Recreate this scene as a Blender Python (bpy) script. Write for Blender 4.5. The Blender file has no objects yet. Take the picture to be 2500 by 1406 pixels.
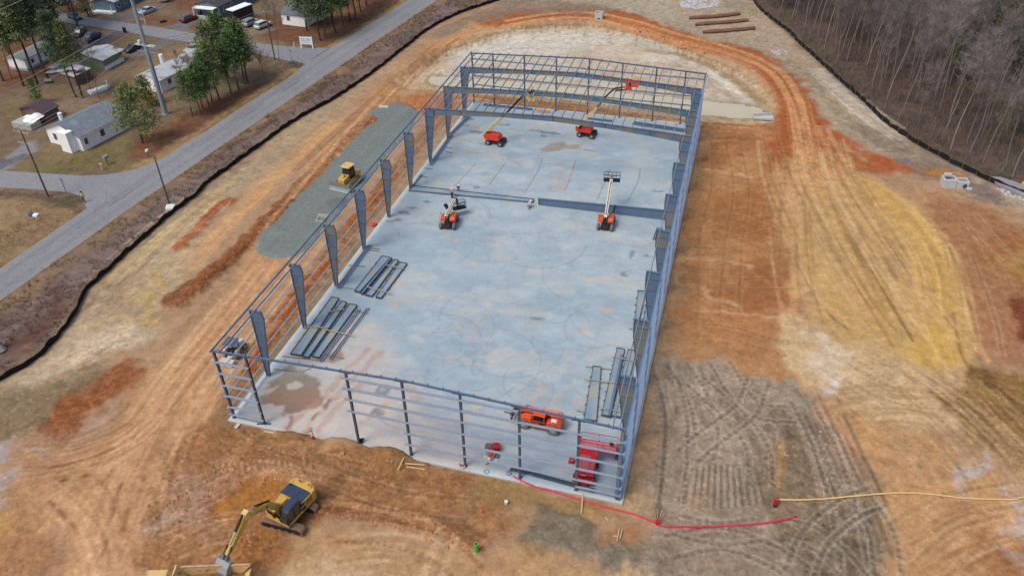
import bpy, math, random
import numpy as np
from mathutils import Matrix, Vector
random.seed(7)
SC = bpy.context.scene
COL = SC.collection
R = math.radians

# ---------------------------------------------------------------- camera
CAM = np.array([48.007, -51.3635, 64.5376])
FPX, YAW, PITCH, ROLL = 1949.77, -0.286501, 0.643759, -0.0202279
_c, _s = math.cos(YAW), math.sin(YAW)
FW = np.array([_s*math.cos(PITCH), _c*math.cos(PITCH), -math.sin(PITCH)])
_r = np.array([_c, -_s, 0.0]); _u = np.cross(_r, FW)
RT = math.cos(ROLL)*_r + math.sin(ROLL)*_u
UP = -math.sin(ROLL)*_r + math.cos(ROLL)*_u
cd = bpy.data.cameras.new('camera'); cam = bpy.data.objects.new('camera', cd); COL.objects.link(cam)
cd.sensor_width = 36.0; cd.lens = FPX/2500*36.0; cd.clip_start = 1.0; cd.clip_end = 6000
cam.matrix_world = Matrix(((RT[0], UP[0], -FW[0], CAM[0]), (RT[1], UP[1], -FW[1], CAM[1]), (RT[2], UP[2], -FW[2], CAM[2]), (0, 0, 0, 1)))
SC.camera = cam

# ---------------------------------------------------------------- light: bright overcast
SUN_EL, SUN_AZ = 58.0, 215.0          # azimuth measured clockwise from +Y
w = bpy.data.worlds.new('World'); SC.world = w; w.use_nodes = True
nt = w.node_tree; nt.nodes.clear()
sky = nt.nodes.new('ShaderNodeTexSky'); sky.sky_type = 'NISHITA'; sky.sun_disc = False
sky.sun_elevation = R(SUN_EL); sky.sun_rotation = R(SUN_AZ)
sky.air_density = 1.0; sky.dust_density = 4.0; sky.ozone_density = 1.0
bg = nt.nodes.new('ShaderNodeBackground'); bg.inputs[1].default_value = 0.13
wo = nt.nodes.new('ShaderNodeOutputWorld')
nt.links.new(sky.outputs[0], bg.inputs[0]); nt.links.new(bg.outputs[0], wo.inputs[0])
sd = bpy.data.lights.new('sun', 'SUN'); sd.energy = 1.5; sd.angle = R(22); sd.color = (1.0, 0.93, 0.82)
so = bpy.data.objects.new('sun', sd); COL.objects.link(so)
_d = Vector((math.sin(R(SUN_AZ))*math.cos(R(SUN_EL)), math.cos(R(SUN_AZ))*math.cos(R(SUN_EL)), math.sin(R(SUN_EL))))
so.rotation_euler = _d.to_track_quat('Z', 'Y').to_euler(); so.location = (0, 0, 200)
SC.view_settings.view_transform = 'Standard'; SC.view_settings.look = 'None'
SC.view_settings.exposure = 0.25; SC.view_settings.gamma = 1.0
SC.view_settings.use_curve_mapping = False
SC.cycles.max_bounces = 6; SC.cycles.diffuse_bounces = 3

# ---------------------------------------------------------------- helpers
def at(px, py, z=0.0):
    """point of the place that the survey photograph shows at (px, py), at height z"""
    d = FW + RT*((px-1250)/FPX) - UP*((py-703)/FPX)
    t = (z-CAM[2])/d[2]
    return (float(CAM[0]+d[0]*t), float(CAM[1]+d[1]*t), z)
def at2(px, py, z=0.0):
    p = at(px, py, z); return (p[0], p[1])
def ats(pts, z=0.0): return [at2(a, b, z) for a, b in pts]
def heading(p, q): return math.atan2(q[1]-p[1], q[0]-p[0])

ILL = (1.25, 1.25, 1.25)                       # light on open level ground, per channel
def lin(c):
    c = c/255.0
    return c/12.92 if c <= 0.04045 else ((c+0.055)/1.055)**2.4
def alb(r, g, b, k=1.0):
    """albedo of a level surface seen as (r, g, b) in this daylight"""
    return tuple(min(0.82, lin(v)*k/i) for v, i in zip((r, g, b), ILL))

def lnk(o, parent=None):
    COL.objects.link(o)
    if parent is not None: o.parent = parent
    return o
def tag(o, label=None, cat=None, group=None, kind=None):
    if label: o['label'] = label
    if cat: o['category'] = cat
    if group: o['group'] = group
    if kind: o['kind'] = kind
    return o
def thing(name, label, cat, loc=(0, 0, 0), rz=0.0, group=None, sc=1.0):
    o = bpy.data.objects.new(name, None); COL.objects.link(o)
    o.location = loc; o.rotation_euler = (0, 0, rz); o.scale = (sc, sc, sc)
    o.empty_display_size = 0.3
    return tag(o, label, cat, group)
def copy_tree(o, loc=None, rz=None, label=None, group=None, parent=None):
    c = o.copy(); COL.objects.link(c); c.parent = parent
    if loc is not None: c.location = loc
    if rz is not None: c.rotation_euler = (0, 0, rz)
    if label: c['label'] = label
    if group: c['group'] = group
    for ch in list(o.children): copy_tree(ch, parent=c)
    return c

class MB:
    def __init__(s): s.v = []; s.f = []
    def add(s, vs, fs):
        n = len(s.v); s.v += [tuple(p) for p in vs]; s.f += [tuple(i+n for i in f) for f in fs]; return s
    def box(s, x0, x1, y0, y1, z0, z1, rot=None, org=(0, 0, 0), tx=1.0, ty=1.0):
        cx, cy = (x0+x1)/2, (y0+y1)/2
        v = [(x0, y0, z0), (x1, y0, z0), (x1, y1, z0), (x0, y1, z0)]
        v += [(cx+(x-cx)*tx, cy+(y-cy)*ty, z1) for x, y, _ in v]
        if rot is not None:
            M = rot; o = Vector(org); v = [tuple(M @ (Vector(p)-o) + o) for p in v]
        return s.add(v, [(3, 2, 1, 0), (4, 5, 6, 7), (0, 1, 5, 4), (1, 2, 6, 5), (2, 3, 7, 6), (3, 0, 4, 7)])
    def bar(s, p, q, w, h, up=(0, 0, 1)):
        p, q = Vector(p), Vector(q); d = (q-p).normalized(); u = Vector(up)
        a = d.cross(u)
        if a.length < 1e-4: a = d.cross(Vector((0, 1, 0)))
        a.normalize(); b = a.cross(d)
        a *= w/2; b *= h/2
        v = [p-a-b, p+a-b, p+a+b, p-a+b, q-a-b, q+a-b, q+a+b, q-a+b]
        return s.add(v, [(3, 2, 1, 0), (4, 5, 6, 7), (0, 1, 5, 4), (1, 2, 6, 5), (2, 3, 7, 6), (3, 0, 4, 7)])
    def sweep(s, p, q, prof, up=(0, 0, 1)):
        """closed 2-D profile [(side, up)] extruded p -> q"""
        p, q = Vector(p), Vector(q); d = (q-p).normalized(); a = d.cross(Vector(up)).normalized(); b = a.cross(d)
        n = len(prof)
        v = [p+a*x+b*y for x, y in prof]+[q+a*x+b*y for x, y in prof]
        f = [(i, (i+1) % n, (i+1) % n+n, i+n) for i in range(n)]+[tuple(range(n))[::-1], tuple(range(n, 2*n))]
        return s.add(v, f)
    def tube(s, pts, rad, n=8, cap=True):
        pts = [Vector(p) for p in pts]
        if not hasattr(rad, '__len__'): rad = [rad]*len(pts)
        v = []; f = []
        for i, p in enumerate(pts):
            d = (pts[min(i+1, len(pts)-1)]-pts[max(i-1, 0)]).normalized()
            a = d.cross(Vector((0, 0, 1)))
            if a.length < 0.05: a = d.cross(Vector((0, 1, 0)))
            a.normalize(); b = d.cross(a)
            for k in range(n):
                t = 2*math.pi*k/n; v.append(p+a*(rad[i]*math.cos(t))+b*(rad[i]*math.sin(t)))
        for i in range(len(pts)-1):
            for k in range(n):
                k2 = (k+1) % n; f.append((i*n+k, i*n+k2, (i+1)*n+k2, (i+1)*n+k))
        if cap: f += [tuple(range(n))[::-1], tuple(range((len(pts)-1)*n, len(pts)*n))]
        return s.add(v, f)
    def prism(s, prof, a0, a1, axis='y'):
        """profile in the plane across `axis`, extruded from a0 to a1 (axis y: (x,z); x: (y,z); z: (x,y))"""
        mk = {'y': lambda p, a: (p[0], a, p[1]), 'x': lambda p, a: (a, p[0], p[1]), 'z': lambda p, a: (p[0], p[1], a)}[axis]
        n = len(prof); v = [mk(p, a0) for p in prof]+[mk(p, a1) for p in prof]
        f = [(i, (i+1) % n, (i+1) % n+n, i+n) for i in range(n)]+[tuple(range(n))[::-1], tuple(range(n, 2*n))]
        return s.add(v, f)
    def wheel(s, x, y, z, r, w, n=16, rim=0.55, axis='y'):
        """tyre with a hollowed hub, axle along y"""
        prof = [(rim*r, -w*0.42), (r*0.9, -w/2), (r, -w*0.36), (r, w*0.36), (r*0.9, w/2), (rim*r, w*0.42)]
        v = []; f = []; m = len(prof)
        for k in range(n):
            t = 2*math.pi*k/n
            for rr, yy in prof: v.append((x+rr*math.cos(t), y+yy, z+rr*math.sin(t)))
        for k in range(n):
            k2 = (k+1) % n
            for j in range(m):
                j2 = (j+1) % m; f.append((k*m+j, k*m+j2, k2*m+j2, k2*m+j))
        return s.add(v, f)
    def disc(s, x, y, z, r, w, n=14):
        return s.tube([(x, y-w/2, z), (x, y+w/2, z)], r, n)
    def ball(s, x, y, z, rx, ry, rz, n=10, m=6, z0=-1.0):
        v = []; f = []
        for i in range(m+1):
            h = z0+(1-z0)*i/m; h = max(-1, min(1, h)); c = math.sqrt(max(0, 1-h*h))
            for k in range(n):
                t = 2*math.pi*k/n; v.append((x+rx*c*math.cos(t), y+ry*c*math.sin(t), z+rz*h))
        for i in range(m):
            for k in range(n):
                k2 = (k+1) % n; f.append((i*n+k, i*n+k2, (i+1)*n+k2, (i+1)*n+k))
        f += [tuple(range(n))[::-1], tuple(range(m*n, (m+1)*n))]
        return s.add(v, f)
    def mesh(s, name, smooth=False):
        me = bpy.data.meshes.new(name); me.from_pydata(s.v, [], s.f); me.update()
        if smooth: me.polygons.foreach_set('use_smooth', [True]*len(me.polygons))
        return me
    def build(s, name, mat, parent=None, smooth=False, bevel=0.0, auto=False, label=None):
        me = s.mesh(name, smooth); me.materials.append(mat)
        o = bpy.data.objects.new(name, me); lnk(o, parent)
        if bevel:
            b = o.modifiers.new('bevel', 'BEVEL'); b.width = bevel; b.segments = 2; b.limit_method = 'ANGLE'; b.angle_limit = R(35)
        if label: o['label'] = label
        return o
def fixn(o):
    import bmesh
    bm = bmesh.new(); bm.from_mesh(o.data); bmesh.ops.recalc_face_normals(bm, faces=bm.faces); bm.to_mesh(o.data); bm.free(); return o

# ---------------------------------------------------------------- materials
MATS = {}
def mat(name, rgb, rough=0.7, metal=0.0, var=0.12, scale=2.0, dirt=None, dirt_amt=0.0, dirt_scale=0.6, spec=0.3, bump=0.0, coat=0.0):
    """principled paint / soil / metal with noise in colour and, if asked, patches of dirt"""
    if name in MATS: return MATS[name]
    m = bpy.data.materials.new(name); m.use_nodes = True; MATS[name] = m
    t = m.node_tree; N = t.nodes; L = t.links; p = N['Principled BSDF']
    p.inputs['Roughness'].default_value = rough; p.inputs['Metallic'].default_value = metal
    p.inputs['Specular IOR Level'].default_value = spec
    if coat: p.inputs['Coat Weight'].default_value = coat
    tc = N.new('ShaderNodeTexCoord'); nz = N.new('ShaderNodeTexNoise'); nz.inputs['Scale'].default_value = scale
    nz.inputs['Detail'].default_value = 8; nz.inputs['Roughness'].default_value = 0.65
    L.new(tc.outputs['Object'], nz.inputs['Vector'])
    mr = N.new('ShaderNodeMapRange'); mr.inputs[1].default_value = 0.3; mr.inputs[2].default_value = 0.7
    mr.inputs[3].default_value = 1-var; mr.inputs[4].default_value = 1+var
    L.new(nz.outputs[0], mr.inputs[0])
    mx = N.new('ShaderNodeMix'); mx.data_type = 'RGBA'; mx.blend_type = 'MULTIPLY'; mx.inputs[0].default_value = 1.0
    mx.inputs[6].default_value = (*rgb, 1)
    L.new(mr.outputs[0], mx.inputs[7])
    out = mx.outputs[2]
    if dirt is not None:
        n2 = N.new('ShaderNodeTexNoise'); n2.inputs['Scale'].default_value = dirt_scale; n2.inputs['Detail'].default_value = 6
        L.new(tc.outputs['Object'], n2.inputs['Vector'])
        r2 = N.new('ShaderNodeMapRange'); r2.inputs[1].default_value = 0.62-dirt_amt*0.35; r2.inputs[2].default_value = 0.72-dirt_amt*0.25
        L.new(n2.outputs[0], r2.inputs[0])
        m2 = N.new('ShaderNodeMix'); m2.data_type = 'RGBA'; m2.inputs[7].default_value = (*dirt, 1)
        L.new(r2.outputs[0], m2.inputs[0]); L.new(out, m2.inputs[6]); out = m2.outputs[2]
    L.new(out, p.inputs['Base Color'])
    if bump:
        b = N.new('ShaderNodeBump'); b.inputs['Strength'].default_value = bump; b.inputs['Distance'].default_value = 0.05
        L.new(nz.outputs[0], b.inputs['Height']); L.new(b.outputs[0], p.inputs['Normal'])
    return m
def glassy(name, rgb):
    return mat(name, rgb, rough=0.08, var=0.1, spec=0.6)

# ---------------------------------------------------------------- numpy noise
def _hash(ix, iy, seed):
    h = (ix.astype(np.int64)*374761393 + iy.astype(np.int64)*668265263 + seed*974711) & 0xFFFFFFFF
    h = ((h ^ (h >> 13))*1274126177) & 0xFFFFFFFF
    h = (h ^ (h >> 16)) & 0xFFFF
    return h/65535.0
def vnoise(x, y, seed=0):
    ix = np.floor(x); iy = np.floor(y); fx = x-ix; fy = y-iy
    fx = fx*fx*(3-2*fx); fy = fy*fy*(3-2*fy)
    a = _hash(ix, iy, seed); b = _hash(ix+1, iy, seed); c = _hash(ix, iy+1, seed); d = _hash(ix+1, iy+1, seed)
    return (a*(1-fx)+b*fx)*(1-fy)+(c*(1-fx)+d*fx)*fy
def fbm(x, y, octv=4, seed=0, gain=0.55):
    s = np.zeros_like(x); a = 1.0; n = 0.0
    for o in range(octv):
        s += a*vnoise(x*2**o+17.3*o, y*2**o-9.1*o, seed+o*31); n += a; a *= gain
    return s/n
def sstep(e0, e1, x):
    t = np.clip((x-e0)/(e1-e0), 0, 1); return t*t*(3-2*t)
def sd_poly(x, y, poly):
    """signed distance, positive inside"""
    d = np.full(x.shape, 1e9); inside = np.zeros(x.shape, bool); n = len(poly)
    for i in range(n):
        x0, y0 = poly[i]; x1, y1 = poly[(i+1) % n]
        ex, ey = x1-x0, y1-y0; l2 = ex*ex+ey*ey+1e-12
        t = np.clip(((x-x0)*ex+(y-y0)*ey)/l2, 0, 1)
        d = np.minimum(d, (x-x0-t*ex)**2+(y-y0-t*ey)**2)
        if y0 != y1:
            c = ((y0 > y) != (y1 > y)) & (x < ex*(y-y0)/(y1-y0)+x0); inside ^= c
    d = np.sqrt(d); return np.where(inside, d, -d)
def sd_line(x, y, line):
    """distance to polyline, signed side offset, arc length"""
    d = np.full(x.shape, 1e9); off = np.zeros(x.shape); arc = np.zeros(x.shape); s0 = 0.0
    for i in range(len(line)-1):
        x0, y0 = line[i]; x1, y1 = line[i+1]
        ex, ey = x1-x0, y1-y0; l = math.hypot(ex, ey)+1e-9
        t = np.clip(((x-x0)*ex+(y-y0)*ey)/(l*l), 0, 1)
        dd = np.hypot(x-x0-t*ex, y-y0-t*ey); m = dd < d
        cr = (ex*(y-y0)-ey*(x-x0))/l
        d = np.where(m, dd, d); off = np.where(m, np.sign(cr)*dd, off); arc = np.where(m, s0+t*l, arc); s0 += l
    return d, off, arc
def smooth_line(pts, k=6):
    """Catmull-Rom through 2-D / 3-D points"""
    P = [np.array(p, float) for p in pts]; P = [2*P[0]-P[1]]+P+[2*P[-1]-P[-2]]; out = []
    for i in range(1, len(P)-2):
        for j in range(k):
            t = j/k
            out.append(tuple(0.5*((2*P[i])+(-P[i-1]+P[i+1])*t+(2*P[i-1]-5*P[i]+4*P[i+1]-P[i+2])*t*t+(-P[i-1]+3*P[i]-3*P[i+1]+P[i+2])*t**3)))
    out.append(tuple(P[-2])); return out
# ================================================================ THE GROUND
W_, H_ = 43.57, 10.07
FY = [0.0]+[7.36+9.144*k for k in range(9)]+[87.55]      # frame lines along y
LEN = FY[-1]

ROAD_L = [(1150, -95), (996, 0), (900, 59), (802, 118), (744, 156), (696, 194), (600, 252), (500, 320), (440, 354), (392, 388), (330, 427), (260, 474), (205, 511), (0, 652), (-250, 824)]
ROAD_R = [(1235, -110), (1068, 0), (900, 112), (840, 154), (780, 194), (650, 281), (500, 383), (403, 450), (310, 512), (0, 732), (-250, 910)]
STA_U = [(802, 116), (700, 112), (648, 107), (520, 88), (400, 68), (356, 61), (250, 47), (150, 31), (0, 8), (-200, -22)]
STA_L = [(744, 157), (690, 144), (630, 131), (530, 112), (400, 93), (350, 84), (200, 60), (100, 47), (0, 37), (-200, 10)]
STB = [(-220, 405), (0, 414), (100, 421), (200, 427), (260, 424), (330, 412), (400, 383), (392, 396), (330, 428), (260, 474), (212, 507), (196, 477), (170, 468), (80, 460), (0, 456), (-220, 450)]
FENCE_L = [(-120, 985), (0, 925), (60, 893), (110, 855), (160, 797), (192, 745), (215, 704), (300, 625), (400, 536), (450, 497), (482, 472), (500, 452), (560, 407), (620, 365), (720, 294), (800, 250), (860, 212), (920, 170), (960, 138), (1010, 98), (1045, 72), (1100, 42), (1150, 22), (1210, 3), (1260, -14)]
FENCE_R = [(1800, -50), (1838, 0), (1850, 18), (1880, 45), (1925, 78), (1950, 105), (2000, 150), (2050, 196), (2110, 250), (2150, 290), (2200, 326), (2250, 357), (2290, 378), (2330, 402), (2380, 424), (2420, 444), (2500, 478), (2600, 520)]

def grid_axis(segs, lo, hi):
    a = [segs[0][0]]
    for s0, s1, d in segs:
        n = max(1, int(round((s1-s0)/d))); a += list(np.linspace(s0, s1, n+1)[1:])
    st = 2.0; v = a[-1]; tail = []
    while v < hi: v += st; tail.append(v); st *= 1.45
    st = 2.0; v = a[0]; head = []
    while v > lo: v -= st; head.append(v); st *= 1.45
    return np.array(head[::-1]+a+tail)
gx = grid_axis([(-155, -60, 0.6), (-60, -24, 0.32), (-24, 92, 0.2), (92, 135, 0.5)], -2600, 2600)
gy = grid_axis([(-30, 55, 0.2), (55, 125, 0.32), (125, 188, 0.6)], -2600, 2600)
GX, GY = np.meshgrid(gx, gy); shp = GX.shape
X = GX.ravel(); Y = GY.ravel()
WX = X+(fbm(X*0.35, Y*0.35, 4, 5)-0.5)*5.0       # a warped copy: ragged outlines
WY = Y+(fbm(X*0.35, Y*0.35, 4, 6)-0.5)*5.0
WX2 = X+(fbm(X*0.9, Y*0.9, 3, 15)-0.5)*1.6
WY2 = Y+(fbm(X*0.9, Y*0.9, 3, 16)-0.5)*1.6

class Paint:
    def __init__(s, X, Y, base, z=0.0):
        s.X, s.Y = X, Y; s.z = z
        s.C = np.tile(np.array(base, float), (len(X), 1)); s.H = np.zeros(len(X)); s.K = np.zeros(len(X)); s.V = np.zeros(len(X)); s.dry = 0.0
    def _sub(s, pts, m):
        p = np.array(pts); lo = p.min(0)-m; hi = p.max(0)+m
        return np.nonzero((s.X > lo[0]) & (s.X < hi[0]) & (s.Y > lo[1]) & (s.Y < hi[1]))[0]
    def poly(s, px, rgb=None, soft=1.5, a=1.0, warp=1, h=0.0, clod=None, veg=None, z=None, world=False, mott=0.0):
        pts = px if world else ats(px, s.z if z is None else z)
        i = s._sub(pts, soft+6)
        if len(i) == 0: return
        if warp == 1: x, y = WX[i], WY[i]
        elif warp == 2: x, y = WX2[i], WY2[i]
        else: x, y = s.X[i], s.Y[i]
        m = sstep(-soft, soft, sd_poly(x, y, pts))*a
        if mott: m = m*sstep(0.5-mott, 0.5+mott*0.4, fbm(s.X[i]*0.5, s.Y[i]*0.5, 4, 77)+0.12)
        s.put(i, m, rgb, h, clod, veg)
    def line(s, px, wid, rgb=None, soft=0.4, a=1.0, h=0.0, clod=None, veg=None, z=None, streak=0.0, warp=0, sm=True, rut=0.0, world=False, cleat=0.0):
        pts = px if world else ats(px, s.z if z is None else z)
        if sm and len(pts) > 2: pts = smooth_line(pts, 4)
        i = s._sub(pts, wid+soft+3)
        if len(i) == 0: return
        x, y = (s.X[i], s.Y[i]) if warp == 0 else ((WX[i], WY[i]) if warp == 1 else (WX2[i], WY2[i]))
        d, off, arc = sd_line(x, y, pts)
        m = sstep(wid/2+soft, wid/2-soft, d)*a
        if streak:
            st = fbm(arc*0.06, off*2.2, 3, 9); m = m*np.clip(1-streak+2*streak*sstep(0.35, 0.65, st), 0, 1)
        if cleat: m = m*(1-cleat+cleat*(np.sin(arc*2*math.pi/0.75) > -0.2))
        s.put(i, m, rgb, h, clod, veg)
        if rut: s.H[i] += rut*m*(0.5-np.exp(-((np.abs(off)-wid*0.25)/0.25)**2))
    def put(s, i, m, rgb, h, clod, veg):
        if rgb is not None:
            if s.dry:                                   # dry surface crust: paler and greyer than the clay itself
                l_ = 0.3*rgb[0]+0.59*rgb[1]+0.11*rgb[2]; gm = 1.02+min(0.055, max(0.0, ((rgb[0]-rgb[1])/rgb[0]-0.12)*0.35)); rgb = tuple((c+(l_-c)*s.dry)*k_ for c, k_ in zip(rgb, (1.035, gm, 1.01)))
            s.C[i] += (np.array(alb(*rgb))-s.C[i])*m[:, None]
        if h: s.H[i] += h*m
        if clod is not None: s.K[i] += (clod-s.K[i])*m
        if veg is not None: s.V[i] += (veg-s.V[i])*m

g = Paint(X, Y, alb(176, 143, 112)); g.dry = 0.08
P, LN = g.poly, g.line
big = lambda pts: pts
rq0 = random.Random(23)
PWS = [(1044, 196), (1060, 186), (1160, 191), (1280, 201), (1400, 213), (1500, 223), (1600, 234), (1720, 246), (1830, 258), (1862, 267), (1868, 278), (1845, 290), (1720, 283), (1600, 270), (1500, 258), (1400, 246), (1280, 232), (1160, 219), (1080, 211), (1050, 205)]
# --- left of the road: lawns, pine straw, dry grass
P([(-900, 1500), (-900, -400), (1300, -200), (1110, -45), (0, 690), (-250, 867)], (124, 106, 83), 1.5, veg=0.7, warp=0)
for q in [[(310, 360), (420, 300), (520, 240), (640, 200), (735, 172), (700, 200), (560, 285), (430, 355), (330, 390)],
          [(690, 30), (860, 0), (1020, -40), (960, 10), (800, 108), (690, 105), (640, 90), (600, 40)],
          [(0, 90), (60, 95), (130, 130), (250, 95), (290, 75), (330, 72), (190, 140), (100, 190), (0, 230)],
          [(370, 30), (520, 60), (560, 85), (420, 60), (330, 55)], [(180, -20), (260, -20), (200, 30), (150, 20)],
          [(400, -20), (520, 0), (470, 30), (420, 20)], [(0, 20), (60, 40), (50, 60), (0, 60)]]:
    P(q, (118, 76, 58), 2.0, a=0.9, veg=0.9)
P([(360, 320), (440, 290), (420, 340), (340, 375)], (140, 92, 66), 2.0, a=0.7)
for q in [[(70, 370), (180, 360), (330, 330), (300, 390), (230, 400), (120, 385)], [(60, 395), (250, 385), (330, 400), (250, 418), (60, 412)], [(290, 95), (370, 85), (400, 110), (330, 105)], [(0, 260), (90, 240), (110, 260), (30, 290)]]:
    P(q, (116, 110, 66), 1.6, a=0.75, veg=0.8, mott=0.3)
P([(380, 130), (480, 100), (560, 112), (450, 200), (340, 260), (300, 200)], (146, 124, 96), 2.0, a=0.8)
P([(100, 250), (200, 240), (270, 260), (150, 300)], (150, 132, 110), 2.0, a=0.6, mott=0.3)
P([(-250, 470), (0, 462), (90, 465), (200, 490), (200, 512), (0, 655), (-250, 830)], (150, 124, 92), 1.2, a=0.9, veg=0.6)
P([(0, 457), (90, 462), (190, 478), (205, 495), (120, 500), (60, 482), (0, 478)], (104, 88, 78), 0.8, a=0.9, veg=0.9)
P([(100, 475), (190, 480), (200, 500), (130, 502)], (92, 84, 62), 1.0, a=0.8, veg=1)
for q, c in [([(0, 395), (60, 345), (88, 342), (90, 366), (40, 392), (30, 408), (0, 414)], (138, 140, 146)), ([(-60, 392), (20, 386), (62, 372), (66, 382), (0, 412), (-60, 412)], (104, 106, 114)),
             ([(185, 114), (262, 80), (300, 74), (312, 80), (215, 128), (190, 130)], (108, 106, 112)), ([(300, 128), (420, 88), (446, 94), (340, 136)], (118, 114, 118)),
             ([(410, 66), (470, 38), (500, 42), (442, 74)], (112, 114, 122)), ([(255, 44), (360, 10), (400, 14), (300, 56)], (120, 116, 112)), ([(500, 84), (600, 70), (680, 68), (640, 82), (540, 92)], (130, 116, 104)), ([(200, 18), (290, -8), (320, -4), (230, 36)], (118, 112, 104)),
             ([(400, 175), (470, 130), (500, 118), (520, 122), (440, 170), (410, 190)], (140, 132, 126))]:
    P(q, c, 0.5, a=0.95, warp=0, veg=0.0)
LN([(1070, -50), (985, 0), (893, 58), (806, 110)], 2.6, (158, 130, 92), 0.7, a=0.85, warp=2, veg=0.5)
LN([(738, 150), (690, 192), (596, 250), (495, 318), (432, 352), (380, 390), (320, 412)], 3.0, (160, 130, 92), 0.8, a=0.85, warp=2, veg=0.5)
LN([(735, 163), (680, 205), (590, 258), (490, 326)], 1.0, (96, 74, 52), 0.5, a=0.5, warp=2)
LN([(975, 0), (880, 60), (790, 112)], 0.8, (84, 62, 44), 0.4, a=0.7, warp=2, h=-0.1)
# --- verge between road and silt fence
verge = [(1260, -14), (1210, 3), (1100, 42), (1045, 72), (960, 138), (860, 212), (720, 294), (560, 407), (482, 472), (400, 536), (300, 625), (215, 704), (160, 797), (110, 855), (0, 925), (-120, 985), (-400, 1000), (-250, 890), (0, 720), (310, 503), (500, 375), (780, 186), (900, 104), (1068, -8), (1235, -115)]
P(verge, (124, 104, 90), 1.0, warp=0, veg=0.9)
LN([(1080, 0), (905, 118), (790, 196), (655, 289), (508, 390), (320, 516), (10, 740), (-240, 915)], 3.2, (142, 112, 88), 1.0, a=0.8, veg=0.6, warp=2)
LN([(1100, 20), (950, 112), (850, 184), (700, 285), (540, 395), (400, 500), (250, 620), (100, 760), (0, 850)], 4.5, (126, 110, 108), 1.5, a=0.7, veg=0.8, warp=1)
LN([(860, 165), (700, 268), (560, 365)], 1.6, (100, 76, 64), 0.8, a=0.6, warp=1)
LN([(30, 845), (90, 800), (150, 720)], 3, (112, 64, 52), 1.2, a=0.6, warp=1)
# --- inside the fence, left: pale bank
P([(-120, 1000), (0, 930), (60, 897), (110, 860), (160, 803), (215, 710), (300, 631), (400, 542), (482, 477), (560, 412), (720, 299), (860, 217), (960, 142), (930, 180), (800, 290), (740, 335), (650, 415), (560, 500), (520, 550), (470, 620), (440, 700), (400, 770), (330, 830), (240, 880), (180, 920), (60, 1000), (-100, 1100)], (168, 148, 118), 1.2, clod=0.25)
P([(40, 925), (110, 870), (180, 800), (220, 760), (260, 780), (240, 820), (190, 880), (140, 905), (90, 930)], (190, 172, 142), 1.5, a=0.8, mott=0.3)
P([(210, 830), (330, 790), (370, 800), (330, 830), (240, 880), (170, 900)], (205, 188, 160), 1.2, a=0.75, mott=0.35)
P([(300, 740), (340, 650), (420, 590), (480, 560), (470, 620), (440, 690), (400, 740), (350, 760)], (192, 172, 138), 1.5, a=0.7, mott=0.3)
P([(340, 770), (352, 690), (382, 660), (400, 670), (378, 740), (370, 790)], (192, 156, 94), 0.9, a=0.7)
for q in [[(410, 560), (480, 500), (560, 450)], [(380, 600), (450, 545), (540, 480)], [(330, 650), (420, 560)], [(250, 700), (330, 625), (420, 545)], [(200, 800), (290, 770), (330, 790)]]:
    LN(q, 0.9, (196, 172, 120), 0.4, a=0.6, streak=0.6)
for q in [[(240, 690), (330, 615), (420, 535), (520, 455), (600, 395)], [(200, 760), (260, 690)], [(230, 770), (300, 690), (400, 600)]]:
    LN(q, 0.8, (128, 114, 96), 0.4, a=0.7, streak=0.6, warp=2)
# --- haul road along the building
P([(160, 1406), (210, 1200), (330, 1010), (470, 830), (520, 740), (600, 640), (700, 520), (800, 400), (900, 280), (960, 215), (1010, 160), (1070, 95), (1150, 55), (1260, 35), (1260, 70), (1130, 110), (1060, 165), (960, 240), (920, 262), (890, 300), (620, 590), (640, 640), (700, 640), (620, 740), (520, 850), (500, 900), (540, 1010), (400, 1080), (330, 1250), (300, 1406)], (194, 140, 104), 1.2, clod=0.12)
P([(480, 850), (560, 730), (640, 640), (760, 620), (650, 700), (560, 800), (520, 860)], (202, 140, 110), 2, a=0.8)
for k, o in enumerate([0, 22, 40, 66, 84, 110]):
    LN([(300+o, 1090-o*0.4), (400+o*0.8, 930), (500+o*0.7, 800), (620+o*0.5, 650+o*0.1)], 0.7, (214, 168, 126) if k % 2 == 0 else (166, 112, 78), 0.25, a=0.45, streak=0.7)
for q, wd in [([(415, 730), (470, 700), (530, 650), (610, 580), (690, 500), (770, 420), (850, 335), (905, 290)], 2.6), ([(438, 745), (500, 690), (560, 640), (600, 600)], 1.6)]:
    LN(q, wd, (138, 80, 46), 0.8, a=0.9, h=0.35, clod=0.9, warp=2)
LN([(436, 604), (490, 550), (530, 505), (560, 488)], 1.9, (168, 84, 44), 0.5, a=0.95, h=0.25, clod=0.5, warp=2)
LN([(470, 640), (540, 560), (620, 480), (720, 380), (820, 300)], 3.2, (206, 152, 108), 0.8, a=0.7, streak=0.5)
for o in (0, 14, 27, 44):
    LN([(700+o, 420-o*0.3), (800+o, 320), (900+o, 235), (1000+o, 150), (1100+o, 85)], 0.7, (206, 146, 98) if o % 4 == 0 else (140, 88, 56), 0.3, a=0.6, streak=0.7)
P([(840, 300), (930, 200), (1020, 140), (1080, 100), (1040, 150), (960, 215), (880, 300)], (166, 112, 72), 1.5, a=0.6, mott=0.3)
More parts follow.
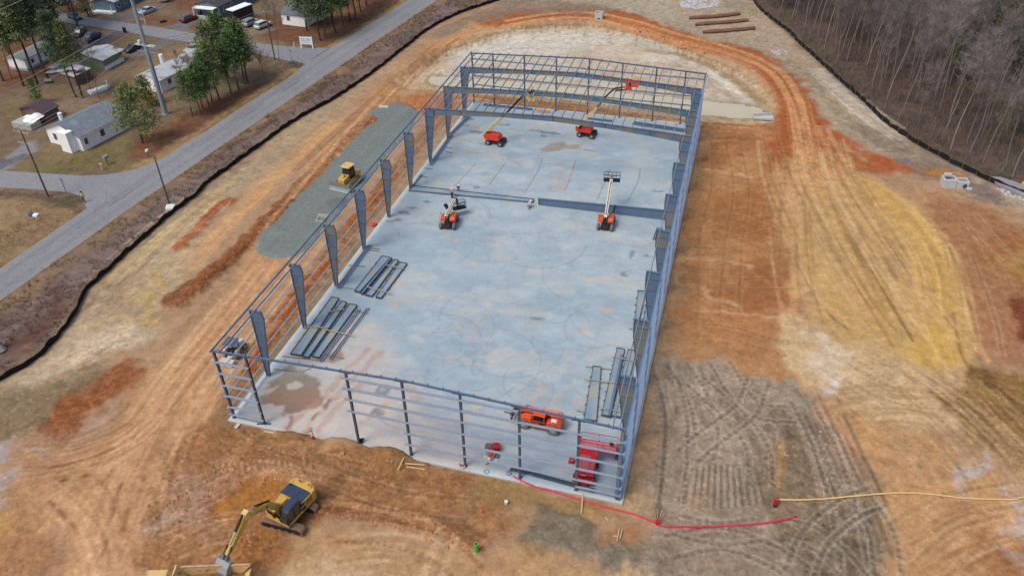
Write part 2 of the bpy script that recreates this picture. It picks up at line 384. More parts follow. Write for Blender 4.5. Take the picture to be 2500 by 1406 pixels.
# trench line just outside the left wall
LN([(560, 1000), (650, 830), (760, 690), (850, 570), (930, 470), (1000, 380), (1070, 290), (1100, 250)], 3.6, (150, 104, 72), 0.8, a=0.9, clod=0.7, warp=2)
LN([(600, 905), (670, 790), (750, 690), (800, 640)], 1.6, (158, 74, 34), 0.6, a=0.95, clod=0.9, h=0.15, warp=2)
LN([(860, 545), (930, 460), (960, 420)], 1.5, (166, 88, 44), 0.6, a=0.85, clod=0.8, h=0.15, warp=2)
LN([(632, 930), (720, 800), (820, 665), (880, 590)], 1.4, (134, 118, 90), 0.6, a=0.9, warp=2)
LN([(935, 520), (1010, 420), (1080, 320)], 1.3, (160, 132, 100), 0.6, a=0.8, warp=2)
P([(560, 985), (590, 960), (620, 985), (560, 1060), (510, 1080), (530, 1030)], (128, 112, 88), 0.6, a=0.9, clod=0.3)
P([(985, 232), (1040, 225), (1120, 248), (1080, 290), (1000, 265), (930, 262)], (178, 108, 66), 1.2, a=0.9, clod=0.6)
# --- foreground, left
P([(-120, 980), (60, 940), (180, 915), (240, 880), (260, 930), (180, 1000), (60, 1060), (-80, 1100)], (134, 114, 86), 1.5, a=0.9, clod=0.5)
P([(85, 1030), (150, 970), (200, 940), (300, 880), (340, 890), (320, 940), (250, 990), (200, 1010), (180, 1060), (140, 1060)], (150, 84, 50), 1.0, a=0.9, clod=0.6)
P([(200, 1010), (260, 995), (310, 1000), (230, 1060), (190, 1050)], (178, 146, 126), 1.0, a=0.7)
P([(-200, 1120), (0, 1090), (110, 1070), (200, 1100), (250, 1160), (130, 1300), (60, 1420), (-200, 1420)], (180, 130, 94), 1.5, a=0.8, clod=0.3)
for q in [[(-60, 1085), (20, 1075), (55, 1100), (30, 1130), (-60, 1140)], [(-40, 1160), (45, 1150), (50, 1180), (-40, 1190)], [(-30, 1205), (14, 1200), (12, 1222), (-30, 1225)], [(85, 1085), (104, 1090), (112, 1125), (100, 1120)]]:
    P(q, (176, 172, 172), 1.0, a=0.8, mott=0.3)
P([(0, 1230), (60, 1270), (20, 1300), (-40, 1290)], (196, 146, 84), 1.0, a=0.7)
P([(0, 1280), (130, 1270), (160, 1406), (160, 1440), (-60, 1440)], (168, 112, 80), 1.5, a=0.7, clod=0.5, mott=0.3)
for q, wd in [([(250, 1440), (255, 1300), (275, 1200), (330, 1090), (400, 985), (480, 880)], 2.6), ([(330, 1440), (320, 1320), (335, 1200), (360, 1110)], 1.8), ([(110, 1180), (170, 1250), (220, 1330), (240, 1440)], 2.2), ([(60, 1130), (180, 1115), (280, 1085), (340, 1060)], 2.4)]:
    LN(q, wd, (198, 142, 112), 0.5, a=0.8, streak=0.25, rut=0.04)
for q in [[(296, 1178), (280, 1225), (272, 1260)], [(140, 1150), (250, 1125)], [(150, 1170), (245, 1150)], [(210, 1190), (248, 1175)], [(120, 1140), (240, 1112)], [(240, 1185), (300, 1120)], [(120, 1220), (160, 1260), (200, 1300)], [(250, 1350), (262, 1310)], [(300, 1290), (312, 1240)]]:
    LN(q, 0.35, (122, 76, 50), 0.2, a=0.8, h=-0.06)
# --- foreground, middle: dig area in front of the slab
P([(400, 1100), (540, 1010), (600, 1040), (760, 1075), (980, 1110), (1150, 1150), (1300, 1180), (1250, 1240), (1200, 1300), (1050, 1280), (850, 1240), (780, 1260), (770, 1300), (620, 1330), (560, 1400), (330, 1430), (330, 1280), (370, 1180)], (160, 108, 74), 1.2, clod=0.55)
P([(560, 1040), (780, 1080), (960, 1110), (1000, 1130), (960, 1180), (780, 1160), (640, 1110)], (142, 98, 64), 1.0, a=0.8, clod=0.6)
P([(400, 1155), (480, 1140), (560, 1160), (530, 1210), (440, 1290), (380, 1300), (350, 1270), (400, 1230)], (166, 130, 112), 1.5, a=0.8, clod=0.5, mott=0.3)
P([(340, 1260), (400, 1225), (470, 1230), (440, 1260), (350, 1275)], (180, 154, 136), 0.8, a=0.8)
P([(530, 1200), (590, 1170), (680, 1160), (700, 1175), (670, 1220), (640, 1250), (560, 1280), (520, 1240)], (166, 104, 50), 0.8, a=0.9, h=-0.25, clod=0.5)
P([(600, 1290), (680, 1300), (720, 1330), (690, 1400), (580, 1406), (560, 1350)], (158, 98, 52), 1.0, a=0.9, clod=0.7)
P([(500, 1130), (620, 1110), (780, 1125), (790, 1150), (700, 1160), (560, 1165)], (186, 138, 108), 0.8, a=0.5, mott=0.4, clod=0.6)
LN([(780, 1235), (900, 1250), (1000, 1265), (1100, 1290), (1160, 1320)], 2.0, (140, 84, 52), 0.8, a=0.8, clod=1.0, h=0.2, warp=2)
LN([(790, 1222), (900, 1240), (1020, 1262), (1070, 1280)], 0.7, (192, 140, 104), 0.3, a=0.7)
P([(700, 1330), (860, 1290), (1040, 1330), (1150, 1340), (1250, 1350), (1380, 1360), (1500, 1395), (1620, 1400), (1640, 1440), (560, 1440), (600, 1390)], (184, 140, 102), 1.5, a=0.85, clod=0.25)
P([(680, 1390), (760, 1360), (880, 1385), (900, 1440), (640, 1440)], (200, 172, 136), 1.2, a=0.7, mott=0.3)
for q in [[(1076, 1290), (1055, 1340), (1022, 1440)], [(1112, 1318), (1090, 1370), (1065, 1440)]]:
    LN(q, 0.8, (204, 164, 126), 0.25, a=0.75)
P([(1130, 1150), (1300, 1185), (1500, 1235), (1530, 1260), (1440, 1260), (1300, 1260), (1220, 1240), (1140, 1200)], (158, 124, 82), 1.0, a=0.85, clod=0.3)
P([(1150, 1180), (1220, 1240), (1160, 1300), (1060, 1260), (1100, 1200)], (150, 118, 84), 1.0, a=0.5, mott=0.4)
P([(1262, 1290), (1310, 1255), (1400, 1250), (1450, 1275), (1500, 1310), (1560, 1335), (1640, 1350), (1640, 1400), (1540, 1385), (1480, 1355), (1380, 1345), (1300, 1345), (1270, 1320)], (124, 116, 98), 0.8, a=0.95, clod=0.4, h=0.3)
P([(1270, 1320), (1320, 1345), (1400, 1350), (1400, 1358), (1300, 1356)], (150, 108, 62), 0.7, a=0.7)
P([(1480, 1285), (1540, 1285), (1560, 1320), (1500, 1320)], (160, 106, 68), 0.7, a=0.7)
P([(1500, 1380), (1640, 1395), (1800, 1400), (1800, 1450), (1480, 1450)], (204, 176, 134), 1.0, a=0.7, mott=0.3)
# --- right of the slab
P([(1515, 1235), (1560, 1060), (1600, 880), (1640, 700), (1670, 540), (1690, 420), (1715, 330), (1745, 330), (1720, 430), (1690, 620), (1650, 850), (1620, 1000), (1600, 1200), (1600, 1280)], (168, 138, 108), 0.8, clod=0.3)
P([(1690, 430), (1720, 340), (1780, 310), (1880, 290), (1920, 330), (1930, 420), (1900, 480), (1890, 540), (1940, 640), (1940, 740), (1910, 840), (1940, 940), (1850, 910), (1760, 870), (1680, 860), (1640, 850), (1655, 700), (1670, 560)], (172, 114, 76), 2.6, clod=0.15)
P([(1660, 830), (1900, 780), (1980, 860), (1900, 960), (1760, 900)], (178, 126, 88), 3.0, a=0.6, mott=0.35)
P([(1700, 440), (1900, 420), (1930, 560), (1800, 640), (1690, 600)], (186, 130, 88), 3.0, a=0.5, mott=0.4)
P([(1740, 330), (1860, 350), (1850, 430), (1740, 440)], (186, 134, 92), 2.0, a=0.6, mott=0.35)
P([(1700, 380), (1760, 330), (1830, 320), (1850, 360), (1760, 400), (1720, 420)], (150, 92, 58), 1.2, a=0.7, mott=0.3)
P([(1740, 480), (1850, 450), (1900, 520), (1860, 600), (1760, 580)], (150, 88, 48), 1.5, a=0.6, mott=0.35)
P([(1820, 640), (1930, 620), (1930, 740), (1850, 770), (1760, 720)], (146, 84, 50), 1.5, a=0.6, mott=0.35)
for q in [[(1700, 412), (1760, 418), (1830, 430)], [(1665, 628), (1720, 630), (1790, 640), (1830, 650)], [(1650, 690), (1720, 700), (1735, 730), (1800, 740)], [(1700, 756), (1800, 765), (1900, 775), (1990, 785)]]:
    LN(q, 0.7, (206, 168, 132), 0.4, a=0.7, streak=0.5, warp=2)
LN([(1936, 620), (1938, 700), (1936, 780)], 0.9, (200, 148, 104), 0.3, a=0.8)
P([(1700, 760), (1880, 770), (1910, 840), (1850, 870), (1720, 850)], (172, 114, 76), 1.5, a=0.6)
# grey-brown mud
P([(1610, 900), (1690, 872), (1770, 890), (1860, 920), (1960, 950), (2000, 980), (2040, 1060), (2070, 1130), (2120, 1220), (2190, 1290), (2200, 1440), (1600, 1440), (1590, 1280), (1600, 1160), (1625, 1060)], (156, 140, 119), 0.5, clod=0.4)
P([(1860, 1100), (1960, 1010), (2030, 1050), (2060, 1120), (2060, 1200), (1960, 1240), (1930, 1300), (1880, 1240), (1850, 1180)], (134, 114, 90), 1.0, a=0.75, clod=0.6)
P([(1920, 1280), (2000, 1220), (2090, 1180), (2170, 1280), (2180, 1440), (1990, 1440), (1900, 1320)], (122, 104, 82), 1.2, a=0.8, clod=0.7, mott=0.35)
P([(1600, 1290), (1680, 1260), (1850, 1280), (1900, 1340), (1850, 1380), (1700, 1400), (1600, 1400)], (150, 132, 112), 1.0, a=0.7, mott=0.35)
LN([(1870, 1050), (1880, 1020), (1900, 1000), (1915, 1020), (1925, 1080), (1915, 1140)], 0.8, (112, 96, 76), 0.3, a=0.7, h=0.1)
LN([(1905, 1090), (1904, 1130), (1900, 1175)], 1.3, (170, 128, 92), 0.4, a=0.85, h=-0.3)
LN([(1615, 960), (1625, 1040), (1618, 1110), (1608, 1200), (1605, 1260)], 0.7, (104, 90, 72), 0.3, a=0.7, h=0.12, clod=0.5)
for k in range(9):
    LN([(1640+k*22, 1050-abs(k-3)*6), (1650+k*16, 1000), (1640+k*14, 940), (1630+k*13, 890)], 0.5, (164, 150, 132) if k % 2 else (116, 102, 86), 0.2, a=0.5, h=0.03, streak=0.4)
for k in range(26):                       # cleat marks of the bulldozer, a fan of parallel bars
    px = 1668+k*7.2; a0 = (k-13)*1.7
    LN([(px, 1130+abs(k-12)*1.6), (px+a0*0.5, 1190), (px+a0*0.9, 1240-abs(k-13)*1.5)], 0.28, (102, 90, 76) if k % 2 else (164, 150, 130), 0.12, a=0.8, h=-0.04, sm=False)
for k in range(7):
    LN([(1720+k*18, 920+k*6), (1700+k*20, 980), (1690+k*22, 1030)], 0.4, (112, 98, 82), 0.2, a=0.45, h=-0.03)
for k in range(6):
    LN([(1960+k*26, 1010+k*30), (2000+k*24, 1100+k*28), (2010+k*26, 1220+k*24), (1990+k*30, 1400)], 0.5, (96, 82, 66) if k % 2 else (152, 132, 104), 0.25, a=0.5, h=-0.03, streak=0.5)
P([(1210+430, 1210), (1700, 1200), (1720, 1240), (1650, 1290)], (176, 140, 112), 1.2, a=0.5)
# lower right
P([(2020, 980), (2120, 1000), (2250, 1050), (2380, 1120), (2500, 1200), (2800, 1300), (2800, 1500), (2190, 1460), (2200, 1300), (2120, 1210), (2075, 1120), (2040, 1040)], (188, 138, 98), 1.5, clod=0.2)
P([(2030, 1010), (2080, 1060), (2120, 1130), (2160, 1160), (2120, 1190), (2070, 1120), (2030, 1050)], (196, 134, 108), 1.2, a=0.8)
P([(2090, 1130), (2150, 1130), (2190, 1190), (2130, 1200)], (150, 124, 102), 1.0, a=0.7)
P([(2330, 1190), (2400, 1240), (2440, 1290), (2380, 1300), (2330, 1250)], (146, 88, 56), 1.2, a=0.7)
P([(2380, 1290), (2500, 1330), (2650, 1400), (2650, 1460), (2440, 1440), (2400, 1350)], (160, 96, 64), 1.5, a=0.7, clod=0.4)
for q in [[(2345, 1130), (2400, 1125), (2410, 1170), (2370, 1190), (2335, 1200)], [(2480, 1180), (2560, 1190), (2560, 1230), (2490, 1235)], [(2440, 1340), (2500, 1370), (2490, 1385), (2450, 1360)], [(2470, 1250), (2540, 1240), (2540, 1320), (2480, 1310)]]:
    P(q, (184, 182, 188), 0.8, a=0.75, mott=0.35)
P([(2250, 960), (2340, 930), (2400, 880), (2500, 920), (2700, 1000), (2700, 1200), (2500, 1150), (2400, 1110), (2330, 1040)], (146, 106, 62), 1.2, a=0.9, clod=0.5)
for k in range(8):
    LN([(2340+k*14, 960+k*4-20), (2420+k*14, 1020+k*4), (2520+k*14, 1100+k*6)], 0.5, (108, 74, 44) if k % 2 else (176, 134, 88), 0.2, a=0.65, h=-0.05, streak=0.5)
# right: brick-red ground by the fence
P([(2230, 480), (2300, 470), (2400, 500), (2520, 560), (2800, 700), (2800, 1000), (2500, 900), (2390, 860), (2350, 780), (2345, 690), (2320, 600), (2270, 530)], (166, 112, 82), 1.5, clod=0.25)
P([(2410, 620), (2480, 600), (2600, 620), (2600, 720), (2480, 700)], (166, 120, 70), 1.0, a=0.8, h=-0.2)
P([(2460, 740), (2520, 720), (2620, 800), (2620, 880), (2500, 830)], (128, 62, 42), 1.0, a=0.9, clod=0.7)
P([(2400, 560), (2500, 570), (2500, 610), (2400, 640), (2390, 600)], (150, 90, 54), 1.0, a=0.5)
P([(2180, 470), (2260, 460), (2300, 490), (2240, 520)], (180, 140, 106), 1.2, a=0.7)
# pale apron and yellow turning ring
P([(1915, 770), (2000, 780), (2100, 815), (2250, 870), (2340, 890), (2360, 930), (2260, 965), (2340, 1040), (2240, 1060), (2120, 1010), (2010, 965), (1940, 930), (1910, 850)], (196, 166, 126), 1.2, clod=0.12)
P([(1990, 800), (2080, 850), (2080, 900), (2030, 960), (1980, 930), (1990, 870)], (208, 192, 170), 1.0, a=0.7, mott=0.35)
P([(2010, 900), (2040, 920), (2020, 970), (2005, 955)], (206, 208, 210), 0.7, a=0.8, mott=0.3)
P([(1900, 470), (1950, 420), (2060, 415), (2150, 450), (2230, 510), (2290, 570), (2325, 650), (2345, 740), (2350, 820), (2365, 890), (2290, 905), (2150, 860), (2060, 815), (1990, 760), (1950, 690), (1925, 600), (1890, 540)], (194, 152, 98), 2.2, clod=0.05)
LN([(2040, 420), (2130, 460), (2210, 520), (2270, 590), (2300, 680), (2310, 770), (2320, 850)], 4.4, (198, 154, 88), 1.3, a=0.85, streak=0.2)
P([(2250, 800), (2320, 790), (2345, 880), (2280, 900), (2230, 850)], (198, 154, 78), 2.0, a=0.75)
P([(2060, 570), (2130, 560), (2200, 600), (2235, 660), (2220, 700), (2170, 690), (2110, 640)], (156, 118, 82), 1.0, a=0.8, mott=0.3)
for k in range(7):
    LN([(1960+k*22, 440+k*12), (2010+k*22, 540+k*12), (2060+k*20, 640+k*10), (2130+k*14, 740+k*8), (2200+k*8, 820)], 0.85, (200, 160, 104) if k % 2 == 0 else (156, 116, 74), 0.25, a=0.65, streak=0.4, rut=0.03)
for q in [[(1945, 590), (1950, 640), (1980, 700), (2020, 760), (2070, 800)], [(2080, 580), (2130, 660), (2190, 760), (2230, 830)], [(2150, 560), (2210, 650), (2240, 720)], [(2330, 760), (2345, 850), (2370, 900), (2390, 930)], [(2320, 600), (2345, 700), (2355, 790)]]:
    LN(q, 0.4, (120, 86, 52), 0.18, a=0.7, h=-0.06)
LN([(2330, 700), (2352, 800), (2370, 880), (2400, 930), (2460, 980)], 1.0, (190, 150, 96), 0.4, a=0.7)
P([(2370, 885), (2410, 900), (2420, 940), (2380, 930)], (110, 80, 48), 0.8, a=0.8, clod=0.7)
# --- haul loop behind: red clay ring and paired tracks
loop = [(1210, 48), (1300, 34), (1400, 30), (1480, 34), (1560, 52), (1640, 80), (1710, 104), (1790, 120), (1850, 140), (1900, 172), (1940, 220), (1965, 290), (1985, 360), (2010, 410)]
LN(loop, 9.5, (166, 90, 50), 1.6, a=0.95, clod=0.35, warp=2)
P([(1900, 260), (1940, 240), (1990, 330), (2060, 370), (2200, 400), (2220, 420), (2100, 420), (1960, 420), (1880, 420), (1890, 330)], (168, 88, 46), 1.4, a=0.9, clod=0.3)
LN([(2010, 300), (2080, 350), (2150, 385), (2215, 408)], 3.2, (170, 84, 46), 0.8, a=0.9, warp=2)
P([(1900, 420), (1940, 360), (2010, 360), (2070, 430), (2000, 470), (1900, 500)], (196, 142, 100), 1.5, a=0.8)
for dpx in (0, 1):
    q = [(1230, 62), (1330, 45), (1430, 42), (1540, 62), (1640, 92), (1740, 118), (1830, 148), (1886, 180), (1925, 240), (1945, 310), (1950, 380), (1925, 460), (1900, 540)]
    if dpx: q = [(x+24 if i > 6 else x+8, y-12 if i < 7 else y-4) for i, (x, y) in enumerate(q)]
    LN(q, 1.5, (206, 146, 106), 0.35, a=0.85, rut=0.05)
for o in (0, 20, 44, 66):
    LN([(1955+o, 300+o*0.2), (1975+o*1.2, 380), (2010+o*1.6, 450), (2060+o*1.8, 540)], 1.0, (204, 150, 112), 0.35, a=0.6, streak=0.3)
# --- detention basin (its floor lies about a metre down)
basin = [(955, 196), (1010, 165), (1075, 120), (1150, 92), (1240, 66), (1350, 50), (1450, 52), (1530, 66), (1620, 92), (1700, 120), (1780, 150), (1850, 190), (1888, 230), (1895, 262), (1890, 292), (1840, 302), (1720, 296), (1560, 276), (1400, 252), (1200, 230), (1060, 218), (980, 214)]
P(basin, (186, 160, 126), 1.5, h=-0.95, clod=0.2, warp=2, z=-0.3)
floor_ = [(1010, 196), (1060, 168), (1100, 130), (1160, 105), (1250, 82), (1360, 70), (1460, 74), (1560, 90), (1640, 116), (1710, 150), (1780, 195), (1830, 235), (1850, 262), (1860, 290), (1720, 286), (1400, 245), (1150, 216)]
P(floor_, (190, 184, 168), 1.5, z=-1.0, warp=2)
P([(1160, 110), (1260, 84), (1380, 74), (1480, 84), (1540, 110), (1500, 140), (1300, 130), (1160, 160), (1080, 165), (1120, 135)], (202, 200, 188), 2, a=0.85, z=-1.0)
P([(1380, 120), (1520, 100), (1640, 130), (1720, 170), (1800, 240), (1700, 240), (1560, 200), (1420, 190)], (190, 168, 144), 2, a=0.6, z=-1.0, mott=0.35)
P([(1560, 130), (1620, 118), (1650, 130), (1640, 150), (1580, 150)], (212, 204, 186), 1, a=0.8, z=-1.0, mott=0.3)
P([(1725, 165), (1760, 178), (1800, 210), (1822, 240), (1790, 230), (1740, 195)], (216, 210, 190), 0.8, a=0.85, z=-1.0)
P([(990, 205), (1040, 175), (1080, 150), (1120, 140), (1070, 185), (1040, 215)], (196, 178, 150), 1, a=0.8, z=-0.6, mott=0.3)
for k in range(11):
    t = k/10.0; px = 1180+t*620; py = 62+40*abs(t-0.35)**1.5*4
    LN([(px, py+16*t), (px-4+10*t, py+14+22*t)], 0.6, (146, 116, 84), 0.3, a=0.5, z=-0.5, sm=False)
for q in [[(1290, 88), (1400, 82), (1480, 96), (1510, 120)], [(1310, 100), (1400, 94), (1470, 108)], [(1180, 130), (1260, 118), (1380, 120)], [(1130, 150), (1240, 140), (1350, 145)], [(1640, 150), (1720, 190), (1790, 250)], [(1690, 165), (1750, 200), (1810, 262)]]:
    LN(q, 0.6, (160, 146, 116), 0.3, a=0.55, z=-1.0, warp=2)
LN([(1590, 118), (1660, 128), (1740, 160), (1800, 195), (1860, 245)], 2.2, (152, 122, 88), 0.8, a=0.7, z=-0.5, warp=2)
LN(PWS+[PWS[0]], 1.6, (156, 134, 104), 0.6, a=0.7, z=-0.95, warp=2)
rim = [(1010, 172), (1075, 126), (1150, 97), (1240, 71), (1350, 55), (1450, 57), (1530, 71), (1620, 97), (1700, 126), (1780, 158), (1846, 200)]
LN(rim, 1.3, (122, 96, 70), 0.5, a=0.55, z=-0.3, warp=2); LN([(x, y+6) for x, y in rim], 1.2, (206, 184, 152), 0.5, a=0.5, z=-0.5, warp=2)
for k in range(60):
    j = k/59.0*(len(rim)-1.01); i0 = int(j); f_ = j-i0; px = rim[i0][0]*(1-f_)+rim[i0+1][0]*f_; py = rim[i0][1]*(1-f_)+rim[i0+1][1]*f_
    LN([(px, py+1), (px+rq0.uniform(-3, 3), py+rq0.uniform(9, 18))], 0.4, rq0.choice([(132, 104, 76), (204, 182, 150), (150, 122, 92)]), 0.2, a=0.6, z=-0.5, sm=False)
# ground between slab and basin
P([(1090, 250), (1150, 216), (1400, 245), (1720, 290), (1870, 300), (1880, 320), (1730, 326), (1690, 306), (1400, 270), (1160, 246)], (180, 122, 82), 0.6, a=0.9, clod=0.4)
for k in range(4):
    LN([(1130, 226+k*6), (1400, 249+k*6), (1700, 288+k*7), (1860, 302+k*6)], 0.5, (142, 88, 52) if k % 2 else (202, 150, 106), 0.2, a=0.7, streak=0.4)
# --- behind the loop
P([(1215, 10), (1300, 12), (1420, 14), (1500, 20), (1590, 44), (1680, 78), (1740, 100), (1860, 124), (1920, 160), (1980, 230), (2030, 310), (2110, 360), (2230, 400), (2330, 430), (2420, 462), (2470, 500), (2600, 560), (2600, 520), (2500, 478), (2420, 446), (2330, 404), (2250, 359), (2150, 292), (2050, 198), (1950, 107), (1850, 20), (1800, -50), (1500, -80), (1260, -30)], (166, 152, 130), 1.4, clod=0.25, veg=0.2)
P([(1980, 165), (2020, 170), (2100, 235), (2150, 275), (2220, 330), (2190, 340), (2100, 300), (2040, 245), (2000, 200)], (190, 182, 164), 0.9, a=0.85)
P([(2060, 300), (2150, 310), (2250, 360), (2320, 400), (2260, 400), (2160, 370)], (136, 122, 104), 1.0, a=0.8, mott=0.35)
P([(2180, 380), (2300, 400), (2420, 455), (2480, 500), (2440, 500), (2330, 460), (2240, 420)], (118, 108, 102), 1.0, a=0.85, clod=0.4)
P([(2250, 410), (2340, 420), (2380, 450), (2300, 450)], (170, 112, 62), 0.9, a=0.8)
P([(1540, 0), (1640, 0), (1660, 40), (1620, 60), (1540, 30), (1480, 10)], (170, 162, 140), 1.2, a=0.8, mott=0.3)
P([(1690, 25), (1820, 20), (1880, 60), (1960, 130), (1980, 170), (1900, 140), (1800, 105), (1720, 80)], (172, 154, 130), 1.2, a=0.8)
P([(1760, 0), (1830, 0), (1860, 30), (1800, 40)], (150, 140, 110), 1.0, a=0.6, veg=0.4)
LN([(1950, 100), (2050, 190), (2150, 284), (2250, 350), (2330, 396), (2480, 470)], 2.0, (134, 118, 100), 0.8, a=0.7, warp=2)
LN([(1930, 150), (1990, 200), (2060, 280), (2120, 330)], 1.8, (150, 136, 102), 0.8, a=0.6, warp=2, veg=0.3)
P([(1260, -14), (1215, 8), (1120, 45), (1050, 80), (1060, 100), (1150, 62), (1260, 34), (1480, 28), (1520, 20), (1400, 4)], (140, 120, 102), 1.2, a=0.85, mott=0.4)
# --- the wood on the right: leaf litter
P([(1838, 0), (1880, 45), (1950, 105), (2050, 196), (2150, 290), (2250, 357), (2330, 402), (2420, 444), (2600, 520), (3600, 950), (3600, -400), (1700, -400), (1790, -60)], (100, 84, 74), 0.8, warp=0, veg=1.0, clod=0.2)
for q in [[(1950, 90), (2010, 110), (2040, 160), (1990, 140)], [(2170, 290), (2230, 300), (2270, 350), (2220, 330)], [(2260, 355), (2330, 370), (2420, 420), (2340, 400)], [(2420, 250), (2500, 260), (2500, 400), (2450, 430)], [(1920, 10), (1950, 60), (1900, 50)]]:
    P(q, (96, 92, 58), 2.0, a=0.7, veg=1.0, mott=0.35)
for q in [[(2000, 30), (2120, 60), (2250, 180), (2200, 240), (2080, 150)], [(2250, 150), (2400, 200), (2400, 330), (2290, 280)]]:
    P(q, (104, 76, 66), 3.0, a=0.6, veg=1.0, mott=0.35)

# --- finer wheel and track marks
rq = random.Random(17)
def fan(path, spread, n, wid, cols, a=0.5, streak=0.6, rut=0.0, cleat=0.0, z=None):
    """n marks running roughly along `path` (pixels), scattered sideways by spread"""
    base = ats(path)
    for _ in range(n):
        o = rq.uniform(-spread, spread); k0 = rq.uniform(0, 0.45); k1 = rq.uniform(0.55, 1.0); w2 = smooth_line(base, 5); m = len(w2); i0, i1 = int(k0*(m-1)), max(int(k1*(m-1)), int(k0*(m-1))+2)
        seg = []
        tilt = rq.uniform(-0.5, 0.5)*spread*0.4
        for i in range(i0, min(i1+1, m)):
            j, k = min(i+1, m-1), max(i-1, 0); dx, dy = w2[j][0]-w2[k][0], w2[j][1]-w2[k][1]; l_ = math.hypot(dx, dy)+1e-6; oo = o+tilt*(i-i0)/max(1, i1-i0); seg.append((w2[i][0]-dy/l_*oo, w2[i][1]+dx/l_*oo))
        LN(seg, rq.uniform(0.6, 1.3)*wid, rq.choice(cols), 0.18, a=a*rq.uniform(0.5, 1.1), streak=streak, world=True, sm=False, rut=rut, cleat=cleat)
TAN = [(214, 172, 134), (206, 158, 118), (172, 120, 86), (152, 104, 72), (196, 150, 112)]
fan([(300, 1300), (345, 1130), (430, 960), (540, 820), (650, 690), (760, 560)], 5.5, 46, 0.45, TAN, 0.6)
fan([(640, 640), (760, 490), (870, 350), (960, 240), (1080, 120), (1180, 70)], 4.0, 34, 0.45, TAN+[(140, 88, 54)], 0.6)
fan([(150, 1330), (240, 1180), (330, 1060)], 4.5, 16, 0.4, TAN, 0.5)
fan([(40, 1120), (180, 1110), (310, 1050), (380, 980)], 3.2, 22, 0.4, [(146, 94, 62), (206, 150, 116), (128, 84, 58)], 0.6)
fan([(120, 1150), (200, 1230), (250, 1350), (260, 1430)], 3.0, 16, 0.4, TAN, 0.55)
fan([(1960, 330), (1985, 430), (2050, 560), (2150, 720), (2260, 870)], 8.0, 60, 0.42, [(212, 174, 122), (204, 164, 108), (158, 120, 80), (146, 106, 66), (206, 168, 128)], 0.62)
fan([(2080, 420), (2200, 510), (2290, 640), (2325, 800), (2400, 930)], 3.4, 26, 0.4, [(216, 176, 112), (170, 128, 76), (208, 164, 100)], 0.55)
fan([(1930, 420), (1930, 560), (1945, 700), (1990, 840)], 3.0, 14, 0.4, [(208, 162, 116), (150, 104, 66)], 0.5)
fan([(1950, 250), (1965, 330), (1990, 420)], 3.0, 20, 0.4, [(214, 158, 118), (150, 84, 50), (186, 118, 78)], 0.55)
fan([(1240, 55), (1440, 40), (1640, 90), (1830, 145), (1930, 230)], 3.2, 30, 0.4, [(206, 142, 100), (142, 76, 44), (190, 118, 76)], 0.5)
fan([(1690, 330), (1790, 320), (1900, 340)], 3.4, 22, 0.35, [(132, 82, 48), (196, 136, 92), (150, 98, 60)], 0.55)
fan([(1700, 450), (1690, 600), (1680, 760), (1665, 850)], 2.5, 14, 0.35, [(136, 88, 58), (188, 136, 96)], 0.4)
fan([(1720, 560), (1820, 570), (1910, 560)], 9.0, 40, 0.3, [(138, 86, 54), (182, 122, 80), (148, 96, 60)], 0.4, cleat=0.8)
fan([(1700, 800), (1800, 815), (1900, 850)], 3.5, 22, 0.3, [(140, 92, 62), (190, 138, 100)], 0.45, cleat=0.8)
fan([(2060, 860), (2200, 950), (2360, 1080), (2480, 1240)], 8.0, 40, 0.45, [(208, 178, 140), (168, 128, 90), (150, 112, 76)], 0.5)
fan([(2040, 1000), (2160, 980), (2300, 990)], 3.0, 16, 0.4, [(160, 120, 78), (206, 180, 146), (148, 108, 66)], 0.55)
fan([(2200, 1290), (2330, 1200), (2450, 1190)], 6.0, 26, 0.4, [(204, 158, 120), (164, 114, 80)], 0.45)
fan([(2250, 1400), (2380, 1330), (2500, 1300)], 4.0, 18, 0.4, [(206, 164, 126), (150, 94, 64)], 0.5)
fan([(2330, 930), (2430, 1010), (2520, 1090)], 4.5, 36, 0.35, [(104, 74, 46), (178, 138, 92), (124, 88, 54)], 0.65)
fan([(2380, 560), (2440, 650), (2500, 760)], 6.0, 20, 0.4, [(140, 90, 62), (190, 142, 110)], 0.4)
fan([(1640, 890), (1660, 980), (1690, 1080)], 3.5, 34, 0.3, [(176, 160, 140), (112, 98, 82), (182, 166, 146)], 0.6, cleat=0.5)
fan([(1760, 900), (1800, 980), (1850, 1060), (1880, 1180)], 3.6, 26, 0.32, [(168, 156, 140), (112, 98, 82)], 0.5)
fan([(1960, 970), (2010, 1090), (2060, 1220), (2120, 1390)], 4.0, 40, 0.34, [(104, 90, 74), (164, 148, 124), (92, 78, 62)], 0.6)
fan([(1660, 1300), (1780, 1290), (1880, 1310)], 3.0, 18, 0.35, [(168, 156, 142), (120, 106, 92)], 0.45)
fan([(1960, 1300), (2040, 1350), (2150, 1400)], 3.6, 26, 0.34, [(90, 76, 62), (148, 130, 106)], 0.6)
fan([(800, 1350), (950, 1340), (1100, 1370)], 2.6, 20, 0.35, [(206, 170, 136), (150, 108, 76)], 0.5)
fan([(420, 1360), (520, 1310), (600, 1290)], 3.0, 22, 0.25, [(198, 148, 118), (124, 80, 54), (190, 142, 110)], 0.6)
fan([(380, 1180), (440, 1230), (470, 1300)], 3.0, 18, 0.3, [(188, 156, 140), (140, 100, 80)], 0.5, cleat=0.8)
for k in range(34):                        # bucket-tooth and track-cleat bars on the bank before the slab
    px = 520+k*7.6; py = 1132-9*math.sin(k/33*3.14)+rq.uniform(-3, 3)
    LN([(px, py), (px+6+rq.uniform(-4, 4), py+22+rq.uniform(-4, 8))], 0.26, (202, 152, 116) if k % 2 else (120, 76, 50), 0.12, a=0.75, h=-0.05, sm=False)
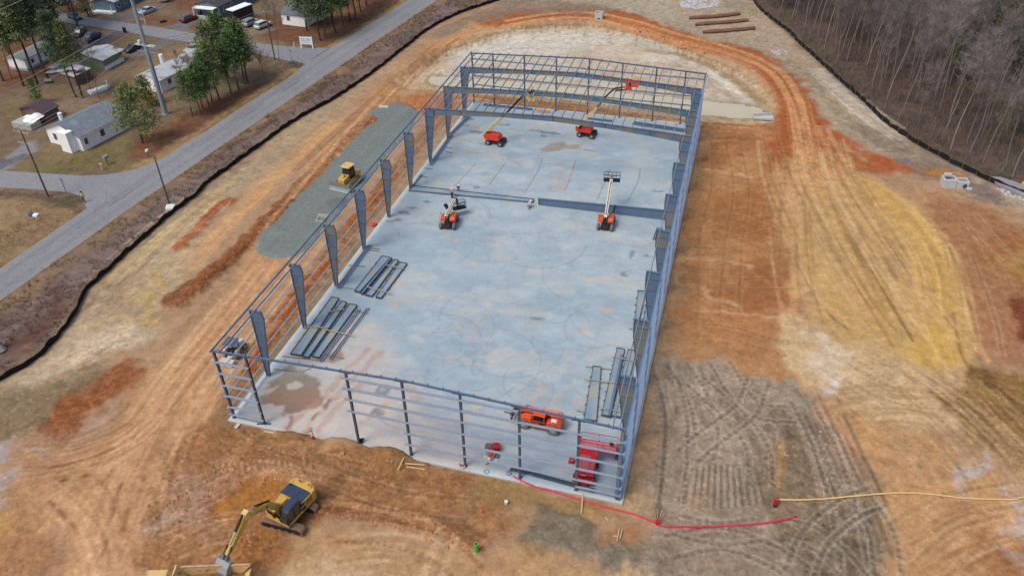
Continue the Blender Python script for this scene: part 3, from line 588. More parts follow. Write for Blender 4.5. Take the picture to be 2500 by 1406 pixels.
fan([(620, 1080), (760, 1105), (900, 1130)], 1.6, 20, 0.3, [(120, 80, 54), (176, 128, 92)], 0.5)
fan([(250, 690), (350, 600), (460, 510), (600, 400)], 3.6, 34, 0.35, [(206, 192, 162), (138, 124, 102), (192, 164, 112), (150, 132, 104)], 0.6)
fan([(180, 870), (260, 820), (340, 790)], 3.4, 22, 0.35, [(212, 198, 172), (150, 132, 106)], 0.55)
fan([(1090, 120), (1250, 80), (1450, 85), (1640, 140)], 5.0, 30, 0.45, [(222, 216, 194), (178, 166, 140), (206, 196, 168)], 0.4)
fan([(1500, 180), (1650, 200), (1790, 260)], 6.0, 24, 0.45, [(214, 196, 172), (168, 146, 120)], 0.4)
fan([(2020, 190), (2130, 280), (2260, 370)], 3.0, 22, 0.4, [(204, 196, 178), (140, 128, 108)], 0.5)
fan([(1130, 226), (1400, 252), (1700, 294), (1860, 305)], 2.0, 16, 0.3, [(136, 84, 50), (208, 158, 114)], 0.5)

def band(path, cols=((150, 112, 80), (196, 150, 114)), wid=2.5, a=0.6, shoe=0.55, h=-0.04):
    """paired crawler prints: two ribbons of cleat bars with a thin ridge each side"""
    w2 = smooth_line(ats(path), 5)
    for sd in (-1, 1):
        for o, wd, c_, cl, aa in ((sd*wid/2, shoe, cols[0], 0.85, a), (sd*wid/2+shoe*0.62, 0.22, cols[1], 0.0, a*0.8), (sd*wid/2-shoe*0.62, 0.22, cols[1], 0.0, a*0.8)):
            seg = []
            for i in range(len(w2)):
                j, k = min(i+1, len(w2)-1), max(i-1, 0); dx, dy = w2[j][0]-w2[k][0], w2[j][1]-w2[k][1]; l_ = math.hypot(dx, dy)+1e-6; seg.append((w2[i][0]-dy/l_*o, w2[i][1]+dx/l_*o))
            LN(seg, wd, c_, 0.12, a=aa, world=True, sm=False, cleat=cl, h=h if cl else 0.03, streak=0.2)
MUD = ((112, 98, 82), (178, 166, 148))
for q in [[(1655, 890), (1700, 960), (1725, 1050), (1715, 1110)], [(1630, 920), (1650, 1010), (1650, 1110), (1640, 1230)], [(1760, 885), (1800, 950), (1850, 1000), (1960, 1010)], [(1700, 930), (1790, 1010), (1850, 1090), (1860, 1180)], [(1850, 930), (1820, 1000), (1740, 1060), (1680, 1110)],
          [(1960, 980), (2010, 1080), (2050, 1200), (2080, 1330), (2090, 1406)], [(2020, 1060), (2070, 1170), (2150, 1290), (2170, 1400)], [(1920, 1290), (1990, 1310), (2060, 1370), (2110, 1440)], [(1640, 1330), (1760, 1310), (1880, 1350), (1960, 1400)], [(1950, 1400), (1990, 1310), (2070, 1240), (2140, 1210)], [(1660, 1280), (1760, 1300), (1850, 1290)]]:
    band(q, MUD, 2.4, 0.65)
for q in [[(1690, 470), (1780, 470), (1880, 440)], [(1680, 590), (1790, 590), (1920, 560)], [(1690, 540), (1800, 520), (1910, 520)], [(1670, 680), (1800, 690), (1930, 690)], [(1670, 800), (1780, 810), (1920, 850)], [(1720, 340), (1720, 440), (1690, 560)], [(1880, 330), (1900, 420), (1880, 540)], [(1790, 350), (1810, 460), (1790, 600), (1780, 760)]]:
    band(q, ((140, 90, 58), (188, 134, 94)), 2.4, 0.42)
for q in [[(800, 1160), (900, 1200), (1010, 1230), (1140, 1240)], [(620, 1110), (760, 1130), (900, 1160)], [(360, 1290), (450, 1230), (540, 1180)], [(420, 1330), (520, 1290), (620, 1270)], [(830, 1290), (960, 1300), (1080, 1340), (1150, 1400)], [(560, 1060), (620, 1100), (740, 1120)], [(380, 1150), (420, 1230), (420, 1320)]]:
    band(q, ((128, 88, 60), (192, 144, 110)), 2.6, 0.5)
for q in [[(2100, 860), (2230, 940), (2380, 1070), (2480, 1200)], [(2060, 900), (2180, 960), (2330, 980)], [(2200, 1300), (2330, 1230), (2500, 1200)], [(2260, 1400), (2350, 1320), (2480, 1280)], [(2350, 620), (2400, 760), (2420, 860)], [(2400, 950), (2460, 1020), (2540, 1100)], [(2360, 520), (2430, 600), (2500, 650)]]:
    band(q, ((150, 112, 78), (206, 168, 130)), 2.6, 0.42)
for q in [[(250, 1380), (330, 1200), (430, 1020), (560, 850), (700, 680)], [(60, 1140), (200, 1110), (320, 1060), (400, 980)], [(100, 1200), (200, 1290), (240, 1406)], [(560, 800), (660, 670), (780, 520), (900, 370), (1000, 250)], [(420, 690), (540, 560), (680, 430), (820, 300)], [(220, 790), (330, 690), (430, 590), (560, 470)], [(110, 920), (200, 870), (320, 820)]]:
    band(q, ((168, 120, 88), (212, 168, 132)), 2.6, 0.42)

# relief and small-scale colour
nz1 = fbm(X*0.12, Y*0.12, 4, 21); nz2 = fbm(X*0.9, Y*0.9, 4, 22, 0.6); nz3 = fbm(X*2.3, Y*2.3, 2, 23)
speck = np.random.default_rng(5).random(len(X))-0.5
g.C *= (0.87+0.26*nz1)[:, None]*(1+(nz2-0.5)*(0.30+0.5*g.K+0.3*g.V))[:, None]*(1+(nz3-0.5)*(0.14+0.36*g.K))[:, None]*(1+speck*(0.04+0.20*g.K+0.12*g.V))[:, None]
hue = (fbm(X*0.22, Y*0.22, 3, 41)-0.5)[:, None]*np.array([0.07, 0.0, -0.09])
g.C *= (1+hue)*1.03
clod = np.maximum(0, nz2-0.42)*1.6+(nz3-0.5)*0.35
Z = -0.16+g.H+g.K*clod*0.40+speck*g.K*0.06+(nz1-0.5)*0.10
inside = sd_poly(X, Y, [(-0.4, -0.4), (W_+0.4, -0.4), (W_+0.4, LEN+0.3), (-0.4, LEN+0.3)])
Z = np.where(inside > -1.6, Z+(-0.22-Z)*sstep(-1.6, -0.2, inside), Z)
# soil spilled over the front edge of the slab
ed = ats([(672, 1056), (720, 1066), (800, 1082), (870, 1094), (930, 1106), (985, 1122), (1040, 1136)]); i = g._sub(ed, 5)
dd, off_, arc_ = sd_line(X[i], Y[i], ed); wv = 0.35+1.7*fbm(X[i]*0.30, Y[i]*0.30, 3, 91)*sstep(0, 3, arc_)*sstep(18.5, 12, arc_)
pk = at2(958, 1112); wv += 1.1*np.exp(-((X[i]-pk[0])**2+(Y[i]-pk[1])**2)/2.2)
m = sstep(wv, wv*0.25, dd+(nz2[i]-0.5)*0.7); Z[i] = np.maximum(Z[i], -0.22+(0.34+0.30*fbm(X[i]*0.5, Y[i]*0.5, 3, 92)+0.25*np.exp(-((X[i]-pk[0])**2+(Y[i]-pk[1])**2)/1.2))*m)
far = np.maximum(np.abs(X-20)-200, np.abs(Y-70)-160)
Z = np.where(far > 0, -0.16, Z)
road_poly = ats(ROAD_L)+ats(ROAD_R)[::-1]
flat = [road_poly, ats(STA_U)+ats(STA_L)[::-1], ats(STB)]
for q in flat:
    i = g._sub(q, 4); m = sstep(-2.2, -0.4, sd_poly(X[i], Y[i], q)); Z[i] = Z[i]*(1-m)+(-0.2)*m

def grid_mesh(name, X, Y, Z, shp, C, A, m):
    ny, nx = shp
    me = bpy.data.meshes.new(name); n = nx*ny
    co = np.empty((n, 3), np.float32); co[:, 0] = X; co[:, 1] = Y; co[:, 2] = Z
    idx = np.arange(n).reshape(ny, nx)
    q = np.stack([idx[:-1, :-1], idx[:-1, 1:], idx[1:, 1:], idx[1:, :-1]], -1).reshape(-1, 4)
    me.vertices.add(n); me.vertices.foreach_set('co', co.ravel())
    me.loops.add(q.size); me.loops.foreach_set('vertex_index', q.ravel().astype(np.int32))
    me.polygons.add(len(q)); me.polygons.foreach_set('loop_start', np.arange(0, q.size, 4, dtype=np.int32))
    me.polygons.foreach_set('loop_total', np.full(len(q), 4, np.int32)); me.polygons.foreach_set('use_smooth', np.ones(len(q), bool))
    me.update(); me.validate()
    at_ = me.color_attributes.new('soil', 'FLOAT_COLOR', 'POINT')
    cc = np.ones((n, 4), np.float32); cc[:, :3] = np.clip(C, 0.004, 0.85); cc[:, 3] = A
    at_.data.foreach_set('color', cc.ravel())
    me.materials.append(m)
    o = bpy.data.objects.new(name, me); COL.objects.link(o); return o

def ground_mat(name, fine, mid, rough, bump, bdist, spec=0.15, grit=0.10, amp=1.0, clods=0.0):
    """soil colour from the mesh, broken up by noise; its alpha says how cloddy the ground is"""
    m = bpy.data.materials.new(name); m.use_nodes = True; t = m.node_tree; N, L = t.nodes, t.links; p = N['Principled BSDF']
    p.inputs['Roughness'].default_value = rough; p.inputs['Specular IOR Level'].default_value = spec
    at_ = N.new('ShaderNodeAttribute'); at_.attribute_name = 'soil'
    tc = N.new('ShaderNodeTexCoord')
    def noise(sc, det, ro):
        n = N.new('ShaderNodeTexNoise'); n.inputs['Scale'].default_value = sc; n.inputs['Detail'].default_value = det; n.inputs['Roughness'].default_value = ro; L.new(tc.outputs['Object'], n.inputs['Vector']); return n.outputs[0]
    def voro(sc):
        v = N.new('ShaderNodeTexVoronoi'); v.inputs['Scale'].default_value = sc; L.new(tc.outputs['Object'], v.inputs['Vector']); return v
    def mp(src, lo, hi, a0=0.28, a1=0.72):
        r = N.new('ShaderNodeMapRange'); r.inputs[1].default_value = a0; r.inputs[2].default_value = a1; r.inputs[3].default_value = lo; r.inputs[4].default_value = hi
        L.new(src, r.inputs[0]); return r.outputs[0]
    def op(kind, x, y):
        k = N.new('ShaderNodeMath'); k.operation = kind
        for s_, v in zip(k.inputs, (x, y)):
            if isinstance(v, (int, float)): s_.default_value = v
            else: L.new(v, s_)
        return k.outputs[0]
    a = noise(mid, 5, 0.6); b = noise(fine, 3, 0.55); v1 = voro(fine*0.8); v2 = voro(fine*1.9)
    k = op('MULTIPLY', mp(a, 1-0.17*amp, 1+0.17*amp), mp(b, 1-0.13*amp, 1+0.13*amp))
    k = op('MULTIPLY', k, mp(v2.outputs['Distance'], 1+grit, 1-grit, 0.0, 0.6))
    sep = N.new('ShaderNodeSeparateColor'); L.new(v1.outputs['Color'], sep.inputs[0])
    cl = op('MULTIPLY', op('SUBTRACT', sep.outputs[0], 0.5), op('MULTIPLY', at_.outputs['Alpha'], clods))
    edge = op('MULTIPLY', mp(v1.outputs['Distance'], 0.10, -0.38, 0.15, 0.75), op('MULTIPLY', at_.outputs['Alpha'], clods))
    k = op('MULTIPLY', k, op('ADD', 1.0, op('ADD', cl, edge)))
    mx = N.new('ShaderNodeMix'); mx.data_type = 'RGBA'; mx.blend_type = 'MULTIPLY'; mx.inputs[0].default_value = 1
    L.new(at_.outputs['Color'], mx.inputs[6]); L.new(k, mx.inputs[7]); L.new(mx.outputs[2], p.inputs['Base Color'])
    h = op('SUBTRACT', op('ADD', a, op('MULTIPLY', b, 0.6)), op('MULTIPLY', v1.outputs['Distance'], op('MULTIPLY', at_.outputs['Alpha'], clods*1.4)))
    bp = N.new('ShaderNodeBump'); bp.inputs['Strength'].default_value = bump; bp.inputs['Distance'].default_value = bdist
    L.new(h, bp.inputs['Height']); L.new(bp.outputs[0], p.inputs['Normal'])
    return m
M_soil = ground_mat('soil', 3.4, 0.7, 0.95, 0.5, 0.15, clods=0.36)
ground = grid_mesh('ground', X, Y, Z, shp, g.C, np.clip(g.K*1.3+g.V*0.35+0.10, 0, 1), M_soil); tag(ground, kind='structure')
_gz = Z.reshape(shp)
def gz(x, y):
    i = min(max(int(np.searchsorted(gx, x)), 1), len(gx)-1); j = min(max(int(np.searchsorted(gy, y)), 1), len(gy)-1)
    return float(max(_gz[j, i], _gz[j-1, i], _gz[j, i-1], _gz[j-1, i-1]))
def ag(px, py):
    p = at2(px, py); return (p[0], p[1], gz(*p))

# ---------------------------------------------------------------- roads
def road_mat():
    m = bpy.data.materials.new('asphalt'); m.use_nodes = True; t = m.node_tree; N, L = t.nodes, t.links; p = N['Principled BSDF']
    p.inputs['Roughness'].default_value = 0.85; p.inputs['Specular IOR Level'].default_value = 0.2
    at_ = N.new('ShaderNodeAttribute'); at_.attribute_name = 'soil'; tc = N.new('ShaderNodeTexCoord')
    b = N.new('ShaderNodeTexNoise'); b.inputs['Scale'].default_value = 2.2; b.inputs['Detail'].default_value = 8; b.inputs['Roughness'].default_value = 0.7
    v = N.new('ShaderNodeTexVoronoi'); v.feature = 'DISTANCE_TO_EDGE'; v.inputs['Scale'].default_value = 0.32
    n2 = N.new('ShaderNodeTexNoise'); n2.inputs['Scale'].default_value = 0.8; n2.inputs['Detail'].default_value = 5
    wp = N.new('ShaderNodeMix'); wp.data_type = 'RGBA'; wp.blend_type = 'LINEAR_LIGHT'; wp.inputs[0].default_value = 0.9
    L.new(tc.outputs['Object'], n2.inputs['Vector']); L.new(tc.outputs['Object'], wp.inputs[6]); L.new(n2.outputs['Color'], wp.inputs[7]); L.new(wp.outputs[2], v.inputs['Vector'])
    L.new(tc.outputs['Object'], b.inputs['Vector'])
    r1 = N.new('ShaderNodeMapRange'); r1.inputs[1].default_value = 0.3; r1.inputs[2].default_value = 0.7; r1.inputs[3].default_value = 0.85; r1.inputs[4].default_value = 1.15; L.new(b.outputs[0], r1.inputs[0])
    r2 = N.new('ShaderNodeMapRange'); r2.inputs[1].default_value = 0.0; r2.inputs[2].default_value = 0.03; r2.inputs[3].default_value = 0.84; r2.inputs[4].default_value = 1.0; L.new(v.outputs['Distance'], r2.inputs[0])
    k = N.new('ShaderNodeMath'); k.operation = 'MULTIPLY'; L.new(r1.outputs[0], k.inputs[0]); L.new(r2.outputs[0], k.inputs[1])
    mx = N.new('ShaderNodeMix'); mx.data_type = 'RGBA'; mx.blend_type = 'MULTIPLY'; mx.inputs[0].default_value = 1
    L.new(at_.outputs['Color'], mx.inputs[6]); L.new(k.outputs[0], mx.inputs[7]); L.new(mx.outputs[2], p.inputs['Base Color'])
    return m
M_road = road_mat()
def ribbon(name, LP, RP, z, n, k, rgb, paint=None):
    """sheet between two edge lines, n stations by k strips, coloured by position across"""
    def res(pts, m):
        p = np.array(ats(pts)); d = np.r_[0, np.cumsum(np.hypot(*np.diff(p, axis=0).T))]; t = np.linspace(0, d[-1], m)
        return np.stack([np.interp(t, d, p[:, 0]), np.interp(t, d, p[:, 1])], 1)
    a, b = res(LP, n), res(RP, n)
    u = np.linspace(0, 1, k)
    P_ = a[:, None, :]*(1-u)[None, :, None]+b[:, None, :]*u[None, :, None]
    x, y = P_[..., 0].ravel(), P_[..., 1].ravel(); U = np.tile(u, n); T = np.repeat(np.linspace(0, 1, n), k)
    base = np.tile(np.array(alb(*rgb)), (n*k, 1))
    base *= (0.9+0.2*fbm(x*0.15, y*0.15, 3, 51))[:, None]
    if paint: base = paint(base, U, T, x, y)
    zz = z+0.05*(1-(2*U-1)**2)
    return grid_mesh(name, x, y, zz, (n, k), base, np.ones(n*k), M_road)
def main_paint(c, U, T, x, y):
    edge = np.minimum(U, 1-U)
    c = c*(1-0.16*np.exp(-((U-0.3)/0.07)**2)-0.10*np.exp(-((U-0.72)/0.07)**2))[:, None]
    w_ = sstep(0.10, 0.0, edge+(fbm(x*0.5, y*0.5, 3, 52)-0.5)*0.12)*0.75
    for q_ in (ats(STB), ats(STA_U)+ats(STA_L)[::-1]): w_ = np.where(sd_poly(x, y, q_) > -0.8, 0.0, w_)
    c = c+(np.array(alb(160, 142, 118))-c)*w_[:, None]
    w2 = np.exp(-((U-0.47+(fbm(x*0.08, y*0.08, 3, 53)-0.5)*0.08)/0.014)**2)*0.4*(fbm(x*0.2, y*0.2, 2, 54) > 0.42)
    return c*(1-w2)[:, None]
road = ribbon('road', ROAD_L, ROAD_R, -0.155, 220, 21, (142, 144, 149), main_paint); tag(road, kind='structure')
sta = ribbon('side_street', STA_U, STA_L, -0.16, 120, 13, (143, 144, 148)); tag(sta, kind='structure')
mb = MB(); q = ats(STB); 
me = bpy.data.meshes.new('side_street'); me.from_pydata([(x, y, -0.172) for x, y in q], [], [tuple(range(len(q)))]); me.update()
ca = me.color_attributes.new('soil', 'FLOAT_COLOR', 'POINT')
for d_ in ca.data: d_.color = (*alb(145, 146, 150), 1)
me.materials.append(M_road); stb = bpy.data.objects.new('side_street', me); COL.objects.link(stb); fixn(stb); tag(stb, kind='structure')

# ---------------------------------------------------------------- gravel pad (crushed stone, a hand high)
GR = [(985, 250), (1010, 262), (1030, 275), (1000, 320), (960, 370), (900, 440), (830, 520), (760, 600), (730, 622), (690, 632), (650, 628), (622, 606), (618, 585), (628, 560), (676, 520), (738, 440), (790, 380), (840, 320), (892, 288), (915, 262), (950, 252)]
q = np.array(ats(GR)); lo, hi = q.min(0)-1, q.max(0)+1
bx, by = np.meshgrid(np.arange(lo[0], hi[0], 0.35), np.arange(lo[1], hi[1], 0.35)); bs = bx.shape; bx = bx.ravel(); by = by.ravel()
wx = bx+(fbm(bx*0.5, by*0.5, 3, 61)-0.5)*2.0; wy = by+(fbm(bx*0.5, by*0.5, 3, 62)-0.5)*2.0
m_ = sd_poly(wx, wy, [tuple(p) for p in q]); bz = -0.42+0.40*sstep(-0.7, 0.8, m_)+0.05*fbm(bx*0.8, by*0.8, 3, 63)
base = np.tile(np.array(alb(130, 140, 136)), (len(bx), 1))*(0.88+0.24*fbm(bx*0.3, by*0.3, 4, 64))[:, None]
_, off, arc = sd_line(bx, by, ats([(640, 600), (760, 470), (880, 330), (960, 262)]))
base *= (0.9+0.2*fbm(arc*0.05, off*1.5, 3, 65))[:, None]
p = at2(830, 497); dd = np.hypot((bx-p[0])/2.6, (by-p[1])/2.1); base *= (1-0.22*sstep(1.1, 0.7, dd))[:, None]; bz += 0.22*sstep(1.1, 0.0, dd)
p = at2(672, 565); dd = np.hypot((bx-p[0])/3.0, (by-p[1])/2.0); bz += 0.3*sstep(1.1, 0.0, dd)
gravel = grid_mesh('gravel_pad', bx, by, bz, bs, base, np.ones(len(bx)), ground_mat('gravel', 7.0, 1.5, 0.9, 0.6, 0.06, grit=0.2)); tag(gravel, kind='structure')

# ---------------------------------------------------------------- pond
PW = [(1044, 196), (1060, 186), (1160, 191), (1280, 201), (1400, 213), (1500, 223), (1600, 234), (1720, 246), (1830, 258), (1862, 267), (1868, 278), (1845, 290), (1720, 283), (1600, 270), (1500, 258), (1400, 246), (1280, 232), (1160, 219), (1080, 211), (1050, 205)]
q = smooth_line(ats(PW, -0.95)+[at2(*PW[0], -0.95)], 4)[:-1]
q = [(x+0.5*math.sin(3.1*i), y+0.35*math.sin(2.3*i)) for i, (x, y) in enumerate(q)]
me = bpy.data.meshes.new('pond_water'); me.from_pydata([(x, y, -0.97) for x, y in q], [], [tuple(range(len(q)))]); me.update()
me.materials.append(mat('muddy_water', alb(204, 196, 170), rough=0.15, var=0.05, scale=0.15, spec=0.35)); pond = bpy.data.objects.new('pond_water', me); COL.objects.link(pond); fixn(pond); tag(pond, kind='structure')
i = g._sub(q, 5); sd_ = sd_poly(X[i], Y[i], q); m = sstep(0.3, 1.6, sd_)
Zp = Z.copy(); Zp[i] = np.where((sd_ < 0.3) & (sd_ > -4), np.maximum(Zp[i], -0.955+0.05*sstep(0, -3, sd_)), Zp[i]); Zp[i] = Zp[i]*(1-m)+np.minimum(Zp[i], -1.4)*m
co = np.empty((len(X), 3), np.float32); co[:, 0] = X; co[:, 1] = Y; co[:, 2] = Zp; ground.data.vertices.foreach_set('co', co.ravel()); ground.data.update()
Z = Zp; _gz = Z.reshape(shp)

# ---------------------------------------------------------------- slab
sx = np.linspace(-0.3, W_+0.32, 330); sy = np.linspace(-0.32, LEN+0.25, 620)
SXg, SYg = np.meshgrid(sx, sy); SX, SY = SXg.ravel(), SYg.ravel()
_bk = (WX, WY, WX2, WY2)
WX = SX+(fbm(SX*0.5, SY*0.5, 4, 5)-0.5)*3.0; WY = SY+(fbm(SX*0.5, SY*0.5, 4, 6)-0.5)*3.0
WX2 = SX+(fbm(SX*1.3, SY*1.3, 3, 15)-0.5)*0.9; WY2 = SY+(fbm(SX*1.3, SY*1.3, 3, 16)-0.5)*0.9
s = Paint(SX, SY, alb(170, 187, 196))
n1 = fbm(SX*0.14, SY*0.2, 5, 71); n2 = fbm(SX*0.35, SY*0.5, 4, 72)
t = sstep(0.46, 0.66, n1)[:, None]; s.C += (np.array(alb(156, 176, 190))-s.C)*t*0.7
t = sstep(0.50, 0.72, fbm(SX*0.2+40, SY*0.3, 5, 73))[:, None]; s.C += (np.array(alb(186, 194, 196))-s.C)*t*0.6
t = sstep(0.60, 0.74, fbm(SX*0.35, SY*0.45, 4, 74))[:, None]; s.C += (np.array(alb(196, 192, 182))-s.C)*t*0.45
S, SL = s.poly, s.line
S([(550, 1035), (640, 930), (720, 830), (820, 760), (900, 790), (960, 850), (980, 930), (1080, 1010), (1180, 1090), (1200, 1170), (1000, 1130), (800, 1090)], (196, 190, 184), 3, a=0.8)
S([(600, 1020), (760, 960), (900, 960), (1060, 1040), (1100, 1110), (900, 1110), (700, 1060)], (206, 194, 182), 2, a=0.6, mott=0.35)
S([(636, 975), (655, 940), (690, 922), (740, 916), (775, 925), (780, 955), (790, 975), (785, 992), (740, 1000), (715, 1012), (690, 1012), (690, 990), (640, 985)], (158, 128, 106), 0.25, a=0.95, warp=2)
S([(655, 935), (690, 912), (735, 905), (775, 922), (782, 945), (730, 950), (680, 950)], (150, 142, 126), 0.3, a=0.9, warp=2)
S([(697, 940), (730, 930), (735, 945), (700, 950)], (204, 194, 178), 0.2, a=0.9, warp=2)
S([(645, 955), (680, 940), (672, 950), (648, 965)], (200, 190, 174), 0.2, a=0.8, warp=2)
S([(690, 900), (716, 890), (735, 905), (700, 912)], (158, 150, 134), 0.3, a=0.9, warp=2)
S([(798, 884), (815, 862), (838, 852), (838, 872), (820, 886)], (160, 138, 116), 0.25, a=0.9, warp=2)
S([(770, 878), (800, 862), (820, 858), (812, 872), (780, 886)], (152, 146, 132), 0.3, a=0.8, warp=2)
for q in [[(700, 1050), (740, 1010), (800, 960), (850, 900), (900, 850)], [(740, 1055), (790, 1000), (860, 930), (930, 860)], [(780, 1050), (830, 990), (880, 940)], [(690, 1052), (735, 1015)], [(840, 1080), (900, 1020), (940, 990)]]:
    SL(q, 0.8, (190, 150, 124), 0.3, a=0.6, streak=0.6, warp=2)
for q in [[(792, 996), (812, 975)], [(756, 1046), (745, 1060)], [(765, 1022), (778, 1010)], [(705, 1050), (712, 1020)]]:
    SL(q, 0.5, (150, 112, 82), 0.2, a=0.8, warp=2)
for px, py, rx, ry in [(934, 954, 0.9, 0.7), (920, 1006, 0.9, 0.45), (1163, 458, 0.65, 0.5), (985, 519, 1.1, 0.35), (1004, 507, 0.9, 0.2), (1042, 493, 0.8, 0.25), (970, 536, 0.7, 0.35), (955, 539, 0.8, 0.2), (1310, 777, 1.0, 0.3), (1312, 320, 1.8, 0.3), (1345, 325, 1.8, 0.35), (1162, 322, 1.3, 0.5), (1140, 290, 1.6, 0.5), (1230, 305, 1.2, 0.3), (1438, 367, 1.2, 0.2), (1605, 467, 0.9, 0.2), (1542, 622, 0.25, 0.9), (1576, 625, 0.5, 0.2), (1520, 670, 0.5, 0.4), (975, 571, 0.15, 0.5), (1180, 352, 0.8, 0.2), (1326, 332, 0.6, 0.5)]:
    p = at2(px, py); n = 14
    S([(p[0]+rx*math.cos(6.283*k/n), p[1]+ry*1.3*math.sin(6.283*k/n)) for k in range(n)], (128, 138, 142), 0.2, a=0.85, warp=2, world=True)
S([(1318, 364), (1345, 350), (1375, 346), (1385, 354), (1418, 352), (1416, 364), (1380, 364), (1340, 372), (1322, 370)], (158, 150, 138), 0.4, a=0.9, warp=2)
S([(1155, 308), (1172, 306), (1172, 314), (1160, 314)], (196, 160, 138), 0.3, a=0.9, warp=2)
S([(1310, 268), (1345, 272), (1345, 278), (1312, 276)], (190, 138, 104), 0.3, a=0.9, warp=2)
S([(985, 935), (1020, 945), (1000, 965), (985, 955)], (186, 164, 146), 0.3, a=0.7, warp=2)
S([(1000, 968), (1030, 960), (1035, 975), (1005, 985)], (178, 160, 146), 0.3, a=0.6, warp=2)
for q in [[(1372, 404), (1355, 440), (1339, 470)], [(1398, 406), (1380, 440), (1367, 472)]]:
    SL(q, 0.55, (204, 170, 150), 0.25, a=0.8, streak=0.5, warp=2)
for q in [[(1242, 388), (1195, 450)], [(1324, 386), (1312, 420), (1280, 472)], [(1405, 392), (1390, 440), (1378, 466)], [(1489, 413), (1476, 446), (1458, 488)], [(1563, 412), (1558, 442), (1533, 490)], [(1160, 400), (1110, 455)]]:
    SL(q, 0.13, (110, 122, 134), 0.1, a=0.85)
rs = random.Random(4)
for k in range(95):                         # tyre arcs of the lifts
    px, py = rs.uniform(1000, 1560), rs.uniform(500, 960); p = at2(px, py); r_ = rs.uniform(1.5, 7); a0 = rs.uniform(0, 6.28); a1 = a0+rs.uniform(0.8, 2.6)
    if not (1.5 < p[0] < W_-2): continue
    SL([(p[0]+r_*math.cos(a0+(a1-a0)*j/9), p[1]+r_*math.sin(a0+(a1-a0)*j/9)) for j in range(10)], rs.uniform(0.12, 0.3), rs.choice([(124, 144, 158), (134, 150, 162)]), 0.1, a=rs.uniform(0.15, 0.5), streak=0.5, world=True, sm=False)
for k in range(150):
    px, py = rs.uniform(900, 1620), rs.uniform(320, 1150); p = at2(px, py); a0 = rs.uniform(0, 6.28); l_ = rs.uniform(0.3, 1.0)
    S([(p[0]+l_*math.cos(a0+6.28*j/7)*rs.uniform(0.5, 1), p[1]+l_*math.sin(a0+6.28*j/7)*rs.uniform(0.5, 1)) for j in range(7)], rs.choice([(212, 186, 156), (216, 180, 146), (150, 166, 176), (206, 204, 194)]), 0.35, a=rs.uniform(0.15, 0.5), warp=2, world=True)
for xx in np.arange(6.1, W_, 6.1):
    SL([(xx, 0), (xx, LEN)], 0.06, (128, 146, 160), 0.12, a=0.22, world=True, sm=False)
for yy in FY[1:-1]:
    SL([(0, yy), (W_, yy)], 0.06, (128, 146, 160), 0.12, a=0.22, world=True, sm=False)
e = np.minimum(np.minimum(SX+0.3, W_+0.32-SX), np.minimum(SY+0.32, LEN+0.25-SY))
t = sstep(0.55, 0.2, e)[:, None]*0.6; s.C += (np.array(alb(206, 208, 206))-s.C)*t
for k in range(60):                         # broom and float swirls, wind-dried streaks
    px, py = rs.uniform(900, 1620), rs.uniform(330, 1150); p = at2(px, py); a0 = rs.uniform(-0.5, 0.5); l_ = rs.uniform(3, 9)
    SL([(p[0]-l_*math.cos(a0), p[1]-l_*math.sin(a0)), (p[0], p[1]+rs.uniform(-.8, .8)), (p[0]+l_*math.cos(a0), p[1]+l_*math.sin(a0))], rs.uniform(0.4, 1.4), rs.choice([(140, 162, 182), (184, 194, 196), (150, 168, 184), (198, 196, 188)]), 0.5, a=rs.uniform(0.2, 0.5), streak=0.7, warp=2, world=True)
s.C *= (0.90+0.20*n2)[:, None]*(0.93+0.14*fbm(SX*0.9, SY*1.6, 4, 76))[:, None]*(0.97+0.06*fbm(SX*2.5, SY*2.5, 2, 75))[:, None]
M_conc = ground_mat('concrete', 3.0, 0.45, 0.72, 0.04, 0.02, spec=0.25, grit=0.02, amp=0.35)
slab = grid_mesh('concrete_slab', SX, SY, np.zeros(len(SX)), SXg.shape, s.C, np.ones(len(SX)), M_conc); tag(slab, kind='structure')
mb = MB().box(-0.3, W_+0.32, -0.32, LEN+0.25, -0.5, -0.004)
edge = mb.build('slab_edge', mat('concrete_edge', alb(186, 184, 176), 0.85, scale=1.5), slab)
WX, WY, WX2, WY2 = _bk
# ================================================================ THE STEEL FRAME
STEEL = alb(104, 128, 156, 0.92)
tan_ = alb(140, 138, 120)
M_steel = mat('steel_primer', STEEL, 0.55, 0.0, var=0.10, scale=0.9, spec=0.4)
M_steel_s = mat('steel_primer_stained', STEEL, 0.6, var=0.12, scale=0.8, dirt=alb(128, 130, 124), dirt_amt=0.55, dirt_scale=0.45, spec=0.35)
M_cold = mat('cold_formed_steel', alb(152, 164, 184, 0.95), 0.5, var=0.08, scale=0.7, spec=0.4)
M_wallg = mat('wall_girt_steel', alb(140, 162, 192, 0.97), 0.5, var=0.02, scale=0.3, spec=0.4)
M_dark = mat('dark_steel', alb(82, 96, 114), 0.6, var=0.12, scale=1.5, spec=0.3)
M_col = mat('endwall_steel', alb(84, 98, 118), 0.55, var=0.1, scale=1.0, spec=0.35)
M_rust = mat('weathered_plate', alb(138, 160, 178), 0.55, var=0.16, scale=0.5, dirt=alb(168, 170, 160), dirt_amt=0.42, dirt_scale=0.35, spec=0.35)
frame = thing('steel_building', 'large half erected blue grey steel building frame standing on the concrete slab', 'building frame', (0, 0, 0))
SLOPE = 1/24.0
def roof(x): return H_+SLOPE*min(x, W_-x)
def i_prism(mb, prof, y, t=0.02):
    mb.prism(prof, y-t/2, y+t/2, 'y')
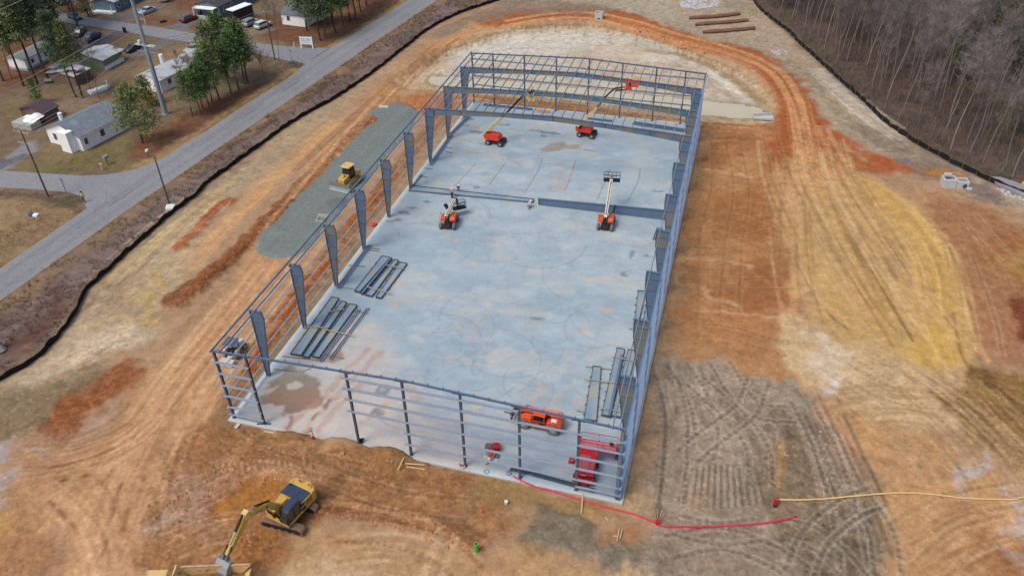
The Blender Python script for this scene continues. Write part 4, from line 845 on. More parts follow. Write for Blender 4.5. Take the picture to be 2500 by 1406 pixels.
def strip(mb, pts, y, fw=0.28, t=0.03):
    """flange plate following a line in the frame plane"""
    for (x0, z0), (x1, z1) in zip(pts[:-1], pts[1:]):
        d = math.hypot(x1-x0, z1-z0); nx, nz = -(z1-z0)/d*t/2, (x1-x0)/d*t/2
        mb.prism([(x0-nx, z0-nz), (x1-nx, z1-nz), (x1+nx, z1+nz), (x0+nx, z0+nz)], y-fw/2, y+fw/2, 'y')
def column(side, y):
    f = (lambda x: x) if side == 0 else (lambda x: W_-x)
    top = roof(0.3)-0.24
    mb = MB()
    out = [(0.26, 0.02), (0.26, top)]; inn = [(0.66, 0.02), (1.78, 8.45), (1.86, 8.75)]
    kn = [(1.86, 8.75), (1.62, top+0.04)]
    prof = [(0.26, 0.02), (0.66, 0.02), (1.78, 8.45), (1.86, 8.75), (1.62, top+0.04), (0.26, top)]
    if side == 1:
        inn = [(0.66, 0.02), (1.78, 7.3), (1.86, 8.9)]; kn = [(1.86, 8.9), (1.80, top+0.05)]
        prof = [(0.26, 0.02), (0.66, 0.02), (1.78, 7.3), (1.86, 8.9), (1.80, top+0.05), (0.26, top)]
    mb.prism([(f(x), z) for x, z in prof], y-0.012, y+0.012, 'y')
    for line in (out, inn, kn, [(0.22, top), (kn[-1][0], top+0.04)]):
        strip(mb, [(f(x), z) for x, z in line], y)
    hz = [2.3, 4.6, 6.6, 8.45] if side == 0 else [2.6, 5.0, 7.3, 8.9]
    for z in hz:                                   # stiffeners
        xi = np.interp(z, [p[1] for p in inn], [p[0] for p in inn])
        mb.box(*sorted((f(0.28), f(float(xi)-0.01))), y-0.13, y+0.13, z-0.012, z+0.012)
    mb.box(*sorted((f(0.2), f(0.72))), y-0.2, y+0.2, 0.0, 0.03)
    o = mb.build('column', M_steel_s if (int(y*7)+side) % 3 else M_steel, frame); fixn(o); return o
for y in FY[1:-1]:
    column(0, y); column(1, y)
# rafters on the three rear frames
def rafter(y):
    n = 6
    for half in (0, 1):
        f = (lambda x: x) if half == 0 else (lambda x: W_-x)
        xs = [1.88, 6.5, 13.5, W_/2-0.01]; dep = [1.22, 0.92, 0.72, 0.86]
        if half: xs[0] = 1.90
        mb = MB(); topl = [(x, roof(x)-0.24) for x in xs]; botl = [(x, roof(x)-0.24-d) for x, d in zip(xs, dep)]
        mb.prism([(f(x), z) for x, z in topl+botl[::-1]], y-0.012, y+0.012, 'y')
        strip(mb, [(f(x), z) for x, z in topl], y); strip(mb, [(f(x), z) for x, z in botl], y)
        for x, d in zip(xs, dep): mb.box(*sorted((f(x)-0.015, f(x)+0.015)), y-0.15, y+0.15, roof(x)-0.24-d, roof(x)-0.22)
        fixn(mb.build('rafter', M_steel_s, frame))
for y in FY[7:10]: rafter(y)
# cold-formed Z sections: web horizontal on walls, web upright on the roof
GZ = [(-0.11, -0.07), (-0.095, -0.07), (-0.095, -0.012), (0.11, -0.012), (0.11, 0.07), (0.095, 0.07), (0.095, 0.006), (-0.11, 0.006)]
GL_ = [(-0.08, -0.05), (-0.068, -0.05), (-0.068, -0.008), (0.08, -0.008), (0.08, 0.05), (0.068, 0.05), (0.068, 0.006), (-0.08, 0.006)]
GR_ = [(-0.13, -0.09), (-0.115, -0.09), (-0.115, -0.012), (0.15, -0.012), (0.15, 0.07), (0.135, 0.07), (0.135, 0.006), (-0.13, 0.006)]
PZ = [(-0.005, -0.09), (0.05, -0.09), (0.05, -0.08), (0.005, -0.08), (0.005, 0.09), (-0.05, 0.09), (-0.05, 0.08), (-0.005, 0.08)]
def zbar(name, p, q, prof, m=None):
    mb = MB().sweep(p, q, prof); return fixn(mb.build(name, m or M_cold, frame))
WZ = [1.75, 3.4, 5.05, 6.8, 8.4]
for k in range(10):                                # side walls, bay by bay
    y0, y1 = FY[k]-(0.0 if k else 0.12), FY[k+1]+(0.0 if k < 9 else 0.12)
    for z in WZ+[0.7]*(k == 0):
        zbar('girt', (0.11, y0+0.01, z), (0.11, y1-0.01, z), GL_)
    for z in [0.7, 1.75, 3.4, 5.05, 6.8, 8.4]:
        zbar('girt', (W_-0.11, y1-0.002, z), (W_-0.11, y0+0.002, z), GR_, M_wallg)
    for x in (0.06, W_-0.06):
        zbar('eave_strut', (x, y0+0.01, H_-0.1), (x, y1-0.01, H_-0.1), [(-0.07, -0.10), (0.07, -0.10), (0.07, 0.10), (-0.07, 0.10)], M_steel)
    for x in [1.05, W_-1.35]+([W_-0.7] if k < 2 else []):
        zbar('purlin', (x, y0+0.01, roof(x)-0.13), (x, y1-0.01, roof(x)-0.11), PZ)
px_ = np.linspace(2.55, W_-2.85, 25)
for j, x in enumerate(px_):                        # roof purlins over the rear bays
    for k in (7, 8, 9):
        y0 = FY[k]-(0.55 if k == 7 else 0.0)+0.01; y1 = FY[k+1]-0.01+(0.12 if k == 9 else 0)
        if k == 7 and j in (1, 2): y0 += 0.0
        zbar('purlin', (x, y0, roof(x)-0.13), (x, y1, roof(x)-0.11), PZ)
# flange braces and bridging rods seen as fine lines across the rear roof
# end walls
EX = [0.0+0.2, 4.35, 10.43, 16.55, 22.65, 28.75, 34.85, 40.0, W_-0.2]
FX = [0.2, 3.95, 15.35, 21.35, 27.35, 33.25, 39.1, W_-0.3]
IP = [(-0.11, -0.12), (0.11, -0.12), (0.11, -0.10), (0.012, -0.10), (0.012, 0.10), (0.11, 0.10), (0.11, 0.12), (-0.11, 0.12), (-0.11, 0.10), (-0.012, 0.10), (-0.012, -0.10), (-0.11, -0.10)]
for x in FX:
    if x == FX[-1]: continue
    z1 = roof(x)-0.36
    mb = MB().sweep((x, 0.26, 0.02), (x, 0.26, z1), IP, up=(0, 1, 0)); mb.box(x-0.2, x+0.2, 0.06, 0.46, 0.0, 0.02)
    if 0.3 < x < 43: mb.box(x-0.75, x+0.55, 0.12, 0.42, z1+0.005, z1+0.12)
    fixn(mb.build('endwall_column', M_col, frame))
mb = MB()                                           # front right corner: tapered main column on the corner bay
mb.sweep((W_-0.38, 0.28, 0.02), (W_-0.38, 0.28, H_-0.35), [(-0.17, -0.2), (0.17, -0.2), (0.17, -0.18), (0.012, -0.18), (0.012, 0.18), (0.17, 0.18), (0.17, 0.2), (-0.17, 0.2), (-0.17, 0.18), (-0.012, 0.18), (-0.012, -0.18), (-0.17, -0.18)], up=(0, 1, 0))
fixn(mb.build('endwall_column', M_steel_s, frame))
for x in EX:
    z1 = roof(x)-0.30
    mb = MB().sweep((x, LEN-0.26, 0.02), (x, LEN-0.26, z1), IP, up=(0, 1, 0)); mb.box(x-0.2, x+0.2, LEN-0.46, LEN-0.06, 0.0, 0.02)
    fixn(mb.build('endwall_column', M_dark, frame))
for y in (0.26, LEN-0.26):                          # end-wall rafters
    for x0, x1 in [(0.12, FX[2]), (FX[2], W_/2), (W_/2, FX[5]), (FX[5], W_-0.12)]:
        mb = MB(); a, b = (x0+0.005, y, roof(x0)-0.24), (x1-0.005, y, roof(x1)-0.24)
        mb.sweep(a, b, [(-0.09, -0.1), (0.09, -0.1), (0.09, -0.08), (0.01, -0.08), (0.01, 0.08), (0.09, 0.08), (0.09, 0.1), (-0.09, 0.1), (-0.09, 0.08), (-0.01, 0.08), (-0.01, -0.08), (-0.09, -0.08)])
        if y < 1:
            for xx in np.arange(x0+0.8, x1-0.3, 1.55): mb.box(xx-0.04, xx+0.04, y-0.04, y+0.04, roof(xx)-0.135, roof(xx)+0.10)
        fixn(mb.build('endwall_rafter', M_steel, frame))
def fg(x0, x1, z, y=0.06):
    zbar('girt', (x0, y, z), (x1, y, z), [(-a, b) for a, b in GZ])
for z in [8.45, 6.85, 5.1, 3.5, 1.8, 0.65]: fg(-0.15, 4.1, z)
CB = [FX[2]-0.6, FX[3], FX[4], FX[5], FX[6], W_-0.2]
for z in [8.3, 6.75, 5.05]:
    for a, b in zip(CB[:-1], CB[1:]): fg(a+0.004, b-0.004, z)
for z in [3.4, 1.75]:
    for a, b in zip([FX[3]-0.5]+CB[2:-1], CB[2:]): fg(a+0.004, b-0.004, z)
for a, b in [(CB[0], CB[1]), (CB[1], CB[2]), (CB[2], CB[3])]: fg(a+0.004, b-0.004, 9.75)
fg(FX[6]-0.1, W_-0.2, 0.7)
for z in [8.7, 5.4, 3.6]:                            # rear wall
    for a, b in zip(EX[:-1], EX[1:]): zbar('girt', (b-0.004, LEN-0.05, z), (a+0.004, LEN-0.05, z), GZ, M_steel)
for x in (7.0, 9.5, 19.0, 24.5, 31.0, 37.4):         # jambs of door openings in the rear wall
    zbar('door_jamb', (x, LEN-0.18, 3.62), (x, LEN-0.18, 5.38), [(-0.05, -0.05), (0.05, -0.05), (0.05, 0.05), (-0.05, 0.05)], M_dark)

# ================================================================ LOOSE STEEL ON THE SLAB
def girder(name, p0, p1, w0, w1, label, group, h=0.26, z=0.10, m=None, cat='steel girder', lugs=True, standing=False):
    """tapered plate girder; lying on its side unless standing. parts: web, flange x2, end_plate x2, lug"""
    a = heading(p0, p1); L_ = math.hypot(p1[0]-p0[0], p1[1]-p0[1])
    t = thing(name, label, cat, (p0[0], p0[1], z), a, group)
    m = m or M_rust
    if not standing:
        mb = MB().prism([(0, -w0/2), (L_, -w1/2), (L_, w1/2), (0, w0/2)], h/2-0.01, h/2+0.01, 'z'); fixn(mb.build('web', m, t))
        for s_ in (-1, 1):
            mb = MB().bar((0.0, s_*(w0/2+0.012), h/2), (L_, s_*(w1/2+0.012), h/2), 0.025, h)
            if lugs:
                for k in range(int(L_/1.5)):
                    xx = 0.8+1.5*k; yy = s_*(w0/2+(w1-w0)/2*xx/L_+0.10); mb.box(xx-0.06, xx+0.06, yy-0.07, yy+0.07, h/2-0.05, h/2+0.05)
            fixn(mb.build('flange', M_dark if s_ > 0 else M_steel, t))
        for xx, ww in ((-0.015, w0), (L_+0.015, w1)):
            mb = MB().box(xx-0.015, xx+0.015, -ww/2-0.06, ww/2+0.06, -0.02, h+0.04); mb.build('end_plate', M_dark, t)
    else:
        mb = MB().prism([(0, 0.03), (L_, 0.03), (L_, w1), (0, w0)], -0.012, 0.012, 'y'); fixn(mb.build('web', m, t))
        mb = MB().box(0, L_, -h/2, h/2, 0, 0.03); fixn(mb.build('flange', M_steel, t))
        mb = MB().bar((0, 0, w0+0.015), (L_, 0, w1+0.015), h, 0.03); fixn(mb.build('flange', M_steel, t))
        for xx, ww in ((-0.015, w0), (L_+0.015, w1)):
            mb = MB().box(xx-0.015, xx+0.015, -h/2-0.03, h/2+0.03, 0, ww+0.08); mb.build('end_plate', M_dark, t)
    return t
def zbundle(p0, p1, n, label, group, z=0.09, gap=0.16, m=None, name='purlin_bundle', cat='purlin bundle'):
    a = heading(p0, p1); L_ = math.hypot(p1[0]-p0[0], p1[1]-p0[1])
    t = thing(name, label, cat, (p0[0], p0[1], z), a, group)
    for k in range(n):
        mb = MB().sweep((0.03*(k % 3), (k-(n-1)/2)*gap, 0.11), (L_-0.05*(k % 2), (k-(n-1)/2)*gap, 0.11), PZ); fixn(mb.build('purlin', m or M_cold, t))
    return t
M_wood = mat('weathered_timber', alb(184, 168, 138), 0.85, var=0.2, scale=3)
M_wood_g = mat('grey_timber', alb(126, 122, 112), 0.85, var=0.2, scale=3)
def timber(p0, p1, z, label, group, w_=0.10, h=0.09, m=None):
    a = heading(p0, p1); L_ = math.hypot(p1[0]-p0[0], p1[1]-p0[1])
    mb = MB().box(0, L_, -w_/2, w_/2, 0, h); o = mb.build('timber', m or M_wood, None)
    o.location = (p0[0], p0[1], z); o.rotation_euler = (0, 0, a); return tag(o, label, 'timber', group)
A = lambda x, y: at2(x, y, 0.2)
GL = 'plate girders laid out on the slab'
girder('steel_girder', A(722, 866), A(818, 728), 1.35, 1.05, 'two web wide stained girder lying nearest the left wall in the front left stack', GL)
girder('steel_girder', A(746, 872), A(840, 738), 0.75, 0.8, 'narrow blue girder against the wide stained one in the front left stack', GL, z=0.12)
girder('steel_girder', A(770, 872), A(862, 745), 0.9, 1.05, 'dull grey green girder with a pale end, right of the front left stack', GL)
zbundle(A(783, 882), A(878, 754), 2, 'pair of thin blue purlins just right of the grey green girder', 'purlin bundles on the slab', gap=0.3)
zbundle(A(806, 877), A(899, 751), 2, 'outermost thin blue purlins of the front left stack', 'purlin bundles on the slab', gap=0.26)
girder('steel_girder', A(872, 712), A(942, 628), 0.75, 1.25, 'pale topped girder at the left of the middle left stack', GL)
girder('steel_girder', A(884, 718), A(955, 632), 0.3, 0.3, 'deep dark blue girder standing on edge in the middle left stack', GL, m=M_steel, standing=True, lugs=False, h=0.3)
girder('steel_girder', A(900, 722), A(968, 636), 0.95, 0.6, 'blue and cream girder in the centre of the middle left stack', GL)
girder('steel_girder', A(924, 727), A(985, 643), 0.75, 1.0, 'stained girder with a puddle, rightmost of the middle left stack', GL)
girder('steel_girder', A(1440, 1026), A(1457, 896), 1.35, 0.9, 'bright blue girder closest to the orange telehandler', GL)
girder('steel_girder', A(1478, 1015), A(1515, 852), 0.9, 0.9, 'long blue girder with cream blotches in the front right stack', GL)
girder('steel_girder', A(1487, 1018), A(1518, 870), 0.35, 0.32, 'rusty topped narrow beam standing beside the blotched blue girder', GL, m=mat('rusty_beam', alb(122, 116, 116), 0.7, dirt=alb(150, 118, 92), dirt_amt=0.5), standing=True, lugs=False, h=0.3)
girder('steel_girder', A(1503, 1017), A(1543, 856), 0.95, 0.95, 'pale grey girder next to the right hand columns', GL)
girder('steel_girder', A(1553, 790), A(1566, 712), 0.55, 0.9, 'pale girder alone by the right wall behind the front right stack', GL)
girder('steel_girder', A(1576, 790), A(1588, 715), 0.7, 0.5, 'stained girder partly hidden by the fourth right column', GL)
girder('steel_girder', A(1505, 1120), A(1520, 1060), 0.25, 0.25, 'short blue post lying in the front right corner', GL, m=M_steel, lugs=False, h=0.2)
girder('steel_girder', A(1508, 1218), A(1538, 1050), 0.28, 0.28, 'long blue post lying along the right edge of the slab at the front corner', GL, m=M_cold, lugs=False, h=0.22)
# the big rafter bolted together on the floor
girder('roof_rafter', at2(1003, 462), at2(1302, 493), 1.5, 0.9, 'left half of the roof rafter lying flat between the two men in orange', 'roof rafter halves', z=0.02, h=0.3, lugs=False, cat='roof rafter')
girder('roof_rafter', at2(1315, 500), at2(1626, 537), 1.0, 1.55, 'right half of the roof rafter standing upright beside the man lift', 'roof rafter halves', z=0.12, h=0.3, m=M_steel, standing=True, cat='roof rafter')
GP = 'purlin bundles on the slab'
zbundle(A(826, 703), A(903, 598), 4, 'bundle of blue purlins by the base of the third left column', GP)
zbundle(A(1052, 402), A(1102, 330), 4, 'bundle of blue purlins by the base of the seventh left column', GP)
zbundle(A(1100, 328), A(1146, 283), 4, 'bundle of blue purlins under the rear left rafters', GP)
zbundle(A(1003, 460), A(1030, 425), 2, 'short pair of purlins at the left end of the flat rafter', GP)
zbundle(A(1180, 255), A(1300, 267), 4, 'bundle of dark purlins along the rear edge of the slab left of the boom', GP, m=M_steel)
zbundle(A(1428, 288), A(1495, 296), 3, 'bundle of dark purlins in the middle of the rear edge', GP, m=M_steel)
zbundle(A(1545, 300), A(1672, 319), 7, 'wide bundle of purlins at the rear right of the slab', GP, m=M_steel)
zbundle(A(1246, 1143), A(1300, 1155), 3, 'dark purlins lying inside the front wall under the girts', GP, m=M_dark)
zbundle(A(1300, 1156), A(1452, 1197), 3, 'long dark purlins lying inside the front wall toward the right corner', GP, m=M_dark)
zbundle(A(1600, 586), A(1611, 556), 4, 'short stack of blue clips and struts by the sixth right column', GP, gap=0.25, m=M_steel)
GT = 'timber bearers on the slab'
for (a, b, c, d, z, lab) in [(690, 870, 792, 882, 0.0, 'bearer under the near end of the front left stack'), (742, 798, 800, 800, 0.36, 'pale bearer laid across the front left stack'), (785, 803, 865, 820, 0.37, 'short pale bearer on the grey green girder'),
                             (800, 762, 840, 755, 0.37, 'skewed pale bearer at the far end of the front left stack'), (790, 866, 840, 876, 0.0, 'bearer under the thin purlins at the front'), (850, 758, 900, 766, 0.0, 'bearer under the far end of the thin purlins'),
                             (895, 700, 955, 717, 0.37, 'bearer across the near end of the middle left stack'), (942, 647, 986, 656, 0.37, 'bearer across the far end of the middle left stack'), (834, 702, 862, 706, 0.0, 'thin bearer by the third left column'), (850, 648, 892, 652, 0.0, 'bearer under the purlins behind the third left column'),
                             (900, 612, 925, 614, 0.0, 'lone bearer left of the middle left stack'), (1426, 925, 1500, 935, 0.36, 'bearer across the middle of the front right stack'), (1466, 996, 1530, 1008, 0.37, 'white bearer across the near end of the front right stack'), (1500, 984, 1530, 1000, 0.42, 'skewed bearer on the pale grey girder'),
                             (1500, 871, 1556, 884, 0.37, 'bearer across the far end of the front right stack'), (1408, 1003, 1440, 1010, 0.0, 'bearer sticking out left of the bright blue girder'), (1430, 896, 1492, 903, 0.0, 'bearer between the two blue girders at the right'), (1536, 803, 1556, 808, 0.0, 'bearer under the lone pale girder'),
                             (1084, 360, 1105, 363, 0.0, 'short bearer near the seventh left column'), (1035, 411, 1056, 414, 0.0, 'bearer beside the sixth left column'), (1020, 431, 1044, 434, 0.0, 'bearer left of the two men in orange'), (1090, 372, 1105, 374, 0.0, 'bearer behind the seventh left column'), (1125, 306, 1147, 308, 0.0, 'bearer at the rear left bundle'), (903, 607, 928, 609, 0.0, 'bearer sticking out by the fourth left column')]:
    timber(at2(a, b, z), at2(c, d, z), z, 'timber '+lab, GT, m=M_wood if z > 0.1 else M_wood_g)
# ================================================================ MACHINES
def paintm(n, rgb, k=0.9, rough=0.4, dirt=(150, 118, 90), amt=0.15, **kw):
    return mat(n, alb(*rgb, k), rough, var=0.08, scale=2, dirt=alb(*dirt), dirt_amt=amt, dirt_scale=1.6, spec=0.45, **kw)
M_yel = paintm('yellow_paint', (218, 176, 84), 0.95, amt=0.22)
M_yel2 = paintm('pale_yellow_paint', (228, 196, 130), 0.95, amt=0.15)
M_black = mat('black_rubber_and_steel', alb(46, 46, 50), 0.6, var=0.2)
M_cabtop = mat('dark_blue_roof', alb(58, 70, 96), 0.35, var=0.15, spec=0.5)
M_glass = glassy('dark_glass', alb(52, 66, 62))
M_glassb = glassy('blue_glass', alb(90, 112, 122))
M_track = mat('muddy_track', alb(146, 116, 98), 0.9, var=0.25, scale=3, bump=0.4)
M_trackd = mat('dusty_track', alb(112, 108, 98), 0.9, var=0.25, scale=3)
M_grey = mat('grey_steel', alb(150, 154, 156), 0.5, var=0.12, scale=1.5)
M_chrome = mat('polished_rod', alb(214, 214, 216), 0.25, metal=0.6, var=0.05)
M_tyre = mat('dusty_tyre', alb(112, 112, 112), 0.85, var=0.15, scale=3)
M_tyred = mat('dark_tyre', alb(64, 64, 66), 0.8, var=0.15)
M_rim = mat('grey_rim', alb(160, 164, 166), 0.5)
M_or = paintm('orange_paint', (226, 92, 46), 0.95, amt=0.05)
M_or2 = paintm('deep_orange_paint', (222, 84, 34), 0.95, amt=0.08)
M_red = paintm('red_paint', (196, 34, 44), 0.95, amt=0.03)
M_redo = paintm('signal_red_paint', (236, 66, 40), 0.95, amt=0.03)
M_pink = paintm('faded_red_boom_paint', (240, 130, 116), 0.95, amt=0.03)
M_cream = paintm('cream_paint', (226, 218, 196), 0.95, amt=0.1)
M_creamy = paintm('yellowed_cream_paint', (222, 206, 150), 0.95, amt=0.1)
M_white = mat('white_paint', alb(224, 226, 226), 0.4, var=0.05)
M_whited = mat('dusty_white_paint', alb(206, 202, 186), 0.5, var=0.1, dirt=alb(190, 184, 150), dirt_amt=0.35)
M_brown = mat('brown_load', alb(150, 100, 74), 0.95, var=0.25, scale=1.2, bump=0.6)

def track(mb_belt, L_, w_, h, y, n=22):
    """track belt round two end wheels, centred on y"""
    r = h/2; pts = []
    for k in range(9): t = math.pi/2-math.pi*k/8; pts.append((L_/2-r+r*math.cos(t), r+r*math.sin(t)))
    for k in range(9): t = -math.pi/2-math.pi*k/8; pts.append((-L_/2+r+r*math.cos(t), r+r*math.sin(t)))
    inn = [(x*(1-0.07), 0.5*h+(z-0.5*h)*0.82) for x, z in pts]
    n = len(pts)
    for i in range(n):
        j = (i+1) % n
        mb_belt.add([(pts[i][0], y-w_/2, pts[i][1]), (pts[j][0], y-w_/2, pts[j][1]), (pts[j][0], y+w_/2, pts[j][1]), (pts[i][0], y+w_/2, pts[i][1]),
                     (inn[i][0], y-w_/2, inn[i][1]), (inn[j][0], y-w_/2, inn[j][1]), (inn[j][0], y+w_/2, inn[j][1]), (inn[i][0], y+w_/2, inn[i][1])],
                    [(0, 1, 2, 3), (7, 6, 5, 4), (0, 4, 5, 1), (3, 2, 6, 7)])
    k = int(L_/0.2)
    for i in range(k):                                        # grousers
        x = -L_/2+r*0.8+(L_-1.6*r)*i/(k-1)
        for z in (h+0.012, -0.0):
            mb_belt.box(x-0.03, x+0.03, y-w_/2, y+w_/2, z-0.012, z+0.03)
def text_plate(name, txt, size, mat_, parent, loc, rot, ext=0.004):
    cu = bpy.data.curves.new(name, 'FONT'); cu.body = txt; cu.size = size; cu.extrude = ext; cu.align_x = 'CENTER'; cu.align_y = 'CENTER'
    o = bpy.data.objects.new(name, cu); lnk(o, parent); o.location = loc; o.rotation_euler = rot; cu.materials.append(mat_)
    bpy.context.view_layer.update(); me = bpy.data.meshes.new_from_object(o.evaluated_get(bpy.context.evaluated_depsgraph_get())); me.name = name
    n_ = bpy.data.objects.new(name, me); lnk(n_, parent); n_.location = loc; n_.rotation_euler = rot; bpy.data.objects.remove(o, do_unlink=True); bpy.data.curves.remove(cu)
    if not me.materials: me.materials.append(mat_)
    n_.name = name; return n_

# ---- crawler excavator
p = at2(700, 1253, 1.2)
ex = thing('excavator', 'yellow crawler excavator digging in the brown dirt at the lower left', 'excavator', (12.8, -10.25, gz(12.8, -10.25)+0.02), R(-102.6))
und = R(102.6-1.0)                                            # undercarriage stays along x
rot = Matrix.Rotation(und, 3, 'Z')
def turn(mb): mb.v = [tuple(rot @ Vector(v)) for v in mb.v]; return mb
for y in (-1.32, 1.32):
    mb = MB(); track(mb, 4.6, 0.75, 0.95, y); tk = turn(mb).build('track', M_track, ex)
    mb = MB().box(-1.7, 1.7, y-0.26, y+0.26, 0.18, 0.72)
    for k in range(5): mb.disc(-1.5+0.75*k, y, 0.24, 0.2, 0.62, 10)
    for x in (-1.82, 1.82): mb.disc(x, y, 0.475, 0.34, 0.66, 14)
    turn(mb).build('track_frame', M_black, tk)
mb = MB().box(-0.9, 0.9, -1.1, 1.1, 0.4, 0.85); mb.tube([(0, 0, 0.8), (0, 0, 1.12)], 0.75, 20); turn(mb).build('undercarriage', M_black, ex)
hb = MB()
hb.box(-2.35, 1.55, -1.42, 1.42, 1.12, 1.32)
hb.prism([(1.55, -1.42), (1.55, -0.5), (-1.0, -0.5), (-1.0, -1.42)], 1.32, 2.05, 'z')           # right-hand tool box and tank
hb.box(-1.02, 0.35, -0.5, 0.42, 1.32, 1.62)
hb.build('house', M_yel, ex, bevel=0.04)
mb = MB()                                                    # counterweight, rounded at the back
pl = [(-2.0, -1.48), (-2.0, 1.48), (-2.55, 1.40), (-2.92, 1.0), (-3.0, 0.4), (-3.0, -0.4), (-2.92, -1.0), (-2.55, -1.40)]
mb.prism(pl, 1.05, 2.42, 'z'); fixn(mb.build('counterweight', M_yel, ex, bevel=0.08))
mb = MB()
for y in (-0.55, 0.55): mb.tube([(-2.66, y, 2.42), (-2.66, y, 2.45)], 0.09, 10)
mb.build('lifting_eye', M_black, ex)
mb = MB().box(-2.0, -0.62, -1.40, 1.40, 1.32, 2.34); mb.build('engine_cover_side', M_yel, ex, bevel=0.03)
mb = MB().box(-2.02, -0.66, -1.30, 1.30, 2.345, 2.44); mb.box(-1.6, -1.0, -0.3, 0.35, 2.445, 2.50); mb.box(-1.95, -0.75, 0.62, 0.66, 2.445, 2.47); mb.box(-1.95, -0.75, -0.68, -0.64, 2.445, 2.47); mb.tube([(-1.75, -0.95, 2.44), (-1.75, -0.95, 2.75)], 0.07, 8)
mb.build('engine_hood', M_cabtop, ex)
mb = MB().box(-1.95, -1.1, 1.405, 1.42, 1.55, 2.2)
for k in range(7): mb.box(-1.9, -1.15, 1.42, 1.435, 1.6+0.08*k, 1.63+0.08*k)
mb.build('side_grille', mat('ochre_grille', alb(170, 130, 50), 0.7), ex)
mb = MB().box(-0.55, 1.45, 1.40, 1.43, 1.36, 1.5); mb.build('side_sill', M_yel, ex)
cab = MB().prism([(-0.35, 1.33), (1.5, 1.33), (1.62, 1.95), (1.3, 2.9), (0.95, 3.02), (-0.35, 3.02)], 0.5, 1.38, 'y')
cab = fixn(cab.build('cab', M_glass, ex, bevel=0.04))
mb = MB().box(-0.38, 0.98, 0.52, 1.36, 3.03, 3.09); mb.box(-0.2, 0.5, 0.62, 1.26, 3.09, 3.115); mb.build('cab_roof', M_cabtop, cab)
mb = MB()
for y in (0.49, 1.39):
    for a, b in [((1.5, y, 1.33), (1.62, y, 1.95)), ((1.62, y, 1.95), (1.3, y, 2.9)), ((1.3, y, 2.9), (0.95, y, 3.02)), ((0.5, y, 1.33), (0.5, y, 3.02)), ((-0.35, y, 1.33), (-0.35, y, 3.02)), ((-0.35, y, 3.0), (0.95, y, 3.0)), ((-0.35, y, 1.36), (1.5, y, 1.36))]: mb.bar(a, b, 0.06, 0.06)
mb.bar((1.47, 0.5, 2.42), (1.47, 1.38, 2.42), 0.05, 0.05)
mb.build('cab_frame', M_black, cab)
mb = MB().prism([(-0.98, 1.35), (-0.52, 1.35), (-0.38, 1.9), (-0.42, 2.32), (-0.95, 2.32)], 1.425, 1.44, 'y'); fixn(mb.build('side_decal', M_black, ex))
text_plate('lettering', 'CAT', 0.34, M_white, ex, (-0.68, 1.446, 1.9), (R(90), 0, R(180)))
mb = MB().bar((0.3, -0.5, 2.07), (0.3, -1.38, 2.07), 0.04, 0.04); mb.bar((-0.9, -1.38, 2.4), (1.4, -1.38, 2.4), 0.04, 0.04)
for x in (-0.9, 0.3, 1.4): mb.bar((x, -1.38, 2.05), (x, -1.38, 2.42), 0.04, 0.04)
mb.build('handrail', M_yel, ex)
# boom: curved plate box
BY = -0.06
up_ = [(0.35, 2.05), (0.6, 2.75), (1.35, 3.95), (2.15, 4.80), (2.75, 5.10), (3.6, 5.42), (4.35, 5.62), (4.62, 5.52)]
lo_ = [(0.75, 1.75), (1.1, 2.45), (1.75, 3.35), (2.4, 4.02), (3.0, 4.45), (3.75, 4.88), (4.3, 5.08), (4.6, 5.2)]
boom = MB()
boom.prism(up_+lo_[::-1], BY-0.24, BY+0.24, 'y'); boom = fixn(boom.build('boom', M_yel, ex, bevel=0.03))
mb = MB().tube([(0.55, BY-0.3, 1.95), (0.55, BY+0.3, 1.95)], 0.14, 12); mb.tube([(2.3, BY-0.3, 4.42), (2.3, BY+0.3, 4.42)], 0.1, 12)
mb.build('boom_pin', M_black, boom)
for y in (BY-0.42, BY+0.42):
    mb = MB().tube([(1.3, y, 1.5), (1.95, y, 3.2)], 0.1, 10); c_ = mb.build('boom_cylinder', M_black, ex)
    mb = MB().tube([(1.95, y, 3.2), (2.3, y, 4.42)], 0.055, 8); mb.build('cylinder_rod', M_chrome, c_)
for s_ in (-1, 1):
    mb = MB().prism([(2.75, 4.62), (3.05, 4.70), (3.65, 5.02), (3.25, 4.98)], BY+s_*0.245, BY+s_*0.255, 'y'); fixn(mb.build('boom_decal', M_black, boom))
    mb = MB().prism([(3.0, 4.72), (3.3, 4.86), (3.5, 4.98), (3.2, 4.9)], BY+s_*0.256, BY+s_*0.262, 'y'); fixn(mb.build('boom_decal', M_white, boom))
mb = MB().tube([(1.7, BY, 4.55), (3.4, BY, 5.62)], 0.1, 10); c_ = mb.build('stick_cylinder', M_black, boom)
mb = MB().tube([(3.4, BY, 5.62), (4.3, BY, 6.0)], 0.055, 8); mb.build('cylinder_rod', M_chrome, c_)
